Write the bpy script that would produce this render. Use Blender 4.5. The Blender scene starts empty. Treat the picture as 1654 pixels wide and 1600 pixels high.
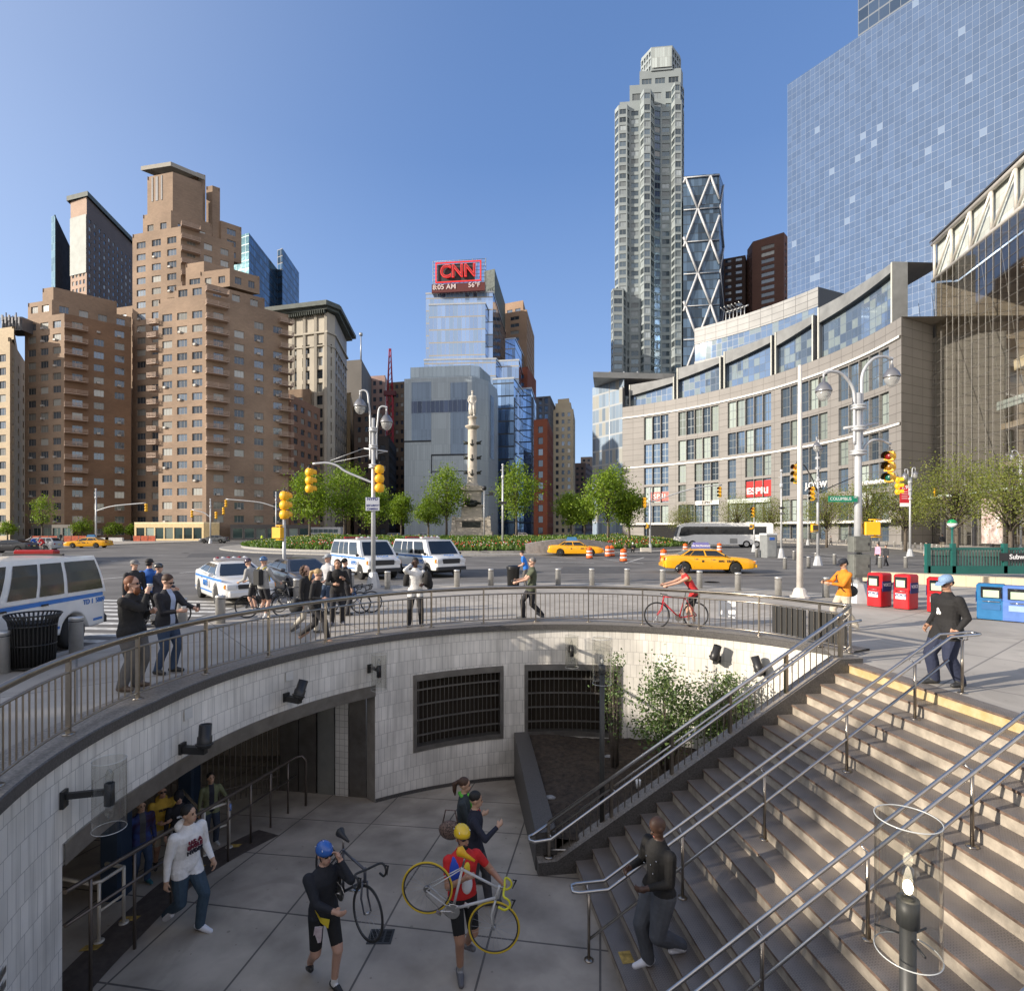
import bpy, math, random
from math import sin, cos, pi, radians, sqrt, atan2, floor
from mathutils import Vector, Matrix, Euler
import numpy as np
random.seed(7)
C = bpy.context.scene.collection
SC = bpy.context.scene
# camera, sky, sun, exposure
F = 900.0; HOR = 853.0; HC = 2.6           # focal length and horizon in photo pixels, eye height over the plaza
cam_d = bpy.data.cameras.new("camera"); cam = bpy.data.objects.new("camera", cam_d); C.objects.link(cam)
cam.location = (0, 0, HC); cam.rotation_euler = (pi/2, 0, 0)
cam_d.sensor_fit = 'HORIZONTAL'; cam_d.sensor_width = 36; cam_d.lens = 36*F/1654
cam_d.shift_y = (HOR-800)/1654; cam_d.clip_start = 0.1; cam_d.clip_end = 6000
SC.camera = cam
SUN_EL = radians(19.0); SUN_AZ = radians(20.0)    # light travels towards (cos AZ, sin AZ)
w = bpy.data.worlds.new("World"); SC.world = w; w.use_nodes = True
nt = w.node_tree; bgn = nt.nodes['Background']; sky = nt.nodes.new('ShaderNodeTexSky')
sky.sky_type = 'NISHITA'; sky.sun_disc = False; sky.sun_elevation = SUN_EL
sunvec = Vector((-cos(SUN_AZ)*cos(SUN_EL), -sin(SUN_AZ)*cos(SUN_EL), sin(SUN_EL)))
sky.sun_rotation = -atan2(sunvec.x, sunvec.y)
sky.altitude = 0; sky.air_density = 1.0; sky.dust_density = 0.35; sky.ozone_density = 2.2
bgn.inputs[1].default_value = 0.15
def _sky_mix():
 N = nt.nodes; L = nt.links
 tc = N.new('ShaderNodeTexCoord'); sp = N.new('ShaderNodeSeparateXYZ'); L.new(tc.outputs['Generated'], sp.inputs[0])
 cr = N.new('ShaderNodeValToRGB'); L.new(sp.outputs[2], cr.inputs[0]); e = cr.color_ramp.elements
 e[0].position = 0; e[0].color = (.42, .53, .73, 1); e[1].position = 1; e[1].color = (.06, .125, .30, 1)
 for p, c in ((.12, (.31, .45, .72)), (.3, (.19, .315, .60)), (.55, (.105, .205, .455))):
  x = e.new(p); x.color = (*c, 1)
 dt = N.new('ShaderNodeVectorMath'); dt.operation = 'DOT_PRODUCT'; L.new(tc.outputs['Generated'], dt.inputs[0]); dt.inputs[1].default_value = tuple(sunvec)
 mr = N.new('ShaderNodeMapRange'); L.new(dt.outputs['Value'], mr.inputs[0]); mr.inputs[1].default_value = -.2; mr.inputs[2].default_value = 1.0; mr.inputs[3].default_value = 0; mr.inputs[4].default_value = 1.0
 pw = N.new('ShaderNodeMath'); pw.operation = 'POWER'; L.new(mr.outputs[0], pw.inputs[0]); pw.inputs[1].default_value = 2.3
 mw = N.new('ShaderNodeMix'); mw.data_type = 'RGBA'; L.new(pw.outputs[0], mw.inputs[0]); L.new(cr.outputs[0], mw.inputs[6]); mw.inputs[7].default_value = (.72, .78, .90, 1)
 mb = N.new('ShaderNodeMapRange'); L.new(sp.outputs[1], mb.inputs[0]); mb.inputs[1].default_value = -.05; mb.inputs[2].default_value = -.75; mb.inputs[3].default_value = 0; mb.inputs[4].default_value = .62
 m2 = N.new('ShaderNodeMix'); m2.data_type = 'RGBA'; L.new(mb.outputs[0], m2.inputs[0]); L.new(mw.outputs[2], m2.inputs[6]); m2.inputs[7].default_value = (1.04, .89, .73, 1)  # warm pale sky added behind the camera to lift the pit's shade
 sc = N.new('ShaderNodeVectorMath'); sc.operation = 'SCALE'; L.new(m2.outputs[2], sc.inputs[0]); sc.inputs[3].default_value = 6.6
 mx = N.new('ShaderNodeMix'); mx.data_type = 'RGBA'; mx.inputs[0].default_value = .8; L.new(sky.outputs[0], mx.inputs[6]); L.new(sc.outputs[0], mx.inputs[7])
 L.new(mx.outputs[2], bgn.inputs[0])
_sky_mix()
sd = bpy.data.lights.new("sun", 'SUN'); so = bpy.data.objects.new("sun", sd); C.objects.link(so)
sd.energy = 5.0; sd.angle = radians(0.5); sd.color = (1.0, 0.90, 0.77)
so.rotation_euler = (-sunvec).to_track_quat('-Z', 'Y').to_euler()
so.location = (-30, -10, 40)
SC.view_settings.view_transform = 'Standard'; SC.view_settings.look = 'None'
SC.view_settings.exposure = 0.5; SC.view_settings.gamma = 1
SC.cycles.max_bounces = 8; SC.cycles.diffuse_bounces = 4; SC.cycles.transparent_max_bounces = 12
# picture -> world helpers
def PX(px, Y): return (px-827)/F*Y
def PZ(py, Y): return HC+(HOR-py)/F*Y
def P3(px, py, Y): return Vector((PX(px, Y), Y, PZ(py, Y)))
def G(px, py, z=0.0):
 Y = F*(HC-z)/(py-HOR); return Vector((PX(px, Y), Y, z))
# materials
MATS = {}
class NT:
 def __init__(s, m): s.t = m.node_tree; s.n = s.t.nodes; s.l = s.t.links
 def new(s, k, **kw):
  n = s.n.new('ShaderNode'+k)
  for a, b in kw.items(): setattr(n, a, b)
  return n
 def link(s, a, b): s.l.new(a, b)
 def math(s, op, a, b=None, c=None):
  n = s.new('Math', operation=op)
  for i, v in enumerate((a, b, c)):
   if v is None: continue
   if isinstance(v, (int, float)): n.inputs[i].default_value = v
   else: s.link(v, n.inputs[i])
  return n.outputs[0]
 def mix(s, fac, a, b, mode='MIX'):
  n = s.new('Mix', data_type='RGBA', blend_type=mode)
  for sock, v in ((n.inputs[0], fac), (n.inputs[6], a), (n.inputs[7], b)):
   if isinstance(v, (int, float)): sock.default_value = v
   elif isinstance(v, (tuple, list)): sock.default_value = (*v[:3], 1)
   else: s.link(v, sock)
  return n.outputs[2]
def principled(name):
 m = bpy.data.materials.new(name); m.use_nodes = True
 N = NT(m); b = N.n['Principled BSDF']; return m, N, b
def mat(name, col, rough=.6, metal=0., var=.12, vs=2.0, bump=0., bs=30., spec=.5, col2=None, alpha=None, coat=0., rnd=0., det=6, patch=None):
 if name in MATS: return MATS[name]
 m, N, b = principled(name); b.inputs['Roughness'].default_value = rough; b.inputs['Metallic'].default_value = metal
 b.inputs['Specular IOR Level'].default_value = spec; b.inputs['Coat Weight'].default_value = coat
 tc = N.new('TexCoord'); nz = N.new('TexNoise'); nz.inputs['Scale'].default_value = vs; nz.inputs['Detail'].default_value = det
 nz.inputs['Roughness'].default_value = .6
 N.link(tc.outputs['Object'], nz.inputs['Vector'])
 c1 = tuple(x*(1-var) for x in col); c2 = col2 or tuple(min(1, x*(1+var)) for x in col)
 rmp = N.new('MapRange'); rmp.inputs[1].default_value = .3; rmp.inputs[2].default_value = .7
 N.link(nz.outputs[0], rmp.inputs[0])
 c = N.mix(rmp.outputs[0], c1, c2)
 if rnd:
  oi = N.new('ObjectInfo'); ge = N.new('NewGeometry')
  r = N.math('FRACT', N.math('ADD', oi.outputs['Random'], ge.outputs['Random Per Island']))
  k = N.math('MULTIPLY_ADD', r, 2*rnd, 1-rnd)
  kk = N.new('CombineColor'); [N.link(k, kk.inputs[i]) for i in range(3)]
  c = N.mix(1.0, c, kk.outputs[0], 'MULTIPLY')
 N.link(c, b.inputs['Base Color'])
 if bump:
  n2 = N.new('TexNoise'); n2.inputs['Scale'].default_value = bs; n2.inputs['Detail'].default_value = 4
  N.link(tc.outputs['Object'], n2.inputs['Vector'])
  bp = N.new('Bump'); bp.inputs['Strength'].default_value = bump; bp.inputs['Distance'].default_value = .02
  N.link(n2.outputs[0], bp.inputs['Height']); N.link(bp.outputs[0], b.inputs['Normal'])
 if patch:
  mp = N.new('Mapping'); mp.inputs['Scale'].default_value = patch; mp.inputs['Rotation'].default_value = (0, 0, .35); N.link(tc.outputs['Object'], mp.inputs[0]); n3 = N.new('TexNoise'); n3.inputs['Scale'].default_value = 1; n3.inputs['Detail'].default_value = 8; N.link(mp.outputs[0], n3.inputs['Vector'])
  r3 = N.new('MapRange'); r3.inputs[1].default_value = .48; r3.inputs[2].default_value = .60; r3.inputs[4].default_value = .5; N.link(n3.outputs[0], r3.inputs[0]); N.link(N.mix(r3.outputs[0], c, tuple(x*.55 for x in col)), b.inputs['Base Color'])
 if rough < .5 and metal < .5 and not coat:
  rr = N.math('MULTIPLY_ADD', nz.outputs[0], .25, rough-.1); N.link(rr, b.inputs['Roughness'])
 if alpha is not None: b.inputs['Alpha'].default_value = alpha
 MATS[name] = m; return m
def emis(name, col, s):
 if name in MATS: return MATS[name]
 m, N, b = principled(name); b.inputs['Base Color'].default_value = (*col, 1)
 b.inputs['Emission Color'].default_value = (*col, 1); b.inputs['Emission Strength'].default_value = s
 MATS[name] = m; return m
def glass_clear(name, tint=(1, 1, 1), refl=1.0):
 if name in MATS: return MATS[name]
 m = bpy.data.materials.new(name); m.use_nodes = True; N = NT(m)
 for n in list(N.n):
  if n.type == 'BSDF_PRINCIPLED': N.n.remove(n)
 tr = N.new('BsdfTransparent'); tr.inputs[0].default_value = (*tint, 1)
 gl = N.new('BsdfGlossy'); gl.inputs['Roughness'].default_value = .03; lw = N.new('LayerWeight'); fr = N.new('Math'); fr.operation = 'POWER'; N.link(lw.outputs['Facing'], fr.inputs[0]); fr.inputs[1].default_value = 2.2
 mx = N.new('MixShader'); N.link(N.math('MULTIPLY_ADD', fr.outputs[0], .6*refl, .09), mx.inputs[0]); N.link(tr.outputs[0], mx.inputs[1]); N.link(gl.outputs[0], mx.inputs[2])
 N.link(mx.outputs[0], N.n['Material Output'].inputs[0]); MATS[name] = m; return m
def brickmat(name, c1, c2, mortar, bw, bh, ms=.004, offs=.5, rough=.6, bump=.3, var=.15, vs=1.5, coord='UV', rot=0., stain=0., gum=0):
 if name in MATS: return MATS[name]
 m, N, b = principled(name); tc = N.new('TexCoord'); src = tc.outputs[coord]
 if rot:
  mp = N.new('Mapping'); mp.inputs['Rotation'].default_value = (0, 0, rot); N.link(src, mp.inputs[0]); src = mp.outputs[0]
 br = N.new('TexBrick'); br.inputs['Scale'].default_value = 1; br.inputs['Brick Width'].default_value = bw
 br.inputs['Row Height'].default_value = bh; br.inputs['Mortar Size'].default_value = ms; br.inputs['Mortar Smooth'].default_value = .1
 br.inputs['Color1'].default_value = (*c1, 1); br.inputs['Color2'].default_value = (*c2, 1); br.inputs['Mortar'].default_value = (*mortar, 1)
 br.offset = offs; N.link(src, br.inputs['Vector'])
 nz = N.new('TexNoise'); nz.inputs['Scale'].default_value = vs; nz.inputs['Detail'].default_value = 8; N.link(src, nz.inputs['Vector'])
 rm = N.new('MapRange'); rm.inputs[1].default_value = .3; rm.inputs[2].default_value = .7; rm.inputs[3].default_value = 1-var; rm.inputs[4].default_value = 1+var*.6
 N.link(nz.outputs[0], rm.inputs[0]); kk = N.new('CombineColor'); [N.link(rm.outputs[0], kk.inputs[i]) for i in range(3)]
 c = N.mix(1.0, br.outputs['Color'], kk.outputs[0], 'MULTIPLY')
 if stain:
  mp = N.new('Mapping'); mp.inputs['Scale'].default_value = (2.4, .14, 1); N.link(src, mp.inputs[0])
  n3 = N.new('TexNoise'); n3.inputs['Scale'].default_value = 3; n3.inputs['Detail'].default_value = 7; N.link(mp.outputs[0], n3.inputs['Vector'])
  r3 = N.new('MapRange'); r3.inputs[1].default_value = .47; r3.inputs[2].default_value = .70; r3.inputs[4].default_value = stain; N.link(n3.outputs[0], r3.inputs[0])
  c = N.mix(r3.outputs[0], c, tuple(x*.45 for x in c1))
 if gum:
  vo = N.new('TexVoronoi'); vo.inputs['Scale'].default_value = gum; N.link(src, vo.inputs['Vector']); wn = N.new('TexWhiteNoise', noise_dimensions='3D'); N.link(vo.outputs['Position'], wn.inputs['Vector'])
  sp_ = N.math('LESS_THAN', vo.outputs['Distance'], N.math('MULTIPLY', N.math('POWER', wn.outputs[0], 3.0), .16)); c = N.mix(N.math('MULTIPLY', sp_, .55), c, tuple(x*.4 for x in c1))
  n4 = N.new('TexNoise'); n4.inputs['Scale'].default_value = .8; n4.inputs['Detail'].default_value = 9; n4.inputs['Distortion'].default_value = 1.5; N.link(src, n4.inputs['Vector']); r4 = N.new('MapRange'); r4.inputs[1].default_value = .52; r4.inputs[2].default_value = .62; r4.inputs[4].default_value = .3; N.link(n4.outputs[0], r4.inputs[0]); c = N.mix(r4.outputs[0], c, tuple(x*.55 for x in c1))
 N.link(c, b.inputs['Base Color']); b.inputs['Roughness'].default_value = rough
 if bump:
  h = N.math('MULTIPLY_ADD', br.outputs['Fac'], -1.0, N.math('MULTIPLY', nz.outputs[0], .3))
  bp = N.new('Bump'); bp.inputs['Strength'].default_value = bump; bp.inputs['Distance'].default_value = .01
  N.link(h, bp.inputs['Height']); N.link(bp.outputs[0], b.inputs['Normal'])
 MATS[name] = m; return m
def curtain(name, glass, line, pw, ph, lw=.05, lh=.05, band=0., bandcol=(.5, .5, .5), var=.25, metal=.85, rough=.08, lite=0., litecol=(.6, .7, .8), pw2=0, wob=.15):
 """glass curtain wall: UV in metres, one cell per pane, thin mullion lines, optional spandrel band"""
 if name in MATS: return MATS[name]
 m, N, b = principled(name); tc = N.new('TexCoord'); sx = N.new('SeparateXYZ'); N.link(tc.outputs['UV'], sx.inputs[0])
 u = N.math('DIVIDE', sx.outputs[0], pw); v = N.math('DIVIDE', sx.outputs[1], ph)
 fu = N.math('FRACT', u); fv = N.math('FRACT', v)
 lu = N.math('LESS_THAN', fu, lw/pw); lv = N.math('LESS_THAN', fv, lh/ph); ln = N.math('MAXIMUM', lu, lv)
 cu = N.new('CombineXYZ'); N.link(N.math('FLOOR', u), cu.inputs[0]); N.link(N.math('FLOOR', v), cu.inputs[1])
 wn = N.new('TexWhiteNoise', noise_dimensions='2D'); N.link(cu.outputs[0], wn.inputs['Vector'])
 k = N.math('MULTIPLY_ADD', wn.outputs[0], 2*var, 1-var); kk = N.new('CombineColor'); [N.link(k, kk.inputs[i]) for i in range(3)]
 c = N.mix(1.0, glass, kk.outputs[0], 'MULTIPLY')
 met = metal
 if lite:
  s2 = N.new('TexWhiteNoise', noise_dimensions='3D'); cz = N.new('CombineXYZ'); N.link(N.math('FLOOR', u), cz.inputs[0]); N.link(N.math('FLOOR', v), cz.inputs[1]); cz.inputs[2].default_value = 7.7
  N.link(cz.outputs[0], s2.inputs['Vector']); lt = N.math('LESS_THAN', s2.outputs[0], lite)
  c = N.mix(lt, c, litecol); met = N.math('MULTIPLY_ADD', lt, -.6*metal, metal)
 if band:
  bd = N.math('LESS_THAN', fv, band); c = N.mix(bd, c, bandcol)
 c = N.mix(ln, c, line); N.link(c, b.inputs['Base Color'])
 mm = N.math('MULTIPLY', N.math('SUBTRACT', 1.0, ln), met)
 if band: mm = N.math('MULTIPLY', mm, N.math('SUBTRACT', 1.0, bd))
 N.link(mm, b.inputs['Metallic']); N.link(N.math('MULTIPLY_ADD', ln, .4, rough), b.inputs['Roughness'])
 if wob:
  nz = N.new('TexNoise'); nz.inputs['Scale'].default_value = .35; N.link(tc.outputs['UV'], nz.inputs['Vector'])
  bp = N.new('Bump'); bp.inputs['Strength'].default_value = wob; bp.inputs['Distance'].default_value = .25
  N.link(N.math('MULTIPLY_ADD', wn.outputs[0], .02, nz.outputs[0]), bp.inputs['Height']); N.link(bp.outputs[0], b.inputs['Normal'])
 MATS[name] = m; return m
def windowglass(name, dark=(.03, .045, .06), blind=(.45, .46, .44), amt=.45, metal=.55, tint=(.45, .52, .6)):
 """window pane: reflective tinted glass, some with pale blinds behind"""
 if name in MATS: return MATS[name]
 m, N, b = principled(name); oi = N.new('ObjectInfo'); ge = N.new('NewGeometry')
 r = N.math('FRACT', N.math('ADD', N.math('MULTIPLY', oi.outputs['Random'], 7.3), ge.outputs['Random Per Island']))
 bl = N.math('LESS_THAN', r, amt); k = N.math('MULTIPLY_ADD', N.math('FRACT', N.math('MULTIPLY', r, 9.7)), .9, .45)
 kk = N.new('CombineColor'); [N.link(k, kk.inputs[i]) for i in range(3)]
 c = N.mix(bl, tuple((a+b2)/2 for a, b2 in zip(dark, tint)), blind); c = N.mix(1.0, c, kk.outputs[0], 'MULTIPLY')
 N.link(c, b.inputs['Base Color']); N.link(N.math('MULTIPLY_ADD', bl, -.7*metal, metal), b.inputs['Metallic'])
 b.inputs['Roughness'].default_value = .07; MATS[name] = m; return m
# mesh builder
class MB:
 def __init__(s): s.v = []; s.f = []; s.m = []; s.uv = []; s.sm = []
 def face(s, pts, mi=0, uv=None, sm=False):
  n = len(s.v); s.v.extend([tuple(p) for p in pts]); s.f.append(tuple(range(n, n+len(pts)))); s.m.append(mi)
  s.uv.append(uv); s.sm.append(sm)
 def idx(s, verts, faces, mi=0, sm=False):
  n = len(s.v); s.v.extend([tuple(p) for p in verts])
  for f in faces: s.f.append(tuple(i+n for i in f)); s.m.append(mi); s.uv.append(None); s.sm.append(sm)
 def box(s, c, d, mi=0, M=None, rz=0, top=1.0):
  hx, hy, hz = d[0]/2, d[1]/2, d[2]/2; vs = []
  for z in (-1, 1):
   t = top if z > 0 else 1
   for x, y in ((-1, -1), (1, -1), (1, 1), (-1, 1)): vs.append(Vector((x*hx*t, y*hy*t, z*hz)))
  if rz: R = Matrix.Rotation(rz, 3, 'Z'); vs = [R@v for v in vs]
  vs = [v+Vector(c) for v in vs]
  if M: vs = [M@v for v in vs]
  s.idx(vs, [(0, 3, 2, 1), (4, 5, 6, 7), (0, 1, 5, 4), (1, 2, 6, 5), (2, 3, 7, 6), (3, 0, 4, 7)], mi)
 def rbox(s, c, d, b, mi=0, rz=0):
  """box with chamfered vertical edges and top"""
  hx, hy, hz = d[0]/2, d[1]/2, d[2]/2
  def ring(k, z): return [(-hx+b, -hy+k), (hx-b, -hy+k), (hx-k, -hy+b), (hx-k, hy-b), (hx-b, hy-k), (-hx+b, hy-k), (-hx+k, hy-b), (-hx+k, -hy+b)], z
  rs = [ring(0, -hz), ring(0, hz-b), ring(b*.9, hz)]; R = Matrix.Rotation(rz, 3, 'Z'); vs = []
  for r, z in rs: vs += [R@Vector((x, y, z))+Vector(c) for x, y in r]
  fs = [tuple(range(7, -1, -1)), tuple(range(16, 24))]
  for k in range(2):
   for i in range(8): fs.append((k*8+i, k*8+(i+1) % 8, k*8+8+(i+1) % 8, k*8+8+i))
  s.idx(vs, fs, mi)
 def tube(s, p0, p1, r0, r1=None, seg=10, mi=0, caps=True, sm=True):
  s.path([p0, p1], [r0, r0 if r1 is None else r1], seg, mi, caps, sm)
 def path(s, pts, r, seg=10, mi=0, caps=True, sm=True, sy=1.0, closed=False):
  pts = [Vector(p) for p in pts]; n = len(pts)
  if isinstance(r, (int, float)): r = [r]*n
  up = None; vs = []
  for i, p in enumerate(pts):
   if closed: t = pts[(i+1) % n]-pts[i-1]
   else: t = pts[min(i+1, n-1)]-pts[max(i-1, 0)]
   if t.length < 1e-9: t = Vector((0, 0, 1))
   t.normalize()
   if up is None:
    up = Vector((0, 0, 1)) if abs(t.z) < .9 else Vector((1, 0, 0))
   a = up-t*up.dot(t)
   if a.length < 1e-6: a = t.orthogonal()
   a.normalize(); b = t.cross(a); up = a
   for k in range(seg):
    an = 2*pi*k/seg; vs.append(p+a*(cos(an)*r[i])+b*(sin(an)*r[i]*sy))
  fs = []
  for i in range(n if closed else n-1):
   j = (i+1) % n
   for k in range(seg): fs.append((i*seg+k, i*seg+(k+1) % seg, j*seg+(k+1) % seg, j*seg+k))
  s.idx(vs, fs, mi, sm)
  if caps and not closed:
   base = len(s.v)-len(vs)
   for rng in (tuple(base+k for k in range(seg-1, -1, -1)), tuple(base+(n-1)*seg+k for k in range(seg))):
    s.f.append(rng); s.m.append(mi); s.uv.append(None); s.sm.append(False)
 def lathe(s, prof, c=(0, 0, 0), seg=16, mi=0, M=None, sm=True, sx=1, sy=1, caps=True):
  c = Vector(c); vs = []
  for r, z in prof:
   for k in range(seg):
    a = 2*pi*k/seg; v = Vector((r*cos(a)*sx, r*sin(a)*sy, z)); v = (M@v if M else v)+c; vs.append(v)
  fs = []
  for i in range(len(prof)-1):
   for k in range(seg): fs.append((i*seg+k, i*seg+(k+1) % seg, (i+1)*seg+(k+1) % seg, (i+1)*seg+k))
  s.idx(vs, fs, mi, sm)
  base = len(s.v)-len(vs)
  if not caps: return
  if prof[0][0] > 1e-4: s.f.append(tuple(base+k for k in range(seg-1, -1, -1))); s.m.append(mi); s.uv.append(None); s.sm.append(False)
  if prof[-1][0] > 1e-4: s.f.append(tuple(base+(len(prof)-1)*seg+k for k in range(seg))); s.m.append(mi); s.uv.append(None); s.sm.append(False)
 def ball(s, c, r, mi=0, seg=12, rings=8, M=None):
  if isinstance(r, (int, float)): r = (r, r, r)
  c = Vector(c); vs = []; fs = []
  for i in range(rings+1):
   ph = pi*i/rings
   for k in range(seg):
    a = 2*pi*k/seg; v = Vector((r[0]*sin(ph)*cos(a), r[1]*sin(ph)*sin(a), -r[2]*cos(ph))); vs.append((M@v if M else v)+c)
  for i in range(rings):
   for k in range(seg): fs.append((i*seg+k, i*seg+(k+1) % seg, (i+1)*seg+(k+1) % seg, (i+1)*seg+k))
  s.idx(vs, fs, mi, True)
 def prism(s, poly, z0, z1, mi=0, mt=None, uvs=True, bottom=False):
  n = len(poly); u = 0
  for i in range(n):
   a, b = poly[i], poly[(i+1) % n]; L = sqrt((a[0]-b[0])**2+(a[1]-b[1])**2)
   s.face([(a[0], a[1], z0), (b[0], b[1], z0), (b[0], b[1], z1), (a[0], a[1], z1)], mi, [(u, z0), (u+L, z0), (u+L, z1), (u, z1)]); u += L
  s.face([(p[0], p[1], z1) for p in poly], mi if mt is None else mt, [(p[0], p[1]) for p in poly])
  if bottom: s.face([(p[0], p[1], z0) for p in reversed(poly)], mi if mt is None else mt)
 def extrude(s, poly, o, ax, ay, az, mi=0):
  """polygon (2-D) in plane ax, ay pushed along az"""
  o, ax, ay, az = map(Vector, (o, ax, ay, az)); A = [o+ax*p[0]+ay*p[1] for p in poly]; B = [p+az for p in A]; n = len(A)
  s.idx(A+B, [tuple(range(n)), tuple(range(2*n-1, n-1, -1))]+[(i, i+n, (i+1) % n+n, (i+1) % n) for i in range(n)], mi)
 def build(s, name, mats, parent=None, merge=False):
  me = bpy.data.meshes.new(name)
  me.from_pydata([tuple(v) for v in s.v], [], s.f)
  if not isinstance(mats, (list, tuple)): mats = [mats]
  for m in mats: me.materials.append(m)
  if s.f:
   me.polygons.foreach_set('material_index', s.m); me.polygons.foreach_set('use_smooth', s.sm)
   if any(u is not None for u in s.uv):
    ul = me.uv_layers.new(name='UVMap'); arr = []
    for f, u in zip(s.f, s.uv): arr.extend([c for p in (u if u else [(0, 0)]*len(f)) for c in p])
    ul.data.foreach_set('uv', arr)
  me.update()
  return link(name, me, parent)
 @property
 def empty(s): return not s.f
WLOC = {}      # empties whose parts are authored in world coordinates
def link(name, me, parent=None):
 o = bpy.data.objects.new(name, me); C.objects.link(o)
 if parent is not None:
  o.parent = parent
  if parent.name in WLOC: o.location = -WLOC[parent.name]
 return o
def tag(o, label=None, cat=None, group=None, kind=None):
 if label: o['label'] = label
 if cat: o['category'] = cat
 if group: o['group'] = group
 if kind: o['kind'] = kind
 return o
def thing(name, label, cat, loc=(0, 0, 0), rz=0, group=None, world=False):
 o = bpy.data.objects.new(name, None); C.objects.link(o); o.location = loc; o.rotation_euler = (0, 0, rz)
 o.empty_display_size = .2; tag(o, label, cat, group)
 if world: WLOC[o.name] = Vector(loc)
 return o
def struct(name, mb, mats, kind='structure'): return tag(mb.build(name, mats), kind=kind)
KIDS = {}
def dup(root, loc=None, rz=None, label=None, group=None, parent=None):
 c = root.copy(); C.objects.link(c)
 if parent is not None: c.parent = parent
 if loc is not None: c.location = loc
 if rz is not None: c.rotation_euler = (0, 0, rz)
 if label: c['label'] = label
 if group: c['group'] = group
 if root.name not in KIDS:
  KIDS[root.name] = [o for o in C.objects if o.parent is root]
 for ch in KIDS[root.name]: dup(ch, parent=c)
 return c
def text_mesh(s, size, depth=.0, align='CENTER', bold=0.0, sx=1.0):
 cu = bpy.data.curves.new('t', 'FONT'); cu.body = s; cu.size = size; cu.align_x = align; cu.align_y = 'CENTER'; cu.extrude = depth; cu.offset = bold
 cu.resolution_u = 3
 o = bpy.data.objects.new('t', cu); C.objects.link(o); dg = bpy.context.evaluated_depsgraph_get(); dg.update()
 me = bpy.data.meshes.new_from_object(o.evaluated_get(dg)); bpy.data.objects.remove(o); bpy.data.curves.remove(cu)
 if sx != 1: me.transform(Matrix.Scale(sx, 4, (1, 0, 0)))
 return me
def lettering(s, size, o, ax, ay, m, parent=None, name='lettering', depth=.003, bold=0.0, align='CENTER', sx=1.0):
 """text laid on a plane through o, x axis ax, up axis ay"""
 me = text_mesh(s, size, depth, align, bold, sx); ax = Vector(ax).normalized(); ay = Vector(ay).normalized(); az = ax.cross(ay)
 M = Matrix.Translation(Vector(o)) @ Matrix((ax, ay, az)).transposed().to_4x4(); me.transform(M)
 me.name = name; me.materials.clear(); me.materials.append(m)
 return link(name, me, parent)
# common materials
M_STEEL = mat('stainless', (.55, .53, .50), rough=.28, metal=1., var=.1, vs=8)
M_STEELD = mat('brushed_steel', (.30, .285, .265), rough=.42, metal=.9, var=.2, vs=3)
M_GALV = mat('galvanised', (.42, .43, .43), rough=.5, metal=.55, var=.12, vs=4)
M_POLE = mat('pole_paint', (.47, .48, .49), rough=.45, metal=.3, var=.1, vs=3)
M_BLACK = mat('black_metal', (.018, .018, .018), rough=.45, var=.3)
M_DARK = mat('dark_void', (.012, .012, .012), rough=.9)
M_CONC = mat('concrete', (.30, .28, .25), rough=.85, var=.22, vs=2.5, bump=.2, bs=60)
M_GRANITE = mat('dark_granite', (.075, .07, .066), rough=.45, var=.55, vs=40, det=10)
M_GRAN2 = mat('granite_top', (.22, .195, .165), rough=.5, var=.45, vs=30, det=10)
M_ASPH = mat('asphalt', (.15, .142, .133), rough=.85, var=.35, vs=.35, bump=.15, bs=90, det=10, patch=(.05, .6, 1))
M_KERB = mat('kerb_granite', (.30, .29, .27), rough=.8, var=.25, vs=5)
M_WHITEP = mat('road_paint', (.55, .54, .51), rough=.8, var=.4, vs=6)
M_YEL = mat('signal_yellow', (.80, .42, .01), rough=.42, var=.08)
M_RUB = mat('rubber', (.02, .02, .02), rough=.8)
M_GLOBE = glass_clear('clear_glass', (.91, .91, .89), 1.0)
M_SOIL = mat('soil', (.045, .032, .022), rough=.95, var=.7, vs=9, bump=.8, bs=45)
M_TILE = brickmat('white_tile', (.76, .725, .66), (.66, .63, .57), (.40, .38, .35), .155, .33, ms=.005, offs=.5, rough=.5, bump=.3, var=.24, vs=.9, stain=.5)
M_WTILE = brickmat('square_tile', (.70, .68, .62), (.63, .61, .56), (.3, .28, .25), .15, .15, ms=.005, offs=0, rough=.4, bump=.3)
M_PAVE = brickmat('plaza_concrete', (.42, .385, .335), (.385, .352, .305), (.22, .205, .185), 2.9, 2.9, ms=.018, offs=0, rough=.85, bump=.25, var=.22, vs=.6, coord='Object', rot=radians(-38), gum=5)
M_PFLOOR = brickmat('station_concrete', (.43, .375, .30), (.38, .33, .27), (.12, .105, .09), 1.62, 1.62, ms=.016, offs=0, rough=.7, bump=.3, var=.38, vs=1.2, coord='Object', rot=radians(9), gum=6)
M_RISER = mat('riser_concrete', (.345, .30, .24), rough=.85, var=.3, vs=5, bump=.3, bs=40)
M_RISERY = mat('yellow_riser', (.56, .39, .15), rough=.8, var=.25, vs=6, col2=(.52, .42, .25))
M_STEELWARM = mat('rail_steel', (.36, .32, .27), rough=.3, metal=1., var=.12, vs=6)
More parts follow.
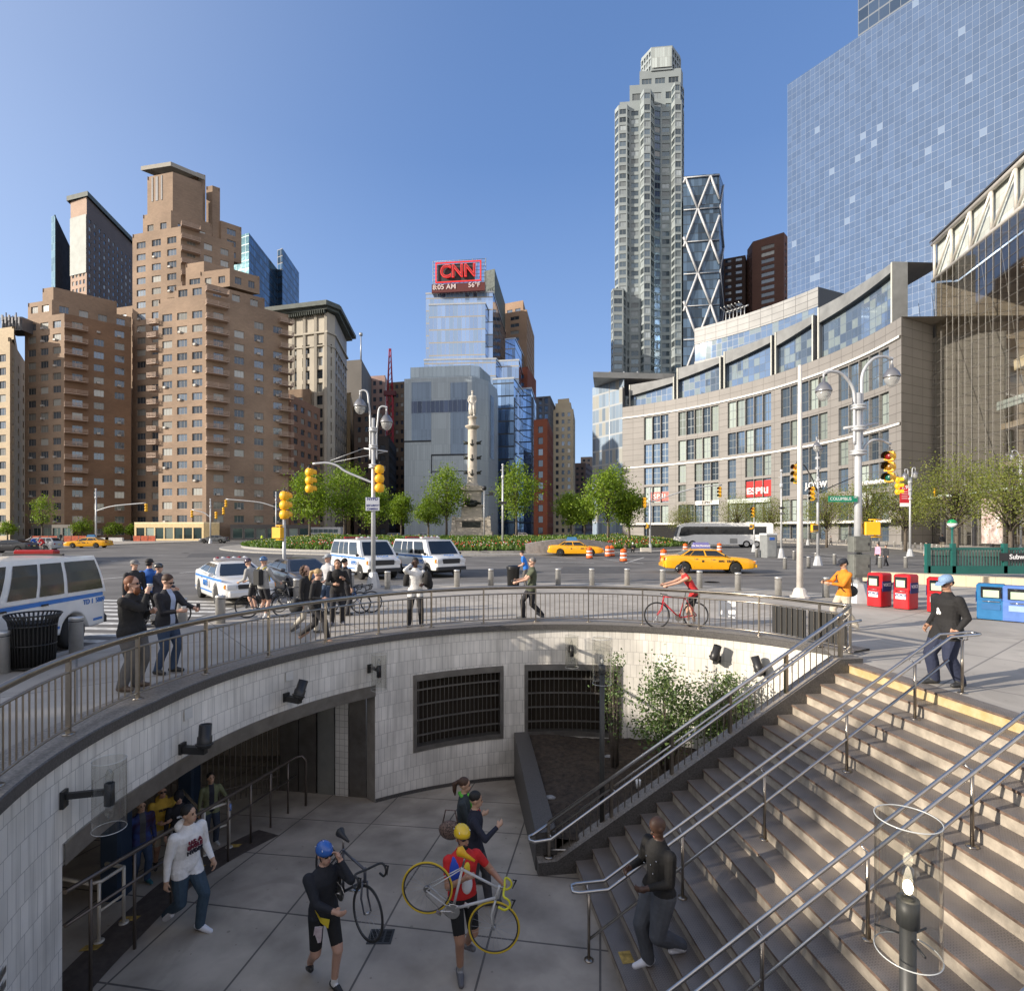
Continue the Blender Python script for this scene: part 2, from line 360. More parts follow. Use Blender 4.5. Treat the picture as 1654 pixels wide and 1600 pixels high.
def treadmat():
 m, N, b = principled('tread_plate'); tc = N.new('TexCoord'); mp = N.new('Mapping'); mp.inputs['Rotation'].default_value = (0, 0, radians(38)); N.link(tc.outputs['Object'], mp.inputs[0])
 br = N.new('TexBrick'); br.inputs['Scale'].default_value = 1; br.inputs['Brick Width'].default_value = .05; br.inputs['Row Height'].default_value = .025; br.inputs['Mortar Size'].default_value = .0055; br.inputs['Mortar Smooth'].default_value = .2
 N.link(mp.outputs[0], br.inputs['Vector']); nz = N.new('TexNoise'); nz.inputs['Scale'].default_value = 3; nz.inputs['Detail'].default_value = 8; N.link(tc.outputs['Object'], nz.inputs['Vector'])
 r = N.new('MapRange'); r.inputs[1].default_value = .3; r.inputs[2].default_value = .7; N.link(nz.outputs[0], r.inputs[0])
 base = N.mix(r.outputs[0], (.125, .112, .098), (.235, .208, .178)); c = N.mix(br.outputs['Fac'], (.24, .205, .185), base)
 c = N.mix(N.math('MULTIPLY', br.outputs['Fac'], .9), c, base)
 N.link(c, b.inputs['Base Color']); b.inputs['Roughness'].default_value = .5; b.inputs['Metallic'].default_value = .25
 bp = N.new('Bump'); bp.inputs['Strength'].default_value = .9; bp.inputs['Distance'].default_value = .008; N.link(N.math('SUBTRACT', 1.0, br.outputs['Fac']), bp.inputs['Height']); N.link(bp.outputs[0], b.inputs['Normal'])
 return m
M_TREAD = treadmat()
M_NOSE = mat('nosing_rust', (.17, .115, .085), rough=.6, metal=.2, var=.45, vs=9)
# pit ring
RC = Vector((1.3, 8.3, 0))
def rr(th): return 6.65+.6*max(0, -sin(th))*(1 if cos(th) < 0 else 0)
def ringp(th, d=0.0, z=0.0): r = rr(th)+d; return Vector((RC.x+r*cos(th), RC.y+r*sin(th), z))
def ringth(px, d=0.0):
 k = (px-827)/F; best = None
 for i in range(3000):
  th = radians(-20+250*i/3000); p = ringp(th, d)
  if p.y > 2 and abs(p.x/p.y-k) < .004:
   e = abs(p.x/p.y-k)
   if best is None or (p.y > best[1]+.5) or (e < best[2] and abs(p.y-best[1]) < .5): best = (th, p.y, e)
 return best[0]
def zfloor(Y): return -3.45 if Y < 9.5 else -3.45-.117*(Y-9.5)
ZCOP = .04
T0, T1 = radians(30), radians(305)
th_j = ringth(606); th_l = radians(198)      # portal jambs
for i in range(4000):                        # left jamb: where the near side of the ring crosses px 103
 th = radians(170+40*i/4000); p = ringp(th)
 if abs(p.x/p.y-(103-827)/F) < .003: th_l = th
W1 = (ringth(812), ringth(668)); W2 = (ringth(1003), ringth(848))
OPEN = [(th_j, th_l, -9, -1.36), (W1[0], W1[1], -2.93, -1.06), (W2[0], W2[1], -2.93, -1.06)]
def build_pit():
 ths = set([T0, T1]); a = T0
 while a < T1: ths.add(a); a += radians(2)
 for o in OPEN: ths.add(o[0]); ths.add(o[1])
 ths = sorted(ths); ths = [t for i, t in enumerate(ths) if i == 0 or t-ths[i-1] > 1e-4]
 zs = [-4.4, -2.93, -1.36, -1.06, -.10]
 wl = MB(); jm = MB()
 S = {t: -6.65*t for t in ths}
 for a, b in zip(ths, ths[1:]):
  m = (a+b)/2
  for z0, z1 in zip(zs, zs[1:]):
   zm = (z0+z1)/2
   if any(o[0] < m < o[1] and o[2] < zm < o[3] for o in OPEN): continue
   p, q = ringp(b, 0, z0), ringp(a, 0, z0)
   wl.face([p, q, (q.x, q.y, z1), (p.x, p.y, z1)], 0, [(S[b], z0), (S[a], z0), (S[a], z1), (S[b], z1)])
  p, q = ringp(b, .4, -4.4), ringp(a, .4, -4.4)
  if not (th_j < m < th_l): wl.face([q, p, (p.x, p.y, -.1), (q.x, q.y, -.1)], 1)
  else: wl.face([(q.x, q.y, -1.36), (p.x, p.y, -1.36), (p.x, p.y, -.1), (q.x, q.y, -.1)], 1)
 for (o0, o1, z0, z1) in OPEN:      # reveals
  z0 = max(z0, -4.4); hs = [t for t in ths if o0-1e-6 <= t <= o1+1e-6]
  for t, sgn in ((o0, 1), (o1, -1)):
   A, B = ringp(t, 0, z0), ringp(t, .4, z0); f = [A, B, (B.x, B.y, z1), (A.x, A.y, z1)]
   wl.face(f if sgn > 0 else f[::-1], 1)
  for a, b in zip(hs, hs[1:]):
   wl.face([ringp(a, 0, z1), ringp(a, .4, z1), ringp(b, .4, z1), ringp(b, 0, z1)], 1)
   if z0 > -4: wl.face([ringp(b, 0, z0), ringp(b, .4, z0), ringp(a, .4, z0), ringp(a, 0, z0)], 1)
 t = thing('retaining_wall', 'curved white tiled wall around the sunken subway entrance', 'wall', ringp(radians(90), 0, -4), world=True)
 wl.build('tiled_wall', [M_TILE, M_CONC], t)
 lb = MB(); hs = [x for x in ths if th_j-1e-6 <= x <= th_l+1e-6]
 for a, b in zip(hs, hs[1:]):
  for z0, z1, d0, d1 in ((-1.36, -1.10, -.03, -.03),):
   lb.face([ringp(b, d0, z0), ringp(a, d0, z0), ringp(a, d1, z1), ringp(b, d1, z1)])
   lb.face([ringp(a, d0, z0), ringp(b, d0, z0), ringp(b, .1, z0-.001), ringp(a, .1, z0-.001)])
   lb.face([ringp(b, d1, z1), ringp(a, d1, z1), ringp(a, 0, z1), ringp(b, 0, z1)])
 lb.build('lintel', M_STEELD, t)
 cp = MB(); ca = [T0-radians(.5)+(T1-T0+radians(.5))*i/150 for i in range(151)]
 for i in range(150):
  a, b = ca[i], ca[i+1]
  prof = [(-.07, -.11), (-.07, ZCOP-.01), (-.055, ZCOP+.004), (.60, ZCOP+.004), (.62, ZCOP-.01), (.62, -.11)]
  for (d0, z0), (d1, z1), mi in zip(prof, prof[1:], (0, 0, 1, 0, 0)):
   cp.face([ringp(b, d0, z0), ringp(a, d0, z0), ringp(a, d1, z1), ringp(b, d1, z1)], mi)
  cp.face([ringp(a, -.07, -.11), ringp(b, -.07, -.11), ringp(b, 0.01, -.11), ringp(a, 0.01, -.11)], 0)
 cp.build('coping', [M_GRANITE, M_GRAN2], t)
 bs = MB()                                                 # dark skirting
 for a, b in zip(ths, ths[1:]):
  if th_j < (a+b)/2 < th_l: continue
  p, q = ringp(b, -.012), ringp(a, -.012)
  zp, zq = zfloor(p.y), zfloor(q.y); bs.face([(p.x, p.y, zp), (q.x, q.y, zq), (q.x, q.y, zq+.09), (p.x, p.y, zp+.09)])
 bs.build('skirting', M_GRANITE, t)
 pm = mat('plate', (.55, .54, .51), rough=.5)
 for px, z in ((302, -.42), (466, -.42)):
  a = ringth(px); m = MB(); A = ringp(a, -.02, z); tt = Vector((-sin(a), cos(a), 0)); n = Vector((-cos(a), -sin(a), 0))
  m.extrude([(-.09, -.09), (.09, -.09), (.09, .09), (-.09, .09)], A, tt, (0, 0, 1), n*.012); m.build('access_plate', pm, t)
 for k, (o0, o1) in enumerate((W1, W2)):
  g = thing('window_grille', ['barred dark opening in the tiled wall, nearer the station entrance', 'barred dark opening in the tiled wall behind the slim pole lamp and shrubs'][k], 'window grille', ringp((o0+o1)/2, .1, -2), group='barred openings in the tiled wall', world=True)
  n = 12; A = [o0+(o1-o0)*i/n for i in range(n+1)]; fr = MB(); vd = MB()
  def band(mb, ta, tb, z0, z1, d, dd, mi=0):
   P = [ringp(tb, d, z0), ringp(ta, d, z0), ringp(ta, d, z1), ringp(tb, d, z1)]; Q = [ringp(tb, dd, z0), ringp(ta, dd, z0), ringp(ta, dd, z1), ringp(tb, dd, z1)]
   mb.idx(P+Q, [(0, 1, 2, 3), (1, 0, 4, 5), (3, 2, 6, 7), (0, 3, 7, 4), (2, 1, 5, 6), (7, 6, 5, 4)], mi)
  zb, zt = -2.93, -1.06; fw = .012
  for a, b in zip(A, A[1:]):
   band(fr, a, b, zb-.02, zb+.1, -.03, .2); band(fr, a, b, zt-.14, zt+.02, -.03, .2)
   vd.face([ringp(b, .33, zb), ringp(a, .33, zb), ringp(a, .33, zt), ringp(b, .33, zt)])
  band(fr, o0-.002, o0+fw, zb-.02, zt+.02, -.032, .2); band(fr, o1-fw, o1+.002, zb-.02, zt+.02, -.032, .2)
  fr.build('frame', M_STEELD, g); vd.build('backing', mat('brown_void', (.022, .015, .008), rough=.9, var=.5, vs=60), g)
  for j in range(1, 5):
   m = MB(); z = zb+.1+(zt-.14-zb-.1)*(j-.35)/4.3
   for a, b in zip(A, A[1:]): band(m, a, b, z-.018, z+.018, .06, .1)
   m.build('crossbar', M_STEELD, g)
  nb = 21
  for j in range(nb):
   a = o0+(o1-o0)*(j+.6)/(nb+.2); m = MB(); m.tube(ringp(a, .11, zb), ringp(a, .11, zt), .009, seg=5, caps=False); m.build('bar', M_STEELD, g)
 fl = MB(); xs = [-13, 9]; ys = [1, 9.5, 21]
 for y0, y1 in zip(ys, ys[1:]): fl.face([(xs[0], y0, zfloor(y0)), (xs[1], y0, zfloor(y0)), (xs[1], y1, zfloor(y1)), (xs[0], y1, zfloor(y1))])
 struct('station_floor', fl, M_PFLOOR)
 return t
build_pit()
# stairs
NST = 18; SL0 = Vector((1.144, 9.85, -3.27)); SL1 = Vector((6.49, 10.72, 0.0)); SN = Vector((.124, -1, 0)).normalized()
def nose(t, d=0.0): return SL0+(SL1-SL0)*(t/NST)+SN*d        # t in steps, d along the nosing towards the viewer
SDIR = Vector((SL1.x-SL0.x, SL1.y-SL0.y, 0)).normalized()
HST = 3.27/NST; TRD = sqrt((SL1.x-SL0.x)**2+(SL1.y-SL0.y)**2)/NST
SW = 9.0
def build_stairs():
 t = thing('stairs', 'wide concrete stairs with studded metal treads and a yellow top riser', 'stairs', nose(0, 4)-Vector((0, 0, .2)), world=True)
 for i in range(NST+1):
  m = MB(); A = nose(i); B = nose(i, SW); z = A.z; dn = HST if i else .3; sd_ = SDIR
  A2 = A+sd_*TRD*1.05; B2 = B+sd_*TRD*1.05
  if i == NST: A2 = A+sd_*.299; B2 = B+sd_*.299
  lip = .022; up = Vector((0, 0, 1))
  m.face([A-sd_*lip, B-sd_*lip, B2, A2][::-1], 0)
  m.face([A-sd_*lip-up*.035, B-sd_*lip-up*.035, B-sd_*lip, A-sd_*lip][::-1], 1)
  m.face([A-up*.035, B-up*.035, B-sd_*lip-up*.035, A-sd_*lip-up*.035][::-1], 1)
  m.face([A-up*dn, B-up*dn, B-up*.034, A-up*.034][::-1], 2)
  m.build('step', [M_TREAD, M_NOSE, M_RISERY if i == NST else M_RISER], t)
 m = MB(); a = nose(0, 2.15)+SDIR*.06+Vector((0, 0, .004)); m.face([a, a+SN*.22, a+SN*.22+SDIR*.17, a+SDIR*.17][::-1]); m.build('yellow_mark', mat('worn_yellow', (.42, .28, .07), rough=.8, var=.5, vs=12), t)
 sg = thing('stair_stringer', 'sloping dark granite kerb wall between the stairs and the planter', 'wall', nose(0), world=True)
 m = MB(); o = -SN; wdt = .30; e0 = nose(-2.0)+o*.0; e1 = nose(NST+.4)
 st = []
 for tt, zz in ((-2.3, -3.27+.02), (-1.2, -3.27+.02), (NST-.6, ZCOP+.05), (NST+1.0, ZCOP+.05)):
  q = nose(tt); st.append((q, zz if tt < -1 or tt > 0 else zz))
 for (qa, za), (qb, zb) in zip(st, st[1:]):
  a0 = Vector((qa.x, qa.y, -4.2)); b0 = Vector((qb.x, qb.y, -4.2)); a1 = Vector((qa.x, qa.y, za)); b1 = Vector((qb.x, qb.y, zb)); w_ = o*wdt
  m.face([b0, a0, a1, b1][::-1], 0); m.face([a0+w_, b0+w_, b1+w_, a1+w_], 0); m.face([a1, a1+w_, b1+w_, b1], 1)
 a0, z0 = st[0]; m.face([Vector((a0.x, a0.y, -4.2)), Vector((a0.x, a0.y, z0)), Vector((a0.x, a0.y, z0))+o*wdt, Vector((a0.x, a0.y, -4.2))+o*wdt], 0)
 m.build('granite_wall', [M_GRANITE, M_GRAN2], sg)
build_stairs()
def build_planter():
 pa = Vector((.05, 14.95, 0)); pb = Vector((.42, 9.95, 0)); d = (pb-pa).normalized(); n = Vector((-d.y, d.x, 0)); zt = -2.83
 m = MB(); w_ = .38
 for A, B in ((pa, pb),):
  q = [A, B, B+n*w_, A+n*w_]; m.prism([(p.x, p.y) for p in q][::1], -4.3, zt, 0, 1)
 o = tag(m.build('planter_wall', [M_GRANITE, M_GRANITE]), 'low dark granite wall edging the bare soil planter', 'planter wall')
 s = MB(); nx, ny = 44, 34; pts = {}
 random.seed(3)
 for i in range(nx+1):
  for j in range(ny+1):
   x = .2+6.6*i/nx; y = 10.0+5.6*j/ny; pts[i, j] = (x, y, -2.98+.05*random.random()+.05*sin(x*2.1)*cos(y*1.7))
 for i in range(nx):
  for j in range(ny):
   cx, cy = .2+6.6*(i+.5)/nx, 10+5.6*(j+.5)/ny
   tt = (cx-SL0.x)/(SL1.x-SL0.x); yl = SL0.y+(SL1.y-SL0.y)*tt+.15
   if cy > yl and (Vector((cx, cy))-RC.xy).length < 6.75 and cx > pa.x+(pb.x-pa.x)*(pa.y-cy)/(pa.y-pb.y)+.2:
    s.face([pts[i, j], pts[i+1, j], pts[i+1, j+1], pts[i, j+1]], 0, None, True)
 tag(s.build('soil', M_SOIL), 'bare brown soil bed in the planter below the wall', 'soil', kind='structure')
 c = MB(); q = G(1031, 1272, -2.9); c.lathe([(.045, 0), (.06, .17), (.058, .17), (.045, .02)], q, 12); tag(c.build('paper_cup', mat('paper_white', (.8, .8, .78))), 'white paper cup lying upright on the planter soil', 'cup')
 for px, py in ((888, 1288), (983, 1222)):
  c = MB(); q = G(px, py, -2.93); c.ball(q, (.13, .08, .05), seg=8, rings=5); tag(c.build('stone', mat('stone', (.25, .25, .25), var=.3, vs=20)), 'small grey stone on the soil near the planter wall' if px < 900 else 'small pale stone on the soil by the foot of the pole lamp', 'stone')
build_planter()
# plaza, road, island
OUT = [(-9.6, -30), (-9.55, 5), (-9.55, 11), (-9.15, 15.5), (-8.6, 20.3), (-7.2, 23.9), (-5, 25.6), (0, 26.8), (6, 26.4), (9.5, 24.8), (12.5, 22.3), (16, 21.5), (19, 24.0), (21.5, 29), (26, 31.5), (60, 36), (60, 10), (40, -30)]
def ray_out(th, poly=OUT):
 o = RC; dx, dy = cos(th), sin(th); best = None
 for (x0, y0), (x1, y1) in zip(poly, poly[1:]+poly[:1]):
  ex, ey = x1-x0, y1-y0; den = dx*ey-dy*ex
  if abs(den) < 1e-9: continue
  t = ((x0-o.x)*ey-(y0-o.y)*ex)/den; u = ((x0-o.x)*dy-(y0-o.y)*dx)/den
  if t > 0 and -1e-6 <= u <= 1+1e-6: best = t if best is None else max(best, t)
 return best
def stair_r(th):
 o = RC; p = SL1+SDIR*.3; d = SN; dx, dy = cos(th), sin(th); den = dx*d.y-dy*d.x
 if abs(den) < 1e-9: return 99
 t = ((p.x-o.x)*d.y-(p.y-o.y)*d.x)/den; return t if t > 0 else 99
ROADZ = -.10
def build_ground():
 pl = MB(); kb = MB(); rd = MB(); n = 240
 def rin(th):
  r = rr(th)+.6; s = stair_r(th)
  lim = th % (2*pi)
  if lim < radians(28.0) or lim > radians(305): return min(s, 30) if s < 60 else r
  return r
 A = [2*pi*i/n for i in range(n+1)]
 for a, b in zip(A, A[1:]):
  ra, rb, qa, qb = rin(a), rin(b), ray_out(a), ray_out(b)
  p = lambda t, r, z: (RC.x+r*cos(t), RC.y+r*sin(t), z)
  pl.face([p(a, ra, 0), p(a, qa-.28, 0), p(b, qb-.28, 0), p(b, rb, 0)])
  kb.face([p(a, qa-.28, .004), p(a, qa, .004), p(b, qb, .004), p(b, qb-.28, .004)]); kb.face([p(a, qa, ROADZ-.05), p(b, qb, ROADZ-.05), p(b, qb, .004), p(a, qa, .004)])
  rs = [qa-.1, qa+15, 60, 160, 500, 4000]; rs2 = [qb-.1, qb+15, 60, 160, 500, 4000]
  for k in range(5):
   if rs[k+1] <= rs[k]: rs[k+1] = rs[k]+5
   if rs2[k+1] <= rs2[k]: rs2[k+1] = rs2[k]+5
   rd.face([p(a, rs[k], ROADZ), p(a, rs[k+1], ROADZ), p(b, rs2[k+1], ROADZ), p(b, rs2[k], ROADZ)])
 struct('plaza_pavement', pl, M_PAVE); struct('kerb', kb, M_KERB); struct('road', rd, M_ASPH)
 ap = MB(); ap.face([(x, y, -.004) for x, y in ((6.62, 10.4), (9, 10), (9, 13.5), (6.9, 12.6), (6.6, 11.5))]); struct('plaza_infill', ap, M_PAVE); ap = MB()
 for px0, px1, py0, py1 in ((300, 470, 893, 900), (560, 700, 903, 911), (900, 1010, 915, 926), (640, 760, 896, 900), (1240, 1330, 880, 886), (20, 160, 905, 911), (980, 1060, 897, 901)):
  q = [G(px0, py1, ROADZ), G(px1, py1, ROADZ), G(px1+8, py0, ROADZ), G(px0+10, py0, ROADZ)]; ap.face([(v.x, v.y, ROADZ+.003) for v in q])
 struct('asphalt_patches', ap, mat('new_asphalt', (.085, .082, .08), rough=.8, var=.25, vs=2))
 IC = (-6.4, 90)
 def ring(name, r0, r1, a0, a1, z, m, kerbz=None, n=60, step=True):
  s = MB()
  for i in range(n):
   a, b = a0+(a1-a0)*i/n, a0+(a1-a0)*(i+1)/n
   q = lambda t, r, z: (IC[0]+r*cos(t), IC[1]+r*sin(t), z)
   s.face([q(a, r0, z), q(a, r1, z), q(b, r1, z), q(b, r0, z)])
   if step: s.face([q(b, r0, z), q(b, r0, ROADZ-.02), q(a, r0, ROADZ-.02), q(a, r0, z)]); s.face([q(a, r1, z), q(a, r1, ROADZ-.02), q(b, r1, ROADZ-.02), q(b, r1, z)])
  struct(name, s, m)
 ring('sidewalk', 59, 76, radians(-38), radians(62), .03, M_PAVE)
 ring('sidewalk', 58, 76, radians(68), radians(99), .03, M_PAVE)
 ring('sidewalk', 57, 74, radians(128), radians(196), .03, M_PAVE)
 ring('sidewalk', 62, 76, radians(203), radians(222), .03, M_PAVE)
 mk = MB()
 def stripe(a, b, w=.12):
  a, b = Vector(a), Vector(b); a.z = b.z = ROADZ+.004; d = (b-a).normalized(); nn = Vector((-d.y, d.x, 0))*w/2
  mk.face([a-nn, a+nn, b+nn, b-nn][::-1])
 for k in range(10):     # crosswalk bars behind the near van
  x0 = -10.6-k*0.05; y = 13.3+k*.78; stripe((-16.5, y+.7, 0), (-9.75+.04*k, y, 0), .34)
 for (x0, y0, x1, y1) in ((480-30, 905, 330, 912), (165, 935, 260, 926), (290, 925, 340, 921), (180, 906, 190, 905), (255, 897, 262, 896.6), (30, 938, 120, 931),
                             (890, 907, 960, 909), (975, 903, 1040, 910), (1010, 909, 1040, 900), (1300, 897, 1370, 905), (1310, 893, 1365, 898), (890, 899, 930, 902), (1240, 905, 1290, 907), (620, 932, 700, 931)):
  stripe(G(x0, y0, ROADZ), G(x1, y1, ROADZ), .16)
 struct('road_markings', mk, M_WHITEP)
 mh = MB()
 for px, py in ((660, 908), (1150, 940), (300, 893)):
  q = G(px, py, ROADZ); mh.lathe([(0, .004), (.38, .004)], (q.x, q.y, ROADZ), 20, sm=False)
 struct('manhole_cover', mh, mat('cast_iron', (.05, .048, .045), rough=.6, metal=.4, var=.3, vs=20))
 isl = MB(); prof = [(36.2, ROADZ-.02), (36.2, .05), (35.9, .05)]; prof2 = [(35.9, .05), (33.6, .06)]; prof3 = [(33.6, .25), (33.4, .3), (29, .85), (25, 1.1), (21, 1.1), (20.5, .2), (0, .2)]
 def rv(mb, prof, mi): mb.lathe(prof[::-1], (IC[0], IC[1], 0), 96, mi, sm=False)
 rv(isl, prof, 0); rv(isl, prof2, 1); rv(isl, [(33.6, .06), (33.6, .3), (33.3, .3)], 0); rv(isl, prof3[1:], 2)
 struct('traffic_island', isl, [M_KERB, M_CONC, M_SOIL])
build_ground()
# facades with real openings
def flat(A, B, z0=0):
 A = Vector((A[0], A[1], 0)); B = Vector((B[0], B[1], 0)); d = (B-A); L = d.length; d.normalize(); n = Vector((d.y, -d.x, 0))
 def f(s, z, dep=0): p = A+d*s+n*dep; return (p.x, p.y, z)
 f.L = L; return f
def cutlist(L, spec):
 """spec: dict(bw, w, m) -> window spans"""
 m = spec.get('m', .6); n = max(1, int((L-2*m)/spec['bw']+.25)); bw = (L-2*m)/n; w = spec['w']*bw/spec['bw']
 return [(m+i*bw+(bw-w)/2, m+i*bw+(bw+w)/2) for i in range(n)]
def rowlist(z0, z1, spec):
 fh = spec['fh']; s = spec.get('sill', .9); h = spec['h']; b = z0+spec.get('base', 0); out = []
 while b+s+h < z1-spec.get('top', .4): out.append((b+s, b+s+h)); b += fh
 return out
class Bld:
 def __init__(s, name, label, cat='building', loc=(0, 0, 0), group=None):
  s.t = thing(name, label, cat, loc, world=True, group=group); s.wall = MB(); s.win = []; s.loc = loc; s.wm = []
 def facade(s, f, cols, rows, z0, z1, mi=0, nx=2, nz=1, rec=.25, fr=.06, seg=None, skip=None, gm=0, lintel=False):
  L = f.L; xs = sorted(set([0, L]+[c for a in cols for c in a]))
  if seg:
   ext = []
   for a, b in zip(xs, xs[1:]):
    k = max(1, int((b-a)/seg)); ext += [a+(b-a)*i/k for i in range(k)]
   xs = ext+[L]
  zs = sorted(set([z0, z1]+[c for a in rows for c in a]))
  cw = lambda x: any(a-1e-4 < x < b+1e-4 for a, b in cols); rw = lambda z: any(a-1e-4 < z < b+1e-4 for a, b in rows)
  W = s.wall
  for a, b in zip(xs, xs[1:]):
   isc = cw((a+b)/2); runs = []
   if not isc: runs = [(z0, z1)]
   else:
    for c, d in zip(zs, zs[1:]):
     if not rw((c+d)/2): runs.append((c, d))
   for c, d in runs: W.face([f(a, c), f(b, c), f(b, d), f(a, d)], mi, [(a, c), (b, c), (b, d), (a, d)])
  for i, (a, b) in enumerate(cols):
   for j, (c, d) in enumerate(rows):
    if skip and skip(i, j):
     W.face([f(a, c), f(b, c), f(b, d), f(a, d)], mi, [(a, c), (b, c), (b, d), (a, d)]); continue
    r = -rec
    W.face([f(a, c), f(b, c), f(b, c, r), f(a, c, r)], mi, [(a, c), (b, c), (b, c+rec), (a, c+rec)]); W.face([f(a, d, r), f(b, d, r), f(b, d), f(a, d)], mi, [(a, d), (b, d), (b, d+rec), (a, d+rec)])
    W.face([f(a, c), f(a, c, r), f(a, d, r), f(a, d)], mi, [(a, c), (a+rec, c), (a+rec, d), (a, d)]); W.face([f(b, c, r), f(b, c), f(b, d), f(b, d, r)], mi, [(b, c), (b+rec, c), (b+rec, d), (b, d)])
    s.win.append((f, a, b, c, d, nx, nz, r, fr, gm))
 def plain(s, f, z0, z1, mi=0, seg=None, off=0.0, u0=0.0):
  L = f.L; k = max(1, int(L/seg)) if seg else 1
  for i in range(k):
   a, b = L*i/k, L*(i+1)/k; s.wall.face([f(a, z0, off), f(b, z0, off), f(b, z1, off), f(a, z1, off)], mi, [(a+u0, z0), (b+u0, z0), (b+u0, z1), (a+u0, z1)])
 def vol(s, pts, z0, z1, specs, mi=0, roofmi=0, parapet=0.0):
  """pts counter-clockwise; specs[i] styles edge i->i+1 (None plain, int = plain with that material, dict windows)"""
  n = len(pts)
  for i in range(n):
   f = flat(pts[i], pts[(i+1) % n]); sp = specs[i] if i < len(specs) else None
   if isinstance(sp, dict): s.facade(f, cutlist(f.L, sp), rowlist(z0, z1, sp), z0, z1, sp.get('mi', mi), sp.get('nx', 2), sp.get('nz', 1), sp.get('rec', .25), sp.get('fr', .06), skip=sp.get('skip'), gm=sp.get('gm', 0))
   else: s.plain(f, z0, z1, mi if sp is None else sp)
  s.wall.face([(p[0], p[1], z1-parapet) for p in pts], roofmi)
  if parapet:
   for i in range(n):
    f = flat(pts[i], pts[(i+1) % n]); s.wall.face([f(f.L, z1-parapet, -.3), f(0, z1-parapet, -.3), f(0, z1, -.3), f(f.L, z1, -.3)], mi)
    s.wall.face([f(0, z1), f(f.L, z1), f(f.L, z1, -.3), f(0, z1, -.3)], mi)
 def finish(s, wallmats, glassmats, framemat, maxn=100, name='window'):
  w = s.wall.build('wall', wallmats, s.t)
  def area(q):
   f, a, b, c, d = q[:5]; p0 = f(a, c); p1 = f(b, c)
   if min(p0[1], p1[1]) < 1: return 0
   return abs(p1[0]/p1[1]-p0[0]/p0[1])*(d-c)/((p0[1]+p1[1])/2)
  ws = sorted(s.win, key=lambda q: -area(q)); ms = list(glassmats)+[framemat]; fi = len(glassmats)
  def add(mb, q):
   f, a, b, c, d, nx, nz, r, fr, gm = q; g = r+.012
   mb.face([f(a, c, g), f(b, c, g), f(b, d, g), f(a, d, g)], gm, [(a, c), (b, c), (b, d), (a, d)])
   g2 = g+.035
   if fr:
    for i in range(nx+1):
     x = a+(b-a)*i/nx; x0, x1 = max(a, x-fr/2), min(b, x+fr/2)
     if i == 0: x1 = a+fr
     if i == nx: x0 = b-fr
     mb.face([f(x0, c, g2), f(x1, c, g2), f(x1, d, g2), f(x0, d, g2)], fi)
    for j in range(nz+1):
     z = c+(d-c)*j/nz; y0, y1 = max(c, z-fr/2), min(d, z+fr/2)
     if j == 0: y1 = c+fr
     if j == nz: y0 = d-fr
     mb.face([f(a, y0, g2+.004), f(b, y0, g2+.004), f(b, y1, g2+.004), f(a, y1, g2+.004)], fi)
  for q in ws[:maxn]: m = MB(); add(m, q); m.build(name, ms, s.t)
  if len(ws) > maxn:
   m = MB(); [add(m, q) for q in ws[maxn:]]; tag(m.build(name, ms, s.t), kind='stuff')
  return w
 def part(s, name, mb, mats, parent=None): return mb.build(name, mats, parent or s.t)
def quad3(A, B, Cc): return [A, B, Cc, (A[0]+Cc[0]-B[0], A[1]+Cc[1]-B[1])]
def pt(px, Y): return (PX(px, Y), Y)
def to_px(A, ang, px):
 k = (px-827)/F; c, d = cos(radians(ang)), sin(radians(ang)); return (k*A[1]-A[0])/(c-k*d)
def along(A, ang, L): return (A[0]+cos(radians(ang))*L, A[1]+sin(radians(ang))*L)
# materials for buildings
def bk(name, c, var=.14, w=.62, h=.30): return brickmat(name, c, tuple(x*.86 for x in c), tuple(x*.8 for x in c), w, h, ms=.02, rough=.85, bump=.15, var=var, vs=.12)
B_TAN = bk('tan_brick', (.32, .225, .155), var=.28); B_TAN2 = bk('orange_brick', (.235, .142, .085), var=.26); B_BROWN = bk('brown_brick', (.27, .15, .095)); B_RED = bk('red_brick', (.25, .075, .04))
B_LIME = mat('limestone', (.42, .385, .32), rough=.85, var=.12, vs=.2, bump=.1, bs=3); B_BEIGE = mat('beige_stone', (.56, .48, .34), rough=.85, var=.1, vs=.2)
B_GREYS = brickmat('grey_granite_panel', (.24, .225, .21), (.22, .207, .193), (.12, .11, .102), 3.0, 1.5, ms=.05, offs=0, rough=.6, bump=.15, var=.08, vs=.3)
B_CONCB = mat('pale_concrete', (.50, .50, .45), rough=.8, var=.15, vs=.15); B_DKGREY = mat('dark_brown_grey', (.12, .11, .10), rough=.8, var=.2, vs=.1)
B_WHITE = mat('white_trim', (.75, .74, .70), rough=.6); B_COPPER = mat('dark_cornice', (.09, .105, .095), rough=.7, var=.3, vs=.5)
G_WIN = windowglass('window_glass', amt=.3, blind=(.34, .34, .31), metal=.5, dark=(.02, .025, .03), tint=(.26, .31, .37)); G_WIN2 = windowglass('window_glass_dark', amt=.15, metal=.7, dark=(.02, .025, .03), tint=(.25, .32, .42))
G_BLUE = windowglass('window_glass_blue', amt=.35, metal=.9, dark=(.25, .35, .5), tint=(.5, .65, .85), blind=(.42, .52, .62))
G_SHOP = windowglass('shop_glass', amt=.35, metal=.5, dark=(.02, .03, .03), tint=(.12, .2, .2), blind=(.30, .36, .32))
W_FR = mat('window_frame', (.38, .34, .30), rough=.6); W_FRD = mat('window_frame_dark', (.06, .06, .065), rough=.5, metal=.4); W_FRS = mat('window_frame_silver', (.5, .52, .53), rough=.35, metal=.7)
M_RAILB = mat('balcony_rail', (.40, .29, .22), rough=.7)
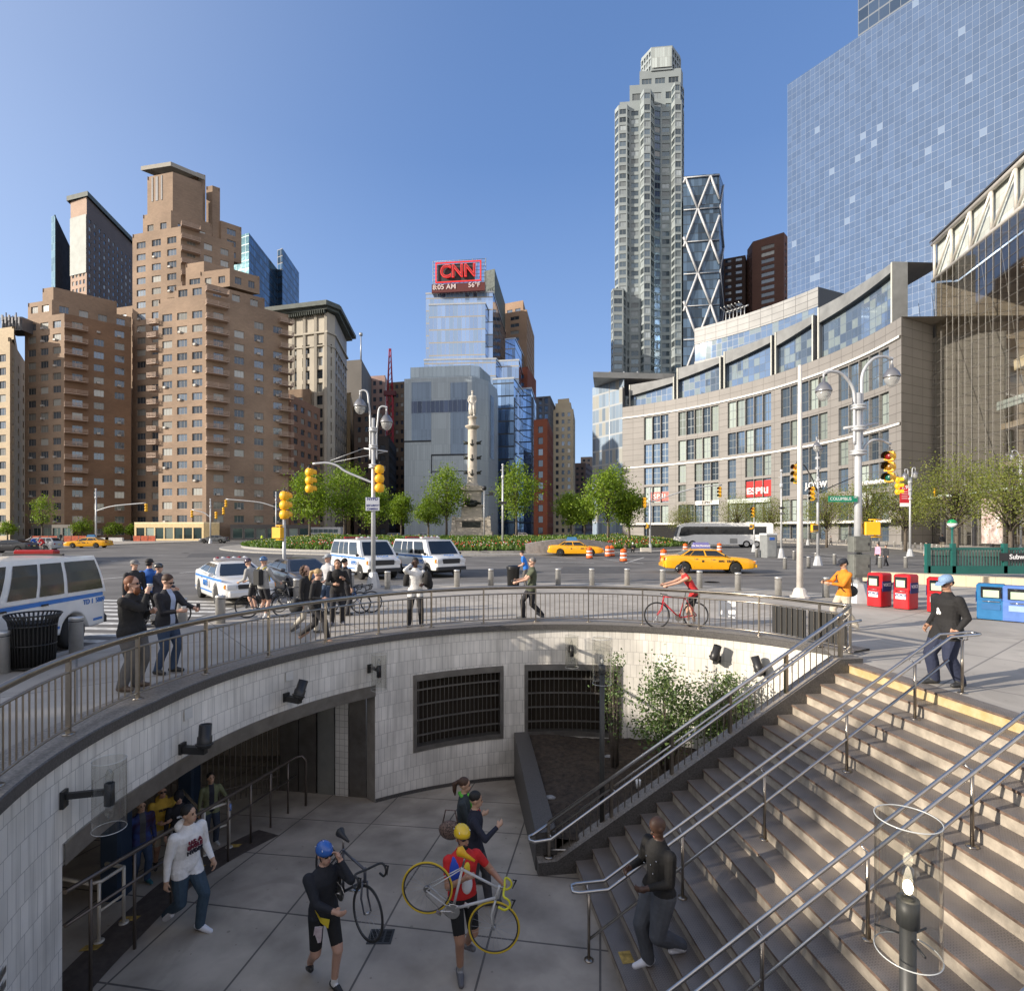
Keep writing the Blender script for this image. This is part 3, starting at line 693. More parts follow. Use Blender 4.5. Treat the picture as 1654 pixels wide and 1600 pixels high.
# left: stepped brick apartment block
def apartment():
 b = Bld('apartment_building', 'stepped tan brick apartment block with balconies and a slim crowned tower', 'building', (PX(260, 124), 124, 0))
 sp = dict(bw=3.35, w=2.15, fh=2.92, h=1.55, sill=.95, m=.35, nx=3, nz=1, top=1.0, rec=.22); spn = dict(sp, bw=3.1, w=1.5)
 spd = dict(sp, bw=3.9, w=1.9, nx=3, skip=lambda i, j: (i*7+j*3) % 11 == 0)
 bal = []; acs = []
 def wing(A, aL, aLang, bL, bang, z0, z1, s1=sp, s2=spd, mi=0, mi2=None):
  B_ = along(A, aLang, aL); Cc = along(B_, bang, bL); q = quad3(A, B_, Cc); s2 = dict(s2, mi=mi2) if (mi2 is not None and isinstance(s2, dict)) else s2
  b.vol(q, z0, z1, [s1, s2, None, None], mi, 2, parapet=.9); return A, B_, Cc
 A = pt(40, 128); wl = wing(A, to_px(A, -16, 104), -16, to_px(along(A, -16, to_px(A, -16, 104)), 44, 212), 44, 0, PZ(507, 125), mi2=1)
 wing(along(A, -16, 1.0), 7.5, -16, 15, 44, PZ(507, 125), PZ(482, 125), dict(sp, top=.3), dict(spn, top=.3))
 wing(along(A, 10, 3.6), 3.4, -16, 12, 44, PZ(482, 125), PZ(455, 125), None, None)
 L0 = pt(170, 146); wing(L0, 24, -16, 8, 42, 0, PZ(500, 146), dict(sp, bw=3.8, w=1.9), dict(spn))
 R = pt(256, 122); LR = to_px(R, -14, 333); LD = to_px(along(R, -14, LR), 42, 466); wr = wing(R, LR, -14, LD, 42, 0, PZ(478, 120), dict(sp, bw=3.75, w=2.5), dict(spd))
 rb = wr[1]
 wing(along(R, 35, 3), LR-4.2, -14, LD-5, 42, PZ(478, 120)+.2, PZ(461, 123), dict(sp, top=.2), dict(spn, top=.2, bw=3.4))
 wing(along(R, 36, 8), LR-4.5, -14, LD-11, 42, PZ(463, 125), PZ(447, 129), dict(spn, top=.2), dict(spn, top=.2))
 T = pt(214, 137); LT = to_px(T, -15, 292); wing(T, LT, -15, to_px(along(T, -15, LT), 42, 378), 42, 0, PZ(372, 135), dict(sp, bw=3.9, w=2.3), dict(spd, bw=3.8))
 wing(along(T, 20, 2.2), 8.6, -15, 9, 42, PZ(372, 135), PZ(345, 137), dict(spn, top=.2), dict(spn, top=.2))
 T2 = pt(238, 139); wing(T2, to_px(T2, -15, 279), -15, 6.6, 42, PZ(372, 135), PZ(286, 139), dict(bw=5.9, w=1.6, fh=9.8, h=1.9, sill=.9, nx=2, top=8, m=.2), None)
 wing(pt(308, 143), 1.9, -15, 2.0, 42, PZ(372, 138), PZ(284, 144), None, None); wing(pt(333, 146), 2.0, -15, 1.8, 42, PZ(372, 138), PZ(309, 148), None, None)
 wing(pt(344, 147), 2.6, -15, 5, 42, PZ(390, 138), PZ(362, 148), None, dict(spn, top=.2, m=.2))
 wing(pt(300, 131), 5.2, -15, 9, 42, PZ(478, 120), PZ(420, 129), dict(sp, m=.2), spn)
 S = pt(217, 119); Sb = along(S, -6, 15.8); Sc = along(Sb, 38, 3); f = flat(S, Sb)
 b.facade(f, cutlist(f.L, dict(bw=2.0, w=1.75, m=.3)), [(.35, 2.75)], 0, 3.6, 3, nx=1, nz=1, rec=.15, gm=1); b.vol(quad3(S, Sb, Sc), 3.6, 3.9, [4, 4, 4, 4], 4, 2)
 for i, e in enumerate(('l', 'r')): pass
 f2 = flat(Sb, Sc); b.plain(f2, 0, 3.6, 3)
 S = pt(372, 118.5); Sb = along(S, 39, 17); f = flat(S, Sb); b.facade(f, cutlist(f.L, dict(bw=2.4, w=2.0, m=.3)), [(.4, 2.6)], 0, 3.4, 5, nx=1, nz=1, rec=.2, gm=1)
 b.wall.face([f(0, 3.4), f(f.L, 3.4), f(f.L, 3.4, -3), f(0, 3.4, -3)], 2)
 S = pt(50, 125); Sb = along(S, -14, 12); f = flat(S, Sb); b.facade(f, cutlist(f.L, dict(bw=2.8, w=2.2, m=.3)), [(.3, 2.7)], 0, 3.4, 5, nx=2, nz=1, rec=.2, gm=1); b.wall.face([f(0, 3.4), f(f.L, 3.4), f(f.L, 3.4, -3), f(0, 3.4, -3)], 2)
 b.finish([B_TAN, B_TAN2, mat('roof_tar', (.22, .19, .16)), mat('cream_trim', (.62, .47, .24)), mat('gold_trim', (.75, .62, .38)), B_DKGREY], [G_WIN, G_SHOP], W_FR)
 m = MB(); q = quad3(along(T2, 200, 1.4), along(along(T2, -15, 6.4), -30, 1.2), along(along(along(T2, -15, 6.4), 42, 7.2), 10, 1.0)); zc = PZ(283, 139); m.prism(q, zc+.9, zc+1.9); b.part('crown_roof', m, mat('crown_slab', (.33, .31, .27), rough=.8))
 m = MB(); c = T2
 for k in (1.6, 3.0, 4.5): p = along(T2, -15, k); pn = along(p, -105, .03); m.box((pn[0], pn[1], PZ(308, 139)), (.75 if k == 3.0 else .45, .12, 6.0), rz=radians(-15))
 b.part('crown_slot', m, W_FRD)
 def bstack(P, ang, wd, dp, z0, n):
  for i in range(n):
   z = z0+2.92*i; m = MB(); M = Matrix.Translation((P[0], P[1], 0)) @ Matrix.Rotation(radians(ang), 4, 'Z')
   m.box((0, -dp/2+.1, z), (wd, dp, .18), M=M)
   for k in range(3): m.box((0, -dp+.12, z+.35+k*.26), (wd, .05, .10), M=M); m.box((-wd/2+.03, -dp/2+.1, z+.35+k*.26), (.05, dp, .10), M=M); m.box((wd/2-.03, -dp/2+.1, z+.35+k*.26), (.05, dp, .10), M=M)
   for x in (-wd/2+.03, 0, wd/2-.03): m.box((x, -dp+.12, z+.5), (.06, .06, 1.0), M=M)
   b.part('balcony', m, M_RAILB)
 q = along(wl[1], 44, 2.0); bstack(q, 44, 4.2, 1.6, 12.3, 13)
 q = along(rb, 42, 2.0); bstack(q, 42, 4.4, 1.6, 15.2, 14)
 q = along(R, 166, 1.0); bstack((q[0], q[1]+.6), -14, 2.4, 1.5, 15.2, 12)
 q = along(along(T, -15, LT), 42, 2.0); bstack(q, 40, 4, 1.5, PZ(478, 130)+3.4, 6)
 q = along(rb, 42, LD-.8); bstack(q, 42, 3.0, 1.7, 15.2, 13)
 am = mat('ac_box', (.42, .39, .35), rough=.6, var=.3); fs = [flat(R, rb), flat(wr[1], wr[2]), flat(wl[0], wl[1]), flat(wl[1], wl[2]), flat(T, along(T, -15, 14.6))]
 for fi, f in enumerate(fs):
  cs = cutlist(f.L, dict(sp, bw=3.75, w=2.5) if fi == 0 else spd if fi in (1, 3) else sp if fi == 2 else dict(sp, bw=3.9, w=2.3)); ztop = (PZ(480, 120), PZ(480, 120), PZ(510, 125), PZ(510, 125), PZ(375, 137))[fi]
  rs = rowlist(0, ztop, sp)
  for j, (c, d) in enumerate(rs):
   for i, (a, bb) in enumerate(cs):
    if (fi == 4 and c < 45) or random.random() > (.38 if fi in (1, 3) else .22): continue
    m = MB(); x = a+.55; p = Vector(f(x, c+.05, .12)); q = Vector(f(x+.6, c+.05, .12)); ang = atan2(q.y-p.y, q.x-p.x); m.box(((p.x+q.x)/2, (p.y+q.y)/2, c+.2), (.66, .55, .42), rz=ang); b.part('air_conditioner', m, am)
apartment()
# other left-hand buildings
def simple(name, label, q, z0, z1, specs, mats, gl=(None,), fr=None, maxn=100, extra=None, mi=0, parapet=.8, group=None):
 b = Bld(name, label, 'building', (q[0][0], q[0][1], 0), group=group); b.vol(q, z0, z1, specs, mi, len(mats)-1, parapet)
 if extra: extra(b)
 b.finish(mats, [g or G_WIN for g in gl], fr or W_FRD, maxn); return b
ROOF = mat('roof_tar', (.22, .19, .16))
def left_buildings():
 A = pt(-45, 124); B_ = pt(16, 121); Cc = pt(42, 140)
 b = Bld('apartment_building', 'pale tan apartment building cut by the frame beside the stepped brick block', 'building', (B_[0], B_[1], 0))
 sp = dict(bw=3.6, w=2.3, fh=2.92, h=1.6, sill=.95, nx=3, top=1.2); b.vol(quad3(A, B_, Cc), 0, PZ(545, 121), [sp, dict(sp, bw=6, w=1.3, nx=1), None, None], 0, 1, .8)
 b.vol(quad3(along(A, 20, 2), along(B_, 100, 1.2), along(Cc, 180, 2)), PZ(545, 121), PZ(524, 121), [None]*4, 0, 1, .4); b.finish([bk('pale_tan_brick', (.50, .40, .27)), ROOF], [G_WIN], W_FR)
 m = MB(); c = along(B_, 120, 4); zt = PZ(524, 121); m.prism([(c[0]-3, c[1]), (c[0]+1.6, c[1]), (c[0]+1.6, c[1]+4), (c[0]-3, c[1]+4)], zt, zt+3.0)
 for k in range(7): x = c[0]-3.2+k*.75; m.tube((x, c[1]-.3, zt), (x, c[1]-.3, zt+2.4+(k % 3)*.7), .12, seg=6); m.box((x, c[1]-.4, zt+2.0+(k % 2)*.6), (.35, .25, 1.3))
 b.part('rooftop_antennas', m, mat('antenna_grey', (.16, .16, .17), rough=.5, metal=.4))
 A = pt(83, 292); simple('office_tower', 'thin black glass slab tower behind the old hotel', quad3(A, pt(89, 290), pt(118, 330)), 0, PZ(347, 290), [0, 1, 1, 1], [curtain('slab_green', (.35, .5, .5), (.2, .3, .3), 1.5, 3.6), mat('slab_black', (.022, .024, .028), rough=.95, spec=.05, var=.3, vs=.3), ROOF])
 A = pt(114, 262); B_ = pt(140, 258); Cc = pt(238, 318); b = Bld('hotel_tower', 'tall old hotel tower with a lit narrow front and long dark window side', 'building', (B_[0], B_[1], 0))
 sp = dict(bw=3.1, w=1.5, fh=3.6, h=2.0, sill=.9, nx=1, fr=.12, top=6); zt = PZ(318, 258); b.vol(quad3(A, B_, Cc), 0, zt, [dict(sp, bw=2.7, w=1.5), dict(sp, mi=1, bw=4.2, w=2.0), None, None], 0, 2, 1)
 q = quad3(along(A, 215, 1.5), along(B_, -40, 1.5), along(Cc, 0, 1.5)); b.vol(q, zt, zt+2.2, [3]*4, 3, 3); m = MB(); f = flat(A, B_)
 m.face([f(0, zt-35, .3), f(f.L, zt-35, .3), f(f.L, zt-8, .3), f(0, zt-8, .3)]); b.part('pale_panel', m, mat('pale_cloth', (.22, .245, .225), var=.2, vs=.3))
 b.finish([bk('hotel_brick', (.46, .33, .25)), bk('hotel_side', (.14, .11, .10)), ROOF, B_COPPER], [G_WIN, G_WIN2], W_FR, 60)  # side brick is the front brick with the side's shade in its colour
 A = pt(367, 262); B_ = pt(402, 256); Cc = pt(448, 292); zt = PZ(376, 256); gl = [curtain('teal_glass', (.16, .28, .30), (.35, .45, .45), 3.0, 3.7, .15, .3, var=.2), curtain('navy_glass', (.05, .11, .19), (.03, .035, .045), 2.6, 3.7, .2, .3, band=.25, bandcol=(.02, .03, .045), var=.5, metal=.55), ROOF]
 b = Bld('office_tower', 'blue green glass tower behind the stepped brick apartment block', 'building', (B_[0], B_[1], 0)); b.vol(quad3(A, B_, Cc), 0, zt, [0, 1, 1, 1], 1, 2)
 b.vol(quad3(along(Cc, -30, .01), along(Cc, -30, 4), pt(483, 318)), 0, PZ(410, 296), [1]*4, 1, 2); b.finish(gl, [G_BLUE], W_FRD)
 A = pt(462, 142); B_ = pt(470, 141); Cc = pt(517, 158); simple('apartment_building', 'lower dark brown brick building between the stepped block and the white cornice tower', quad3(A, B_, Cc), 0, PZ(637, 141), [None, dict(bw=3.4, w=1.9, fh=2.92, h=1.5, sill=.9, nx=2, top=.8), None, None], [B_BROWN, ROOF], (G_WIN,), W_FR, 60)
 b = Bld('apartment_building', 'shadowed brick rear wing with orange parapet above the brown building', 'building', pt(480, 165)+(0,)); b.vol(quad3(pt(462, 166), pt(500, 165), pt(512, 175)), 0, PZ(628, 165), [dict(bw=3.6, w=1.8, fh=3, h=1.5), None, None, None], 0, 1, 1.2); b.finish([B_TAN, ROOF], [G_WIN], W_FR, 30)
 A = pt(440, 172); B_ = pt(529, 166); C2 = pt(541, 169); Cc = pt(560, 192); D = (A[0], A[1]+24)
 zt = PZ(508, 168); b = Bld('stone_tower', 'pale stone office tower with a huge dark overhanging cornice', 'building', (B_[0], B_[1], 0))
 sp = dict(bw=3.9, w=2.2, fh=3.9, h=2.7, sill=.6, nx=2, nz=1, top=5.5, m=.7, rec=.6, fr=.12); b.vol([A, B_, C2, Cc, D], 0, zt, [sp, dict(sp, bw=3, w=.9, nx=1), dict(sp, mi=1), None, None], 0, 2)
 m = MB(); f = flat(A, B_)
 for k in range(6):     # projecting piers
  x = f.L*(k)/5.0; p = f(min(max(x, .4), f.L-.4), zt/2, .25); m.box((p[0], p[1], zt/2), (.8, .5, zt-1))
 b.part('pier', m, B_LIME)
 for z, e, h, mm in ((zt-6.2, .6, .5, B_LIME), (zt-10, .3, .35, B_LIME), (zt+.3, 1.8, .8, B_COPPER), (zt+1.1, 3.0, 1.1, B_COPPER), (zt+2.2, 2.4, .5, B_COPPER)):
  m = MB(); q = [(A[0]-e, A[1]-e), (B_[0]+e*.2, B_[1]-e), (C2[0]+e*.8, C2[1]-e*.6), (Cc[0]+e, Cc[1]+e*.3), (D[0], D[1]+e)]; m.prism(q, z, z+h, bottom=True); b.part('cornice', m, mm)
 m = MB()
 for k in range(26): p = f(f.L*(k+.5)/26, zt, .9); m.box((p[0], p[1], zt-.2), (.28, 1.6, 1.1))
 b.part('cornice_bracket', m, B_COPPER)
 m = MB(); m.box((PX(465, 180), 180, zt+4.5), (1.6, 1.6, 3)); m.box((PX(525, 180), 180, zt+5), (1.4, 1.4, 4)); b.part('roof_chimney', m, B_BROWN)
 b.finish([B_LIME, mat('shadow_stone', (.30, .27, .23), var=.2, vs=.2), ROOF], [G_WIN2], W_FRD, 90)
 for (p0, p1, p2, Y, py, mm, lab, sp) in (
   (553, 584, 600, 215, 583, B_DKGREY, 'plain dark grey slab tower with an antenna mast behind the stone tower', None),
   (548, 566, 572, 196, 636, bk('buff', (.42, .31, .18)), 'small buff brick building squeezed behind the stone tower', dict(bw=3.5, w=1.6, fh=3.4, h=1.8)),
   (572, 600, 612, 188, 668, bk('umber', (.17, .125, .10)), 'dark brown office block left of the twin lamp post', dict(bw=2.6, w=1.2, fh=3.4, h=1.7, nx=1)),
   (588, 622, 632, 240, 608, bk('pinkish', (.33, .22, .19)), 'pinkish brown tower behind the twin lamp post', dict(bw=3, w=1.5, fh=3.5, h=1.8, nx=1)),
   (626, 656, 664, 205, 618, bk('dun', (.155, .115, .085)), 'dark brown gridded office tower beside the pale museum', dict(bw=2.0, w=1.1, fh=3.3, h=1.4, nx=1, fr=.05)),
   (608, 628, 640, 172, 705, bk('coal', (.055, .05, .05)), 'low black building between the lamp post and the museum', dict(bw=2.6, w=1.6, fh=3.2, h=1.7, nx=1)),
   (862, 884, 893, 170, 678, B_RED, 'narrow red brick building right of the glass office tower', dict(bw=2.9, w=1.4, fh=3.4, h=2.0, nx=1)),
   (866, 889, 899, 230, 641, mat('slate', (.12, .13, .15)), 'slate grey tower rising behind the red brick building', dict(bw=1.8, w=1.1, fh=3.3, h=2.4, nx=1)),
   (893, 926, 929, 240, 662, B_BEIGE, 'slim beige stone tower with a stepped top far down the avenue', dict(bw=2.5, w=1.2, fh=3.1, h=1.7, nx=1, fr=0)),
   (927, 946, 957, 330, 748, bk('far_brown', (.15, .11, .10)), 'distant brown block at the end of the avenue', dict(bw=3, w=1.5, fh=3.3, h=1.5, nx=1, fr=0)),
   (938, 956, 962, 400, 738, bk('far_tan', (.30, .24, .2)), 'distant tan block behind the brown one down the avenue', dict(bw=3, w=1.5, fh=3.3, h=1.5, nx=1, fr=0)),
   (505, 548, 556, 230, 700, mat('shade_wall', (.12, .11, .11)), 'plain shaded block low behind the stone tower', dict(bw=3, w=1.4, fh=3.4, h=1.8, nx=1)),
   (884, 925, 940, 300, 800, mat('end_block', (.10, .085, .08)), 'low dark block closing the view down the avenue', dict(bw=3, w=1.6, fh=3.4, h=1.8, nx=1))):
  q = quad3(pt(p0, Y), pt(p1, Y-2), pt(p2, Y+24)); bb = simple('office_building' if 'brick' not in lab else 'brick_building', lab, q, 0, PZ(py, Y), [sp, sp, None, None], [mm, ROOF], (G_WIN2,), W_FRD, 50)
  if 'beige' in lab:
   zt = PZ(py, Y); m = MB(); a = quad3(pt(897, Y+2), pt(922, Y), pt(925, Y+20)); m.prism(a, zt, zt+3.2)
   a = quad3(pt(901, Y+4), pt(919, Y+2), pt(921, Y+16)); m.prism(a, zt+3.2, zt+5.5); bb.part('stepped_top', m, B_BEIGE)
  if 'antenna' in lab:
   m = MB(); x = PX(583, 220); z = PZ(583, 220); m.tube((x, 220, z), (x, 220, z+10), .35, .2, 6); m.tube((x, 220, z+10), (x, 220, z+11), .7, seg=6); bb.part('antenna_mast', m, M_GALV)
 t = thing('tower_crane', 'red lattice tower crane mast rising beside the brown office tower', 'crane', (PX(630, 200), 200, 0)); m = MB(); H = PZ(640, 200)
 for sx in (-1, 1):
  for sy in (-1, 1): m.tube((sx*1.0, sy*1.0, 0), (sx*1.0, sy*1.0, H), .18, seg=5)
 k = 0; z = 0
 while z < H-2: m.tube((-1, -1, z), (1, -1, z+2.5), .12, seg=4); m.tube((1, -1, z), (1, 1, z+2.5), .12, seg=4); m.tube((1, -1, z+2.5), (-1, -1, z+2.5), .1, seg=4); z += 2.5
 cr = mat('crane_red', (.32, .02, .035), rough=.6); m.build('mast', cr, t); m = MB(); z = H; top = PZ(563, 200)-H
 for sx in (-1, 1):
  for sy in (-1, 1): m.tube((sx*.9, sy*.9, H), (sx*.25, sy*.25, H+top), .16, seg=5)
 for k in range(8): zz = H+top*k/8; r = .9-.65*k/8; m.tube((-r, -r, zz), (r*.9, -r, zz+top/8), .1, seg=4)
 m.build('jib', cr, t); m = MB(); m.box((0, 0, H+1), (4.2, 2.2, 1.6)); m.build('slewing_cab', mat('crane_dark', (.1, .02, .03)), t)
left_buildings()
# centre: museum, glass office tower with sign
def museum():
 glz = [curtain('museum_glaze', (.31, .36, .395), (.22, .26, .30), .62, 4.4, .05, .05, var=.08, metal=.25, rough=.3, wob=0), curtain('museum_dark', (.15, .20, .27), (.10, .14, .19), .62, 4.4, .05, .05, var=.12, metal=.5, rough=.15, wob=0), curtain('museum_band', (.06, .08, .13), (.2, .25, .3), 1.3, 4.4, .1, .05, var=.3, metal=.7), mat('museum_slot', (.015, .02, .03)), ROOF, curtain('museum_top', (.34, .41, .46), (.24, .3, .35), 1.3, 4.6, .1, .1, var=.1, metal=.4, rough=.2, wob=0)]
 Y0 = 160; A = pt(653, Y0); B_ = pt(762, Y0-3); C2 = pt(789, Y0+2); Dd = pt(803, Y0+12); E = (Dd[0], Dd[1]+14); Fp = (A[0], A[1]+24)
 b = Bld('museum_building', 'pale grey glazed museum block with dark slots behind the column monument', 'museum', (B_[0], B_[1], 0)); zt = PZ(612, Y0)
 b.vol([A, B_, C2, Dd, E, Fp], 0, zt, [0]*6, 0, 4)
 q = lambda px, YY: pt(px, YY); b.vol([pt(663, Y0+1), pt(760, Y0-1.5), pt(775, Y0), pt(792, Y0+10), (PX(792, Y0+10), Y0+20), (PX(663, Y0), Y0+22)], zt, PZ(592, Y0), [5]*6, 5, 4)
 f = flat(A, B_); u = lambda px: (px-653)/(762-653)*f.L; Z = lambda py: PZ(py, Y0-1.5)
 for px0, px1, y0, y1, mi in ((665, 697, 711, 616, 1), (728, 755, 734, 619, 1), (665, 758, 666, 647, 2), (653, 697, 713, 710.5, 3), (697, 762, 736, 733.5, 3), (697, 698.4, 765, 735, 3), (697, 762, 762, 760.6, 3), (760.5, 762, 790, 736, 3), (715, 762, 790, 788.6, 3)):
  d = .05 if mi != 2 else .09
  if mi == 3: d = .12
  a, c = u(px0), u(px1); b.wall.face([f(a, Z(y0), d), f(c, Z(y0), d), f(c, Z(y1), d), f(a, Z(y1), d)], mi, [(a, Z(y0)), (c, Z(y0)), (c, Z(y1)), (a, Z(y1))])
 f = flat(C2, Dd); b.wall.face([f(f.L*.2, Z(736), .05), f(f.L*.6, Z(736), .05), f(f.L*.6, Z(630), .05), f(f.L*.2, Z(630), .05)], 1, [(0, 0), (2, 0), (2, 30), (0, 30)])
 b.finish(glz, [G_BLUE], W_FRD)
museum()
def cnn():
 gl = [curtain('office_glass', (.36, .50, .74), (.36, .33, .27), 1.5, 4.7, .06, .42, var=.12, metal=.85, rough=.04, lite=.3, litecol=(.27, .38, .55), wob=.04), curtain('office_glass_side', (.32, .46, .68), (.05, .06, .08), 1.5, 4.7, .06, .45, var=.15, metal=.9, rough=.05), ROOF, curtain('office_glass_low', (.32, .48, .72), (.04, .05, .06), 1.5, 4.4, .08, .5, var=.35, metal=.9)]
 Y = 205
 b = Bld('office_tower', 'blue glass office tower stepping down in tiers with a rooftop news sign', 'office tower', (PX(740, Y), Y, 0))
 def tier(p0, p1, p2, Y0, dy, pt0, z0=0, m=(0, 1)):
  q = quad3(pt(p0, Y0), pt(p1, Y0-1.5), pt(p2, Y0+dy)); b.vol(q, z0, PZ(pt0, Y0), [m[0], m[1], 1, 1], 1, 2)
  zt = PZ(pt0, Y0); mm = MB(); mm.prism([(q[0][0]-.15, q[0][1]-.15), (q[1][0]+.15, q[1][1]-.15), (q[2][0]+.15, q[2][1]), (q[3][0], q[3][1])], zt-.35, zt+.25); b.part('parapet', mm, W_FRS); return q
 tier(688, 796, 817, Y+6, 44, 474); tier(693, 784, 812, Y, 40, 492); tier(685, 801, 817, Y-6, 14, 581); tier(800, 838, 846, Y-2, 24, 583, m=(0, 1)); tier(796, 830, 846, Y-10, 18, 612, m=(3, 1)); tier(838, 858, 866, Y+8, 24, 628, m=(3, 3)); tier(816, 832, 846, Y+22, 22, 548)
 b.finish(gl, [G_BLUE], W_FRD)
 m = MB(); zt = PZ(474, Y+6); m.prism(quad3(pt(782, Y+14), pt(799, Y+12), pt(816, Y+46)), zt, PZ(438, Y+14)); b.part('roof_plant', m, mat('plant_grille', (.10, .12, .11), rough=.7, var=.4, vs=1.2))
 t = thing('roof_sign', 'red outlined rooftop news sign on scaffold with time and temperature strip', 'sign', (PX(741, Y+5), Y+5, PZ(474, Y+5)), world=True)
 O = P3(741, 448, Y+4); e1 = P3(785, 441, Y+2)-P3(697, 455, Y+4.5); ax = Vector((e1.x, e1.y, 0)).normalized(); W_ = e1.length; dark = mat('sign_dark', (.03, .035, .04)); red = emis('sign_red', (.55, .02, .02), .5)
 sl = (P3(780, 424, Y+3).z-P3(700, 431, Y+3).z)/(P3(780, 424, Y+3).x-P3(700, 431, Y+3).x)
 zc = lambda py: PZ(py, Y+4); m = MB(); up = Vector((0, 0, 1)); n = Vector((ax.y, -ax.x, 0))
 Of = Vector((PX(741, Y+4), Y+3.4, 0)); hw = (PX(784, Y+4)-PX(697, Y+4))/2
 m.extrude([(-hw, zc(473.5)), (hw, zc(473.5)), (hw, zc(460)), (-hw, zc(460))], Of, ax, up, -n*-.8); m.build('time_strip', mat('strip_maroon', (.09, .012, .01)), t)
 m = MB(); hx = hw*.86; zb, zt2 = zc(458), zc(425); fr = .45
 for (a0, b0, a1, b1) in ((-hx, zb, hx, zb+fr), (-hx, zt2-fr, hx, zt2), (-hx, zb, -hx+fr, zt2), (hx-fr, zb, hx, zt2)):
  m.extrude([(a0, b0), (a1, b0), (a1, b1), (a0, b1)], Of+n*.5, ax, up, n*.35)
 m.build('red_border', red, t); m = MB(); m.extrude([(-hx*.95, zb+.3), (hx*.72, zb+.3), (hx*.72, zt2-.5), (-hx*.95, zt2-.5)], Of+n*-.3, ax, up, n*.3); m.build('dark_panel', dark, t)
 m = MB()
 for k in range(13): x = -hw+2*hw*k/12; m.tube(Of+ax*x-n*1.2+up*zc(474), Of+ax*x-n*1.2+up*zc(418+(k % 3)), .13, seg=4)
 for k in range(8): z = zc(460)+(zc(419)-zc(460))*k/7; m.tube(Of-ax*hw-n*1.2+up*z, Of+ax*hw-n*1.2+up*z, .1, seg=4)
 for k in range(6): x = -hw+2*hw*k/6; m.tube(Of+ax*x-n*1.2+up*zc(460), Of+ax*(x+2*hw/6)-n*1.2+up*zc(420), .09, seg=4)
 m.build('scaffold', mat('scaffold', (.35, .36, .36), metal=.5), t)
 zl = (zb+zt2)/2; sz = (zt2-zb)*.86
 lettering('CNN', sz, Of+n*.95+up*zl, ax, up, emis('sign_letter_red', (.65, .03, .03), .35), t, 'channel_letters', .3, bold=.16, sx=.92)
 lettering('CNN', sz, Of+n*1.35+up*zl, ax, up, mat('sign_letter_dark', (.25, .02, .02), rough=.4), t, 'letter_inline', .04, bold=-.13, sx=.92)
 pale = mat('strip_text', (.62, .50, .48)); lettering('8:05 AM', 2.6, Of+n*.93+ax*(-hw*.52)+up*zc(465.3), ax, up, pale, t, 'time_text', .03, bold=.04); lettering("56°F", 2.4, Of+n*.93+ax*(hw*.6)+up*zc(464.5), ax, up, pale, t, 'temperature_text', .03, bold=.04)
 q = quad3(pt(812, 255), pt(851, 250), pt(863, 285)); sp = dict(bw=6.2, w=2.5, fh=3.2, h=1.6, nx=2, fr=.1)
 simple('brick_tower', 'tan brick apartment tower behind the glass office tower', q, 0, PZ(500, 250), [dict(sp, bw=7, w=3.8, m=2), dict(sp, bw=2.4, w=1.5), None, None], [bk('tower_brick', (.36, .24, .16)), ROOF], (G_WIN2,), W_FR, 60,
           extra=lambda b: b.vol(quad3(pt(815, 258), pt(845, 254), pt(852, 275)), PZ(500, 250), PZ(482, 252), [dict(sp, bw=3, w=2)]+[None]*3, 0, 1))
 simple('brick_building', 'short old red brown building in front of the tan brick tower', quad3(pt(834, 222), pt(852, 219), pt(866, 240)), 0, PZ(592, 219), [dict(sp, bw=3, w=1.4), None, None, None], [B_RED, ROOF], (G_WIN2,), W_FR, 30)
cnn()
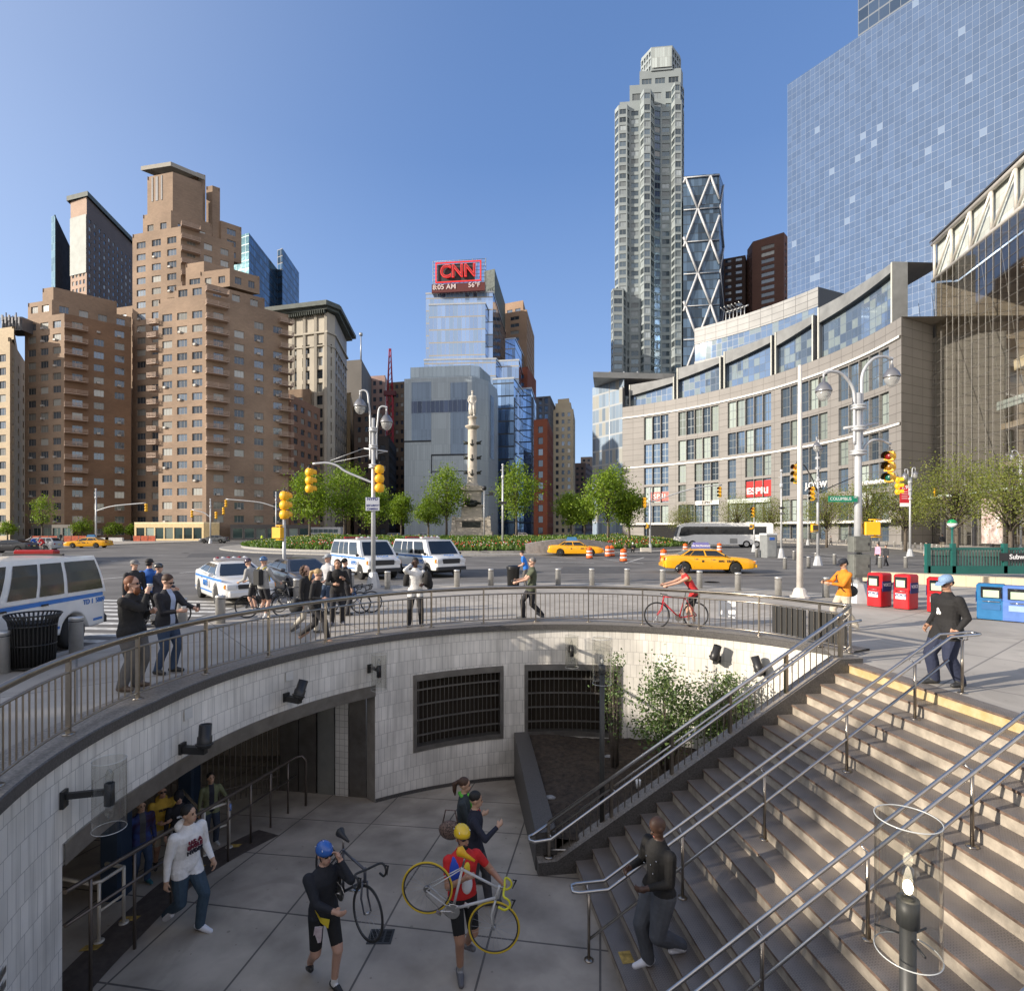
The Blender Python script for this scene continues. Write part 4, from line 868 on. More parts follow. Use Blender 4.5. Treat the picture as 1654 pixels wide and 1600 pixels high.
# right: curved podium, glass towers, far towers
IC = Vector((-6.4, 90, 0))
def arc(R0, R1, a0, a1):
 """concave facade seen from the circle: s runs from bearing a0 (left) to a1 (right)"""
 L = (R0+R1)/2*(a0-a1)
 def f(s, z, dep=0):
  t = s/L; a = a0+(a1-a0)*t; r = R0+(R1-R0)*t-dep; return (IC.x+r*cos(a), IC.y+r*sin(a), z)
 f.L = L; return f
def s_of(f, px):
 k = (px-827)/F; lo, hi = 0, f.L
 for _ in range(40):
  m = (lo+hi)/2; p = f(m, 0)
  if p[0]/p[1] < k: lo = m
  else: hi = m
 return lo
def podium():
 a_l = atan2(64, 36.9); a_r = radians(-1.7); f = arc(73.9, 67.9, a_l, a_r); b = Bld('shopping_centre', 'curved grey granite shopping centre with stepped glass upper storeys', 'shopping centre', f(f.L/2, 0))
 bays = [(1040, 1080, 3), (1095, 1161, 5), (1175, 1246, 5), (1261, 1337, 5), (1354, 1436, 5)]; cols = []; bw = []
 for p0, p1, n in bays:
  s0, s1 = s_of(f, p0), s_of(f, p1); w = (s1-s0)/n
  for i in range(n): cols.append((s0+i*w+.07, s0+(i+1)*w-.07)); bw.append((p0, i, n))
 rows = [(.4, 3.4), (4.1, 8.6), (9.4, 13.7), (14.3, 18.8), (19.9, 25.1), (26.3, 32.4)]
 f2 = lambda *a: f(*a); f2.L = f.L
 b.facade(f, cols, rows, 0, 36, 0, nx=2, nz=3, rec=.55, fr=.13, seg=3, skip=lambda i, j: (bw[i][1] == 1 and bw[i][2] == 5 and 2 <= j <= 3))
 for z0, z1, d, mi, lab in ((32.75, 33.1, .35, 2, 'white_band'), (19.0, 19.35, .3, 2, 'white_band'), (3.55, 3.95, 1.6, 2, 'canopy')):
  m = MB(); n = 60
  for i in range(n):
   a, c = f.L*i/n, f.L*(i+1)/n
   m.face([f(a, z0, d), f(c, z0, d), f(c, z1, d), f(a, z1, d)]); m.face([f(a, z1, d), f(c, z1, d), f(c, z1, -.1), f(a, z1, -.1)]); m.face([f(c, z0, d), f(a, z0, d), f(a, z0, -.1), f(c, z0, -.1)])
  b.part(lab, m, B_WHITE)
 n = 40
 for i in range(n):
  a, c = f.L*i/n, f.L*(i+1)/n; b.wall.face([f(a, 36, 0), f(c, 36, 0), f(c, 36, -30), f(a, 36, -30)], 1)
 R0 = f(f.L, 0); R1 = pt(1507, 92); g = flat(R0, R1); b.plain(g, 0, 36, 0, seg=4); R2 = (R1[0]+9, R1[1]-3.5); g = flat(R1, R2); b.plain(g, 0, 34, 0, seg=4, u0=20)
 GL = curtain('podium_glass', (.22, .30, .42), (.10, .13, .18), 1.5, 1.75, .11, .11, var=.12, metal=.6, rough=.04, lite=.35, litecol=(.24, .29, .31), wob=.03); GD = mat('zinc_fascia', (.20, .205, .205), rough=.65, metal=.0, var=.2, vs=.4); GS = mat('dark_soffit', (.045, .05, .055), rough=.5)
 mods = [(1015, 1091, 76.5, 75.5, 42.6), (1095, 1172, 75.2, 74, 44.6), (1176, 1263, 74, 72.8, 45.6), (1266, 1340, 73, 71.8, 46.0), (1344, 1496, 72.2, 70.3, 47.2)]
 for px0, px1, r0, r1, zt in mods:
  ff = arc(76, 76, radians(75), radians(-12)); q0 = s_of(ff, px0); q1 = s_of(ff, px1); A0 = radians(75)-q0/76; A1 = radians(75)-q1/76; g = arc(r0, r1, A0, A1); L = g.L; n = 10
  m = MB(); fa = MB(); so = MB()
  for i in range(n):
   a, c = L*i/n, L*(i+1)/n
   m.face([g(a, 36, -1.2), g(c, 36, -1.2), g(c, zt, -1.2), g(a, zt, -1.2)], 0, [(a, 36), (c, 36), (c, zt), (a, zt)])
   m.face([g(a, zt, 0), g(c, zt, 0), g(c, zt, -9), g(a, zt, -9)], 1)
   za = zt-3.1+1.7*(i/n); zc = zt-3.1+1.7*((i+1)/n)
   fa.face([g(a, za, 0), g(c, zc, 0), g(c, zt, 0), g(a, zt, 0)]); so.face([g(c, zc, 0), g(a, za, 0), g(a, za, -1.2), g(c, zc, -1.2)])
   if i < n-1: pass
  for s in (0, L):
   P0, P1 = g(s, 36, .15), g(s, 36, -2.5); m.face([P0, P1, (P1[0], P1[1], zt), (P0[0], P0[1], zt)], 2)
  for s in (.25, L-.25): e = MB(); p = g(s, 36, .05); e.box((p[0], p[1], (36+zt)/2), (.3, .3, zt-36), rz=atan2(p[1]-IC.y, p[0]-IC.x)); b.part('end_post', e, B_CONCB)
  b.part('glass_bay', m, [GL, ROOF, GD]); b.part('fascia', fa, GD); b.part('soffit', so, GS)
 ff = arc(82, 82, radians(70), radians(0)); q0 = s_of(ff, 1122); q1 = s_of(ff, 1322); g = arc(82, 82, radians(70)-q0/82, radians(70)-q1/82); L = g.L; m = MB(); n = 20
 SV = brickmat('silver_panel', (.29, .29, .285), (.25, .25, .245), (.10, .10, .10), 3, 1.5, ms=.07, offs=0, rough=.5, bump=.1, var=.15, vs=.3)
 for i in range(n):
  a, c = L*i/n, L*(i+1)/n; m.face([g(a, 40), g(c, 40), g(c, 52), g(a, 52)], 0, [(a, 40), (c, 40), (c, 52), (a, 52)]); m.face([g(a, 52, .15), g(c, 52, .15), g(c, 56.3, .15), g(a, 56.3, .15)], 1, [(a, 52), (c, 52), (c, 56.3), (a, 56.3)])
  m.face([g(a, 56.3, .15), g(c, 56.3, .15), g(c, 56.3, -8), g(a, 56.3, -8)], 2); m.face([g(a, 46, .2), g(c, 46, .2), g(c, 47.4, .2), g(a, 47.4, .2)], 1, [(a, 46), (c, 46), (c, 47.4), (a, 47.4)])
 for s, o in ((0, 1), (L, 0)):
  A, B_ = g(s, 40, .15), g(s, 40, -9); q = [A, B_, (B_[0], B_[1], 56.3), (A[0], A[1], 56.3)]; m.face(q if not o else q[::-1], 3)
 b.part('upper_gallery', m, [GL, SV, ROOF, GS])
 m = MB(); c0 = g(L*.28, 56.3, -3)
 for k in range(6): p = g(L*(.22+.03*k), 56.3, -3); m.tube((p[0], p[1], 56), (p[0], p[1], 59.5), .12, seg=5); p2 = g(L*(.25+.03*k), 56.3, -3); m.tube((p[0], p[1], 59.5), (p2[0], p2[1], 59.7), .2, seg=5); p3 = g(L*(.23+.03*k), 56.3, .5); m.tube((p[0], p[1], 59.4), (p3[0], p3[1], 59.8), .1, seg=5)
 b.part('roof_rail_frame', m, M_GALV)
 m = MB(); A, B_, D = P3(958, 606, 156), P3(1090, 592, 158), P3(1075, 590, 178); m.prism([(A.x, A.y), (B_.x, B_.y), (D.x, D.y), (A.x+4, A.y+22)], A.z-.6, A.z+1.0, bottom=True); b.part('roof_canopy', m, GD)
 m = MB()
 for px in (1008, 1030, 985): p = P3(px, 600, 162); m.tube((p.x, p.y, 0), p, .25, seg=6)
 b.part('canopy_post', m, M_GALV)
 A, B_ = pt(957, 168), pt(1008, 157); g = flat(A, B_); m = MB(); zt = PZ(618, 162); m.face([g(0, 0), g(g.L, 0), g(g.L, zt), g(0, zt)], 0, [(0, 0), (g.L, 0), (g.L, zt), (0, zt)])
 gb = flat((A[0]+5, A[1]+16), A); m.face([gb(0, 0), gb(gb.L, 0), gb(gb.L, zt), gb(0, zt)], 0, [(0, 0), (gb.L, 0), (gb.L, zt), (0, zt)])
 b.part('glazed_end', m, curtain('end_glaze', (.30, .38, .47), (.33, .35, .36), 1.4, 4.2, .08, .5, var=.25, metal=.35, rough=.25, lite=.3, litecol=(.36, .36, .33)))
 g2 = flat(pt(1008, 157), f(0, 0)[:2]); b.plain(g2, 0, 42, 0)
 red = mat('poster_red', (.45, .02, .02), rough=.6); wht = mat('sign_white', (.8, .78, .75), rough=.6)
 def panel(px0, px1, z0, z1, m_, name, d=-.42):
  s0, s1 = s_of(f, px0), s_of(f, px1); m = MB(); A, B_ = f(s0, z0, d), f(s1, z0, d); m.face([A, B_, (B_[0], B_[1], z1), (A[0], A[1], z1)]); b.part(name, m, m_); c = Vector(f((s0+s1)/2, (z0+z1)/2, d+.12)); ax = Vector(B_)-Vector(A); return c, ax
 c, ax = panel(1199, 1245, 9.7, 13.3, red, 'shop_poster'); up = Vector((0, 0, 1)); lettering('ESPRI', 2.0, c-up*.5, ax, up, wht, b.t, 'poster_letters', .03, bold=.05, sx=1.3)
 c, ax = panel(1050, 1079, 9.8, 12.2, mat('poster_pale_red', (.5, .12, .10)), 'shop_poster'); lettering('SPRI', 1.8, c, ax, up, wht, b.t, 'poster_letters', .03, sx=1.1)
 c, ax = panel(1124, 1162, 8.4, 9.4, mat('sign_cream', (.75, .72, .66)), 'shop_sign', .2); lettering('ESPRIT', 1.0, c, ax, up, W_FRD, b.t, 'sign_letters', .03, bold=.02)
 c, ax = panel(1176, 1245, 8.4, 9.4, mat('sign_pale', (.5, .55, .5)), 'shop_sign', .2)
 s = s_of(f, 1320); P = Vector(f(s, 8.9, .3)); ax = Vector(f(s+1, 0))-Vector(f(s-1, 0)); lettering('J.CREW', 1.7, P+up*2.2, ax, up, wht, b.t, 'sign_letters', .1, bold=.02)
 P = Vector(f(s_of(f, 1415), 10.4, .3)); ax = Vector(f(s_of(f, 1415)+1, 0))-Vector(f(s_of(f, 1415)-1, 0)); m = MB()
 for k in range(6): q = P+ax.normalized()*(k-2.6)*1.25; m.ball(q, (.5, .5, .45), seg=8, rings=6)
 b.part('round_lamp', m, wht)
 P = Vector(f(s_of(f, 1403), 7.6, .3)); m = MB(); R = Matrix.Rotation(pi/2, 3, 'X'); Rz = Matrix.Rotation(atan2(ax.y, ax.x), 3, 'Z'); m.lathe([(0, 0), (1.45, 0), (1.45, .25), (0, .25)], P, 20, M=Rz@R, sm=False); b.part('clock_disc', m, mat('clock_face', (.55, .58, .56), var=.3, vs=2))
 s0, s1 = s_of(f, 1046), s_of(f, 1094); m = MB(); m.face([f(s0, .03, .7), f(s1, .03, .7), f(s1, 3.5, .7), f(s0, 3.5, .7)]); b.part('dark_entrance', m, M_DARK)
 b.finish([B_GREYS, ROOF, B_WHITE], [windowglass('podium_window', amt=.42, blind=(.33, .38, .35), metal=.6, dark=(.02, .03, .04), tint=(.35, .48, .65))], mat('podium_mullion', (.16, .18, .19), rough=.5, metal=.5), 100)
podium()
def atrium():
 A = Vector(pt(1507, 92)+(0,)); B_ = Vector((60.0, 48.0, 0)); d = (B_-A).normalized(); n = Vector((d.y, -d.x, 0)); L = (B_-A).length; ZT, ZB = 49.6, 43.6
 b = thing('glass_atrium', 'tall cable-net glass entrance hall with a white steel roof truss', 'glass hall', A, world=True)
 P = lambda s, z, dep=0: A+d*s+n*dep+Vector((0, 0, z))
 steel = mat('truss_white', (.62, .58, .52), rough=.45, metal=.2); cab = mat('cable', (.20, .19, .175), rough=.5, metal=.3)
 m = MB()
 for dep in (-.2, -3.2):
  m.tube(P(-.5, ZT, dep), P(L, ZT, dep), .38, seg=6); m.tube(P(-.5, ZB, dep), P(L, ZB, dep), .34, seg=6)
 k = 0; s = 0
 while s < L: m.tube(P(s, ZB, -.2), P(s, ZT, -.2), .22, seg=6); m.tube(P(s, ZB, -.2), P(s+5, ZT, -.2), .2, seg=6); m.tube(P(s, ZT, -.2), P(s, ZT, -3.2), .2, seg=5); m.tube(P(s, ZB, -.2), P(s, ZB, -3.2), .2, seg=5); m.tube(P(s, ZB, -3.2), P(s, ZT, -3.2), .2, seg=5); s += 5
 m.build('roof_truss', steel, b); m = MB(); m.face([P(-.5, ZT+.5, .3), P(L, ZT+.5, .3), P(L, ZT+.5, -3.6), P(-.5, ZT+.5, -3.6)]); m.face([P(-.5, ZT+.2, .3), P(L, ZT+.2, .3), P(L, ZT+.5, .3), P(-.5, ZT+.5, .3)]); m.build('truss_cap', mat('dark_cap', (.05, .05, .05)), b)
 m = MB(); m.face([P(-.5, ZB, -.75), P(L, ZB, -.75), P(L, ZT, -.75), P(-.5, ZT, -.75)], 0, [(0, 0), (L, 0), (L, 6), (0, 6)]); m.face([P(-.5, ZB-.1, -.1), P(-.5, ZB-.1, -3.9), P(L, ZB-.1, -3.9), P(L, ZB-.1, -.1)]); m.build('truss_glazing', curtain('truss_glaze', (.50, .53, .49), (.3, .3, .28), 1.6, 1.5, .05, .05, var=.2, metal=.0, rough=.35), b)
 m = MB(); s = .8; i = 0
 while s < L: m.tube(P(s, 0, 0), P(s, ZB, 0), .042, seg=4, caps=False); s += 1.65; i += 1
 z = 1.6
 while z < ZB: m.tube(P(0, z, 0), P(L, z, 0), .035, seg=4, caps=False); z += 1.75
 m.build('cable_net', cab, b)
 m = MB(); s = -6
 while s < L+20:       # slanted stay cables behind
  a = P(s, 3, -2.5); c = P(s-9, ZB, -2.5); m.tube(a, c, .045, seg=4, caps=False); s += 4.6
 m.build('stay_cables', cab, b)
 m = MB(); m.face([P(0, 0, -.06), P(L, 0, -.06), P(L, ZB, -.06), P(0, ZB, -.06)]); m.build('net_glass', glass_clear('net_glass', (.86, .86, .82), 1.0), b)
 st = brickmat('warm_stone', (.33, .285, .235), (.30, .26, .215), (.12, .1, .08), 3.0, 1.5, ms=.05, offs=0, rough=.5, var=.15, vs=.2)
 m = MB(); q0 = A-n*.5; q1 = A-n*14; uv = [(0, 0), (14, 0), (14, 43), (0, 43)]; m.face([q0, q1, q1+Vector((0, 0, 43)), q0+Vector((0, 0, 43))], 0, uv); w0, w1 = P(0, 0, -14), P(L, 0, -14)
 m.face([w0, w1, w1+Vector((0, 0, 43)), w0+Vector((0, 0, 43))], 0, [(0, 0), (L, 0), (L, 43), (0, 43)]); m.face([P(0, 43, -3.6), P(L, 43, -3.6), P(L, 43, -14), P(0, 43, -14)], 0)
 m.build('hall_wall', st, b)
 m = MB()
 for z in (6, 12, 18): m.prism([(P(3, 0, -8).x, P(3, 0, -8).y), (P(L, 0, -8).x, P(L, 0, -8).y), (P(L, 0, -14).x, P(L, 0, -14).y), (P(3, 0, -14).x, P(3, 0, -14).y)], z, z+.9, bottom=True)
 m.build('gallery_floor', mat('gallery', (.30, .25, .2)), b)
 m = MB()
 for z in (7, 13): m.face([P(4, z, -12.8), P(L, z, -12.8), P(L, z+4.6, -12.8), P(4, z+4.6, -12.8)], 0, [(0, 0), (L, 0), (L, 5), (0, 5)])
 m.build('gallery_shopfront', curtain('gallery_glass', (.10, .08, .07), (.3, .26, .2), 2.2, 2.4, .12, .15, var=.9, metal=.5, lite=.25, litecol=(.3, .14, .08)), b)
 m = MB(); m.box((0, 0, 0), (11, 2.6, 1.6), M=Matrix.Translation(P(12, 27.5, -9)) @ Matrix.Rotation(atan2(d.y, d.x), 4, 'Z') @ Matrix.Rotation(radians(-4), 4, 'Y')); m.box((0, 0, 2.2), (3, 2.2, 2.6), M=Matrix.Translation(P(10, 27.5, -9)) @ Matrix.Rotation(atan2(d.y, d.x), 4, 'Z')); m.build('hanging_bridge', mat('cream_bridge', (.62, .52, .36)), b)
 m = MB(); m.box((0, 0, 0), (16, .3, 1.3), M=Matrix.Translation(P(12, 21.5, -7)) @ Matrix.Rotation(atan2(d.y, d.x), 4, 'Z')); m.build('glass_balustrade', mat('pale_rail_glass', (.4, .45, .45), rough=.2), b)
 m = MB(); m.face([P(14, .5, .5), P(18.6, .5, .5), P(18.6, 6.8, .5), P(14, 6.8, .5)]); m.build('street_poster', mat('poster_skin', (.55, .30, .25), var=.6, vs=.9, col2=(.85, .75, .68)), b)
 for s in range(0, int(L), 4):
  m = MB(); m.box((0, 0, 2), (.35, .35, 4), M=Matrix.Translation(P(s, 0, .3))); m.build('door_post', W_FRD, b)
 m = MB(); m.box((0, 0, 0), (L, 2.2, .4), M=Matrix.Translation(P(L/2, 7.6, .8)) @ Matrix.Rotation(atan2(d.y, d.x), 4, 'Z')); m.build('entrance_canopy', mat('canopy_green', (.42, .48, .42)), b)
atrium()
def right_towers():
 GT = curtain('tower_glass', (.25, .325, .44), (.17, .21, .275), 1.5, 1.95, .035, .045, var=.085, metal=.93, rough=.03, lite=.012, litecol=(.24, .31, .42), wob=.04)
 GT2 = curtain('tower_glass_dark', (.09, .13, .19), (.08, .1, .13), 2.9, 3.9, .15, .5, var=.3, metal=.8, rough=.12)
 A = pt(1272, 186); B_ = along(A, -55.7, 75); zt = PZ(137, 186); b = Bld('glass_tower', 'huge pale blue mirror glass tower filling the upper right', 'glass tower', (A[0], A[1], 0))
 D = along(A, 15, 45); Cc = along(B_, 15, 45); b.vol([A, B_, Cc, D], 0, zt, [0, 0, 0, 0], 0, 2); A2 = along(along(A, -55.7, 30), 15, 7); A2 = (A2[0], A2[1]); k = to_px(A2, -55.7, 1386)
 A3 = along(A2, -55.7, k); b.vol([A3, along(A3, -55.7, 50), along(along(A3, -55.7, 50), 15, 30), along(A3, 15, 30)], zt-2, zt+70, [1, 1, 1, 1], 1, 2); b.finish([GT, GT2, ROOF], [G_BLUE], W_FRD)
 Y = 250; b = Bld('residential_tower', 'very tall pale grey residential tower with octagonal crown and bay window columns', 'skyscraper', (PX(1045, Y), Y, 0))
 def shape(l, z0, z1, sp, back=24):
  pts = [pt(px, Y+dy) for px, dy in l]; kb = 1+back/Y; q = pts+[(pts[-1][0]*kb-1.0, pts[-1][1]*kb), (pts[0][0]*kb+.6, pts[0][1]*kb)]; b.vol(q, z0, z1, [sp(i) for i in range(len(l)-1)], 0, 1)
 s1 = dict(bw=3.2, w=2.5, fh=3.6, h=2.15, sill=.95, nx=2, m=.2, fr=.08, top=.5, rec=.25); s2 = dict(s1, bw=2.4, w=2.2, m=.1, h=2.5, sill=.7); s3 = dict(s1, bw=4.2, w=3.5, m=.15, h=2.2)
 l = [(993, 3), (999, 0), (1013, -.5), (1017, 1), (1034, 0.5), (1040, -3), (1051, -3), (1057, .5), (1067, 1.2), (1084, .8), (1090, -3), (1101, -3), (1105, 4)]
 shape(l, 0, PZ(170, Y), lambda i: {0: s2, 1: s3, 2: s2, 3: s1, 7: dict(s2, mi=2, gm=1), 8: s1}.get(i, s2))
 shape([(987, -1), (990, -4), (1007, -4), (1011, -1)], 0, PZ(472, Y), lambda i: s3 if i == 1 else s2, 6)
 for px0, px1, py in ((1034, 1057, 152), (1084, 1105, 141)): shape([(px0, .8), (px0+6, -3), (px1-6, -3), (px1, .8)], PZ(170, Y), PZ(py, Y), lambda i: s2, 8)
 s4 = dict(bw=6.0, w=4.5, fh=5.3, h=3.1, sill=1.0, nx=3, m=.3, fr=.12, top=.4, rec=.3)
 shape([(1001, 3), (1040, 2)], PZ(170, Y), PZ(157, Y), lambda i: s4); shape([(1017, 5), (1100, 3), (1103, 6)], PZ(172, Y), PZ(124, Y), lambda i: s4 if i == 0 else None, 18); shape([(1033, 6), (1100, 4), (1103, 7)], PZ(126, Y), PZ(98, Y), lambda i: s4 if i == 0 else None, 16)
 s5 = dict(bw=1.9, w=1.3, fh=3.3, h=2.2, sill=.7, nx=1, m=.2, fr=.1, top=1.0, rec=.4)
 shape([(1035, 12), (1052, 5), (1086, 4), (1100, 11)], PZ(100, Y), PZ(62, Y), lambda i: {0: s5, 2: s5}.get(i), 8)
 q = [pt(1036, Y+12), pt(1052, Y+6), pt(1086, Y+5), pt(1099, Y+11), pt(1096, Y+20), pt(1040, Y+20)]; b.vol(q, PZ(62, Y), PZ(58, Y), [None]*6, 0, 1)
 b.finish([mat('pale_tower_stone', (.275, .31, .315), rough=.75, var=.12, vs=.08), ROOF, mat('blue_strip', (.12, .17, .2), rough=.3)], [windowglass('tower_window', amt=.4, metal=.7, dark=(.02, .03, .03), tint=(.3, .38, .44), blind=(.32, .36, .37)), G_WIN2], mat('tower_frame', (.25, .26, .25)), 100)
 m = MB(); m.face([(p[0], p[1], PZ(100, Y)+1) for p in (pt(1053, Y+4.6), pt(1085, Y+3.6))]+[(p[0], p[1], PZ(64, Y)) for p in (pt(1085, Y+3.6), pt(1053, Y+4.6))], 0, [(0, 0), (7, 0), (7, 8), (0, 8)]); b.part('crown_panel', m, curtain('crown_glaze', (.5, .55, .52), (.35, .36, .34), .9, 4, .1, .1, metal=.3, rough=.3))
 Y = 232; A = pt(1103.5, Y); B_ = pt(1162, Y-2); C2 = pt(1169, Y+6); b = Bld('diagrid_tower', 'dark glass tower with bright zigzag steel diagonals', 'office tower', (B_[0], B_[1], 0)); zt = PZ(285, Y)
 b.vol([A, B_, C2, (C2[0], C2[1]+20), (A[0]*1.11, A[1]*1.11)], 0, zt, [0]*5, 0, 1); b.finish([curtain('diagrid_glass', (.09, .14, .20), (.03, .035, .04), 1.5, 3.9, .06, .25, var=.6, metal=.5, rough=.15), ROOF], [G_BLUE], W_FRD)
 f = flat(A, B_); ss = lambda px: (px-1103.5)/(1162-1103.5)*f.L; m = MB(); st = mat('diagrid_steel', (.5, .51, .52), rough=.5, metal=0)
 hz = [287, 338, 390, 442, 494, 548, 600, 652]; ev = [1067, 1107, 1147.5, 1188]; od = [1087, 1127, 1162]
 nd = lambda px, py: Vector(f(min(ss(px), f.L), PZ(py, Y-1), .45))
 for k in range(len(hz)-1):
  u0 = ev if k % 2 == 0 else [1087, 1127, 1167]; u1 = [1087, 1127, 1167] if k % 2 == 0 else ev
  for x in u0:
   for y in u1:
    if abs(abs(x-y)-20) > 1.5: continue
    a, c = (x, hz[k]), (y, hz[k+1])
    def clip(p, q):
     if p[0] > 1162: t = (1162-q[0])/(p[0]-q[0]); return (1162, q[1]+(p[1]-q[1])*t)
     if p[0] < 1104: t = (1104-q[0])/(p[0]-q[0]); return (1104, q[1]+(p[1]-q[1])*t)
     return p
    if max(x, y) > 1175 or (max(x, y) < 1104): continue
    a2, c2 = clip(a, c), clip(c, a); m.tube(nd(*a2), nd(*c2), .5, seg=6)
  if k: m.tube(nd(1104, hz[k]), nd(1162, hz[k]), .22, seg=5)
 g = flat(B_, C2)
 for k in range(len(hz)-1): z0, z1 = PZ(hz[k], Y), PZ(hz[k+1], Y); o = k % 2; m.tube(Vector(g(g.L*(1-o), z0, .3)) if 0 else Vector(g(0 if k % 2 else g.L*.9, z0, .3)), Vector(g(g.L*.9 if k % 2 else 0, z1, .3)), .3, seg=5)
 m.tube(nd(1104, 286), nd(1162, 286), .3, seg=5); b.part('diagrid', m, st)
 sp = dict(bw=2.6, w=1.3, fh=3.0, h=1.4, sill=.9, nx=1, fr=.1, m=.5)
 simple('brick_tower', 'dark brown brick tower in shade beside the diagrid tower', quad3(pt(1166, 262), pt(1204, 258), pt(1212, 280)), 0, PZ(412, 258), [dict(sp, bw=4, w=2.4), sp, None, None], [bk('choc_brick', (.10, .06, .045)), ROOF], (G_WIN2,), W_FRD, 40)
 simple('brick_tower', 'reddish brown brick tower with a banded top against the mirror glass tower', [pt(1206, 262), pt(1215, 252), pt(1266, 244), pt(1290, 256), pt(1290, 280), pt(1206, 280)], 0, PZ(384, 246), [sp, dict(bw=6.0, w=3.2, fh=3.0, h=1.7, nx=3, m=1.5), dict(sp, bw=3), None, None, None], [bk('maroon_brick', (.20, .10, .07)), ROOF], (G_WIN,), W_FR, 70,
           extra=lambda b: [b.vol([pt(1207, 260), pt(1216, 252.5), pt(1266, 244.5), pt(1284, 256), pt(1284, 276), pt(1207, 276)], PZ(384, 246), PZ(378, 246), [None]*6, 0, 1)])
right_towers()
def ab(a, b): return (a*cos(SUN_AZ)-b*sin(SUN_AZ), a*sin(SUN_AZ)+b*cos(SUN_AZ))
def shaders():  # unseen buildings added and shaped to cast shade on the entrance and road
 sp = dict(bw=3.4, w=1.8, fh=3.1, h=1.7, nx=1, fr=0)
 for lab, a, b0, b1, c, mm in (('mid height brick building left of the view whose shadow covers the entrance', -60, 6.6, 9.6, 1.9, B_TAN), ('brick building wing left of the view, right of the mid height brick one', -60, 9.7, 13.3, .35, B_TAN), ('lower brick building left of the view beside the mid height one', -60, -22, 6.5, -.35, B_BROWN), ('broad stone building left of the view shading the far road', -85, 42, 62, -5, B_LIME)):
  H = c+math.tan(SUN_EL)*(-a); q = [ab(a, b1), ab(a-14, b1), ab(a-14, b0), ab(a, b0)]
  bb = Bld('brick_building' if 'brick' in lab else 'stone_building', lab, 'building', q[0]+(0,)); bb.vol([q[3], q[0], q[1], q[2]], -.1, H, [sp, None, None, None], 0, 1); bb.finish([mm, ROOF], [G_WIN], W_FR, 20)
shaders()
# railings
def spline(pts, step):
 """Catmull-Rom resample of a polyline at even spacing"""
 P = [Vector(p) for p in pts]; P = [P[0]*2-P[1]]+P+[P[-1]*2-P[-2]]; out = []
 for i in range(1, len(P)-2):
  for k in range(20):
   t = k/20; a, b, c, d = P[i-1:i+3]; out.append(.5*((2*b)+(c-a)*t+(2*a-5*b+4*c-d)*t*t+(-a+3*b-3*c+d)*t**3))
 out.append(P[-2]); L = [0]
 for a, b in zip(out, out[1:]): L.append(L[-1]+(b-a).length)
 n = max(1, round(L[-1]/step)); res = []; j = 0
 for i in range(n+1):
  s = L[-1]*i/n
  while j < len(L)-2 and L[j+1] < s: j += 1
  t = (s-L[j])/(L[j+1]-L[j]) if L[j+1] > L[j] else 0; res.append(out[j].lerp(out[j+1], t))
 return res
def parts_limit(items, name, t, m, key, lim=100):
 items = sorted(items, key=key)
 for mb in items[:lim]: mb.build(name, m, t)
 if len(items) > lim:
  al = MB()
  for mb in items[lim:]: al.idx(mb.v, mb.f, 0, True)
  tag(al.build(name, m, t), kind='stuff')
RPTS = [(-4.9, 4.9), (-5.42, 6.5), (-5.62, 8.0), (-5.5, 9.2), (-5.2, 10.35), (-4.62, 11.6), (-3.82, 12.85), (-2.85, 13.85), (-1.65, 14.62), (-.4, 15.08), (.95, 15.3), (2.33, 15.22), (3.65, 14.8), (4.9, 14.1), (6.03, 13.15), (6.98, 11.5)]
def ring_rail():
 t = thing('railing', 'curved stainless steel picket railing around the sunken entrance', 'railing', (0, 15.1, 0), world=True)
 P = spline([(x, y, 0) for x, y in RPTS], .132); top = 1.0
 U = Vector((0, 0, 1)); m = MB(); m.path([p+U*(top) for p in P], .037, 10); m.path([p+U*(top-.035) for p in P], .022, 6); m.build('top_rail', M_STEELWARM, t)
 for z, r in ((.82, .019), (.135, .019)): m = MB(); m.path([p+U*(z) for p in P], r, 6, sy=1.4); m.build('rail', M_STEELWARM, t)
 bal = []; n = len(P)
 for i, p in enumerate(P):
  if i % 11 == 5 or i == n-1:
   tg = (P[min(i+1, n-1)]-P[max(i-1, 0)]).normalized(); m = MB(); m.box(p+U*(.5*top+ZCOP/2), (.032, .055, top-ZCOP), rz=atan2(tg.y, tg.x)); m.lathe([(.07, 0), (.07, .02), (.0, .02)], p+U*ZCOP, 12); m.build('post', M_STEELWARM, t)
  else: m = MB(); m.tube(p+U*.13, p+U*.82, .0105, seg=6, caps=False); m.p = p.y; bal.append(m)
 parts_limit(bal, 'baluster', t, M_STEELWARM, lambda m: m.p)
 A, B_ = Vector((6.03, 13.15, 0)), Vector((6.98, 11.5, 0)); d = (B_-A).normalized(); nn = Vector((d.y, -d.x, 0))*-.06
 for k in range(2):
  m = MB(); a = A+d*(.08+.9*k); m.extrude([(0, .16), (.82, .16), (.82, .78), (0, .78)], a+nn, d, U, nn.normalized()*.03); tag(m.build('black_panel', mat('black_panel', (.02, .02, .02), rough=.6)), ['black sheet panel on the railing, nearer the white panel', 'black sheet panel on the railing, nearer the stair head'][k], 'panel', 'black sheet panels on the railing')
 m = MB(); a = G(1163, 1008); b = G(1195, 1012); dd = (b-a).normalized(); m.extrude([(0, .2), (.46, .2), (.46, .66), (0, .66)], Vector((a.x, a.y+.1, 0)), dd, U, (-dd.y*.02, dd.x*.02, 0)); tag(m.build('white_panel', mat('white_panel', (.85, .85, .83))), 'white square sheet panel tied behind the pickets of the railing', 'panel')
ring_rail()
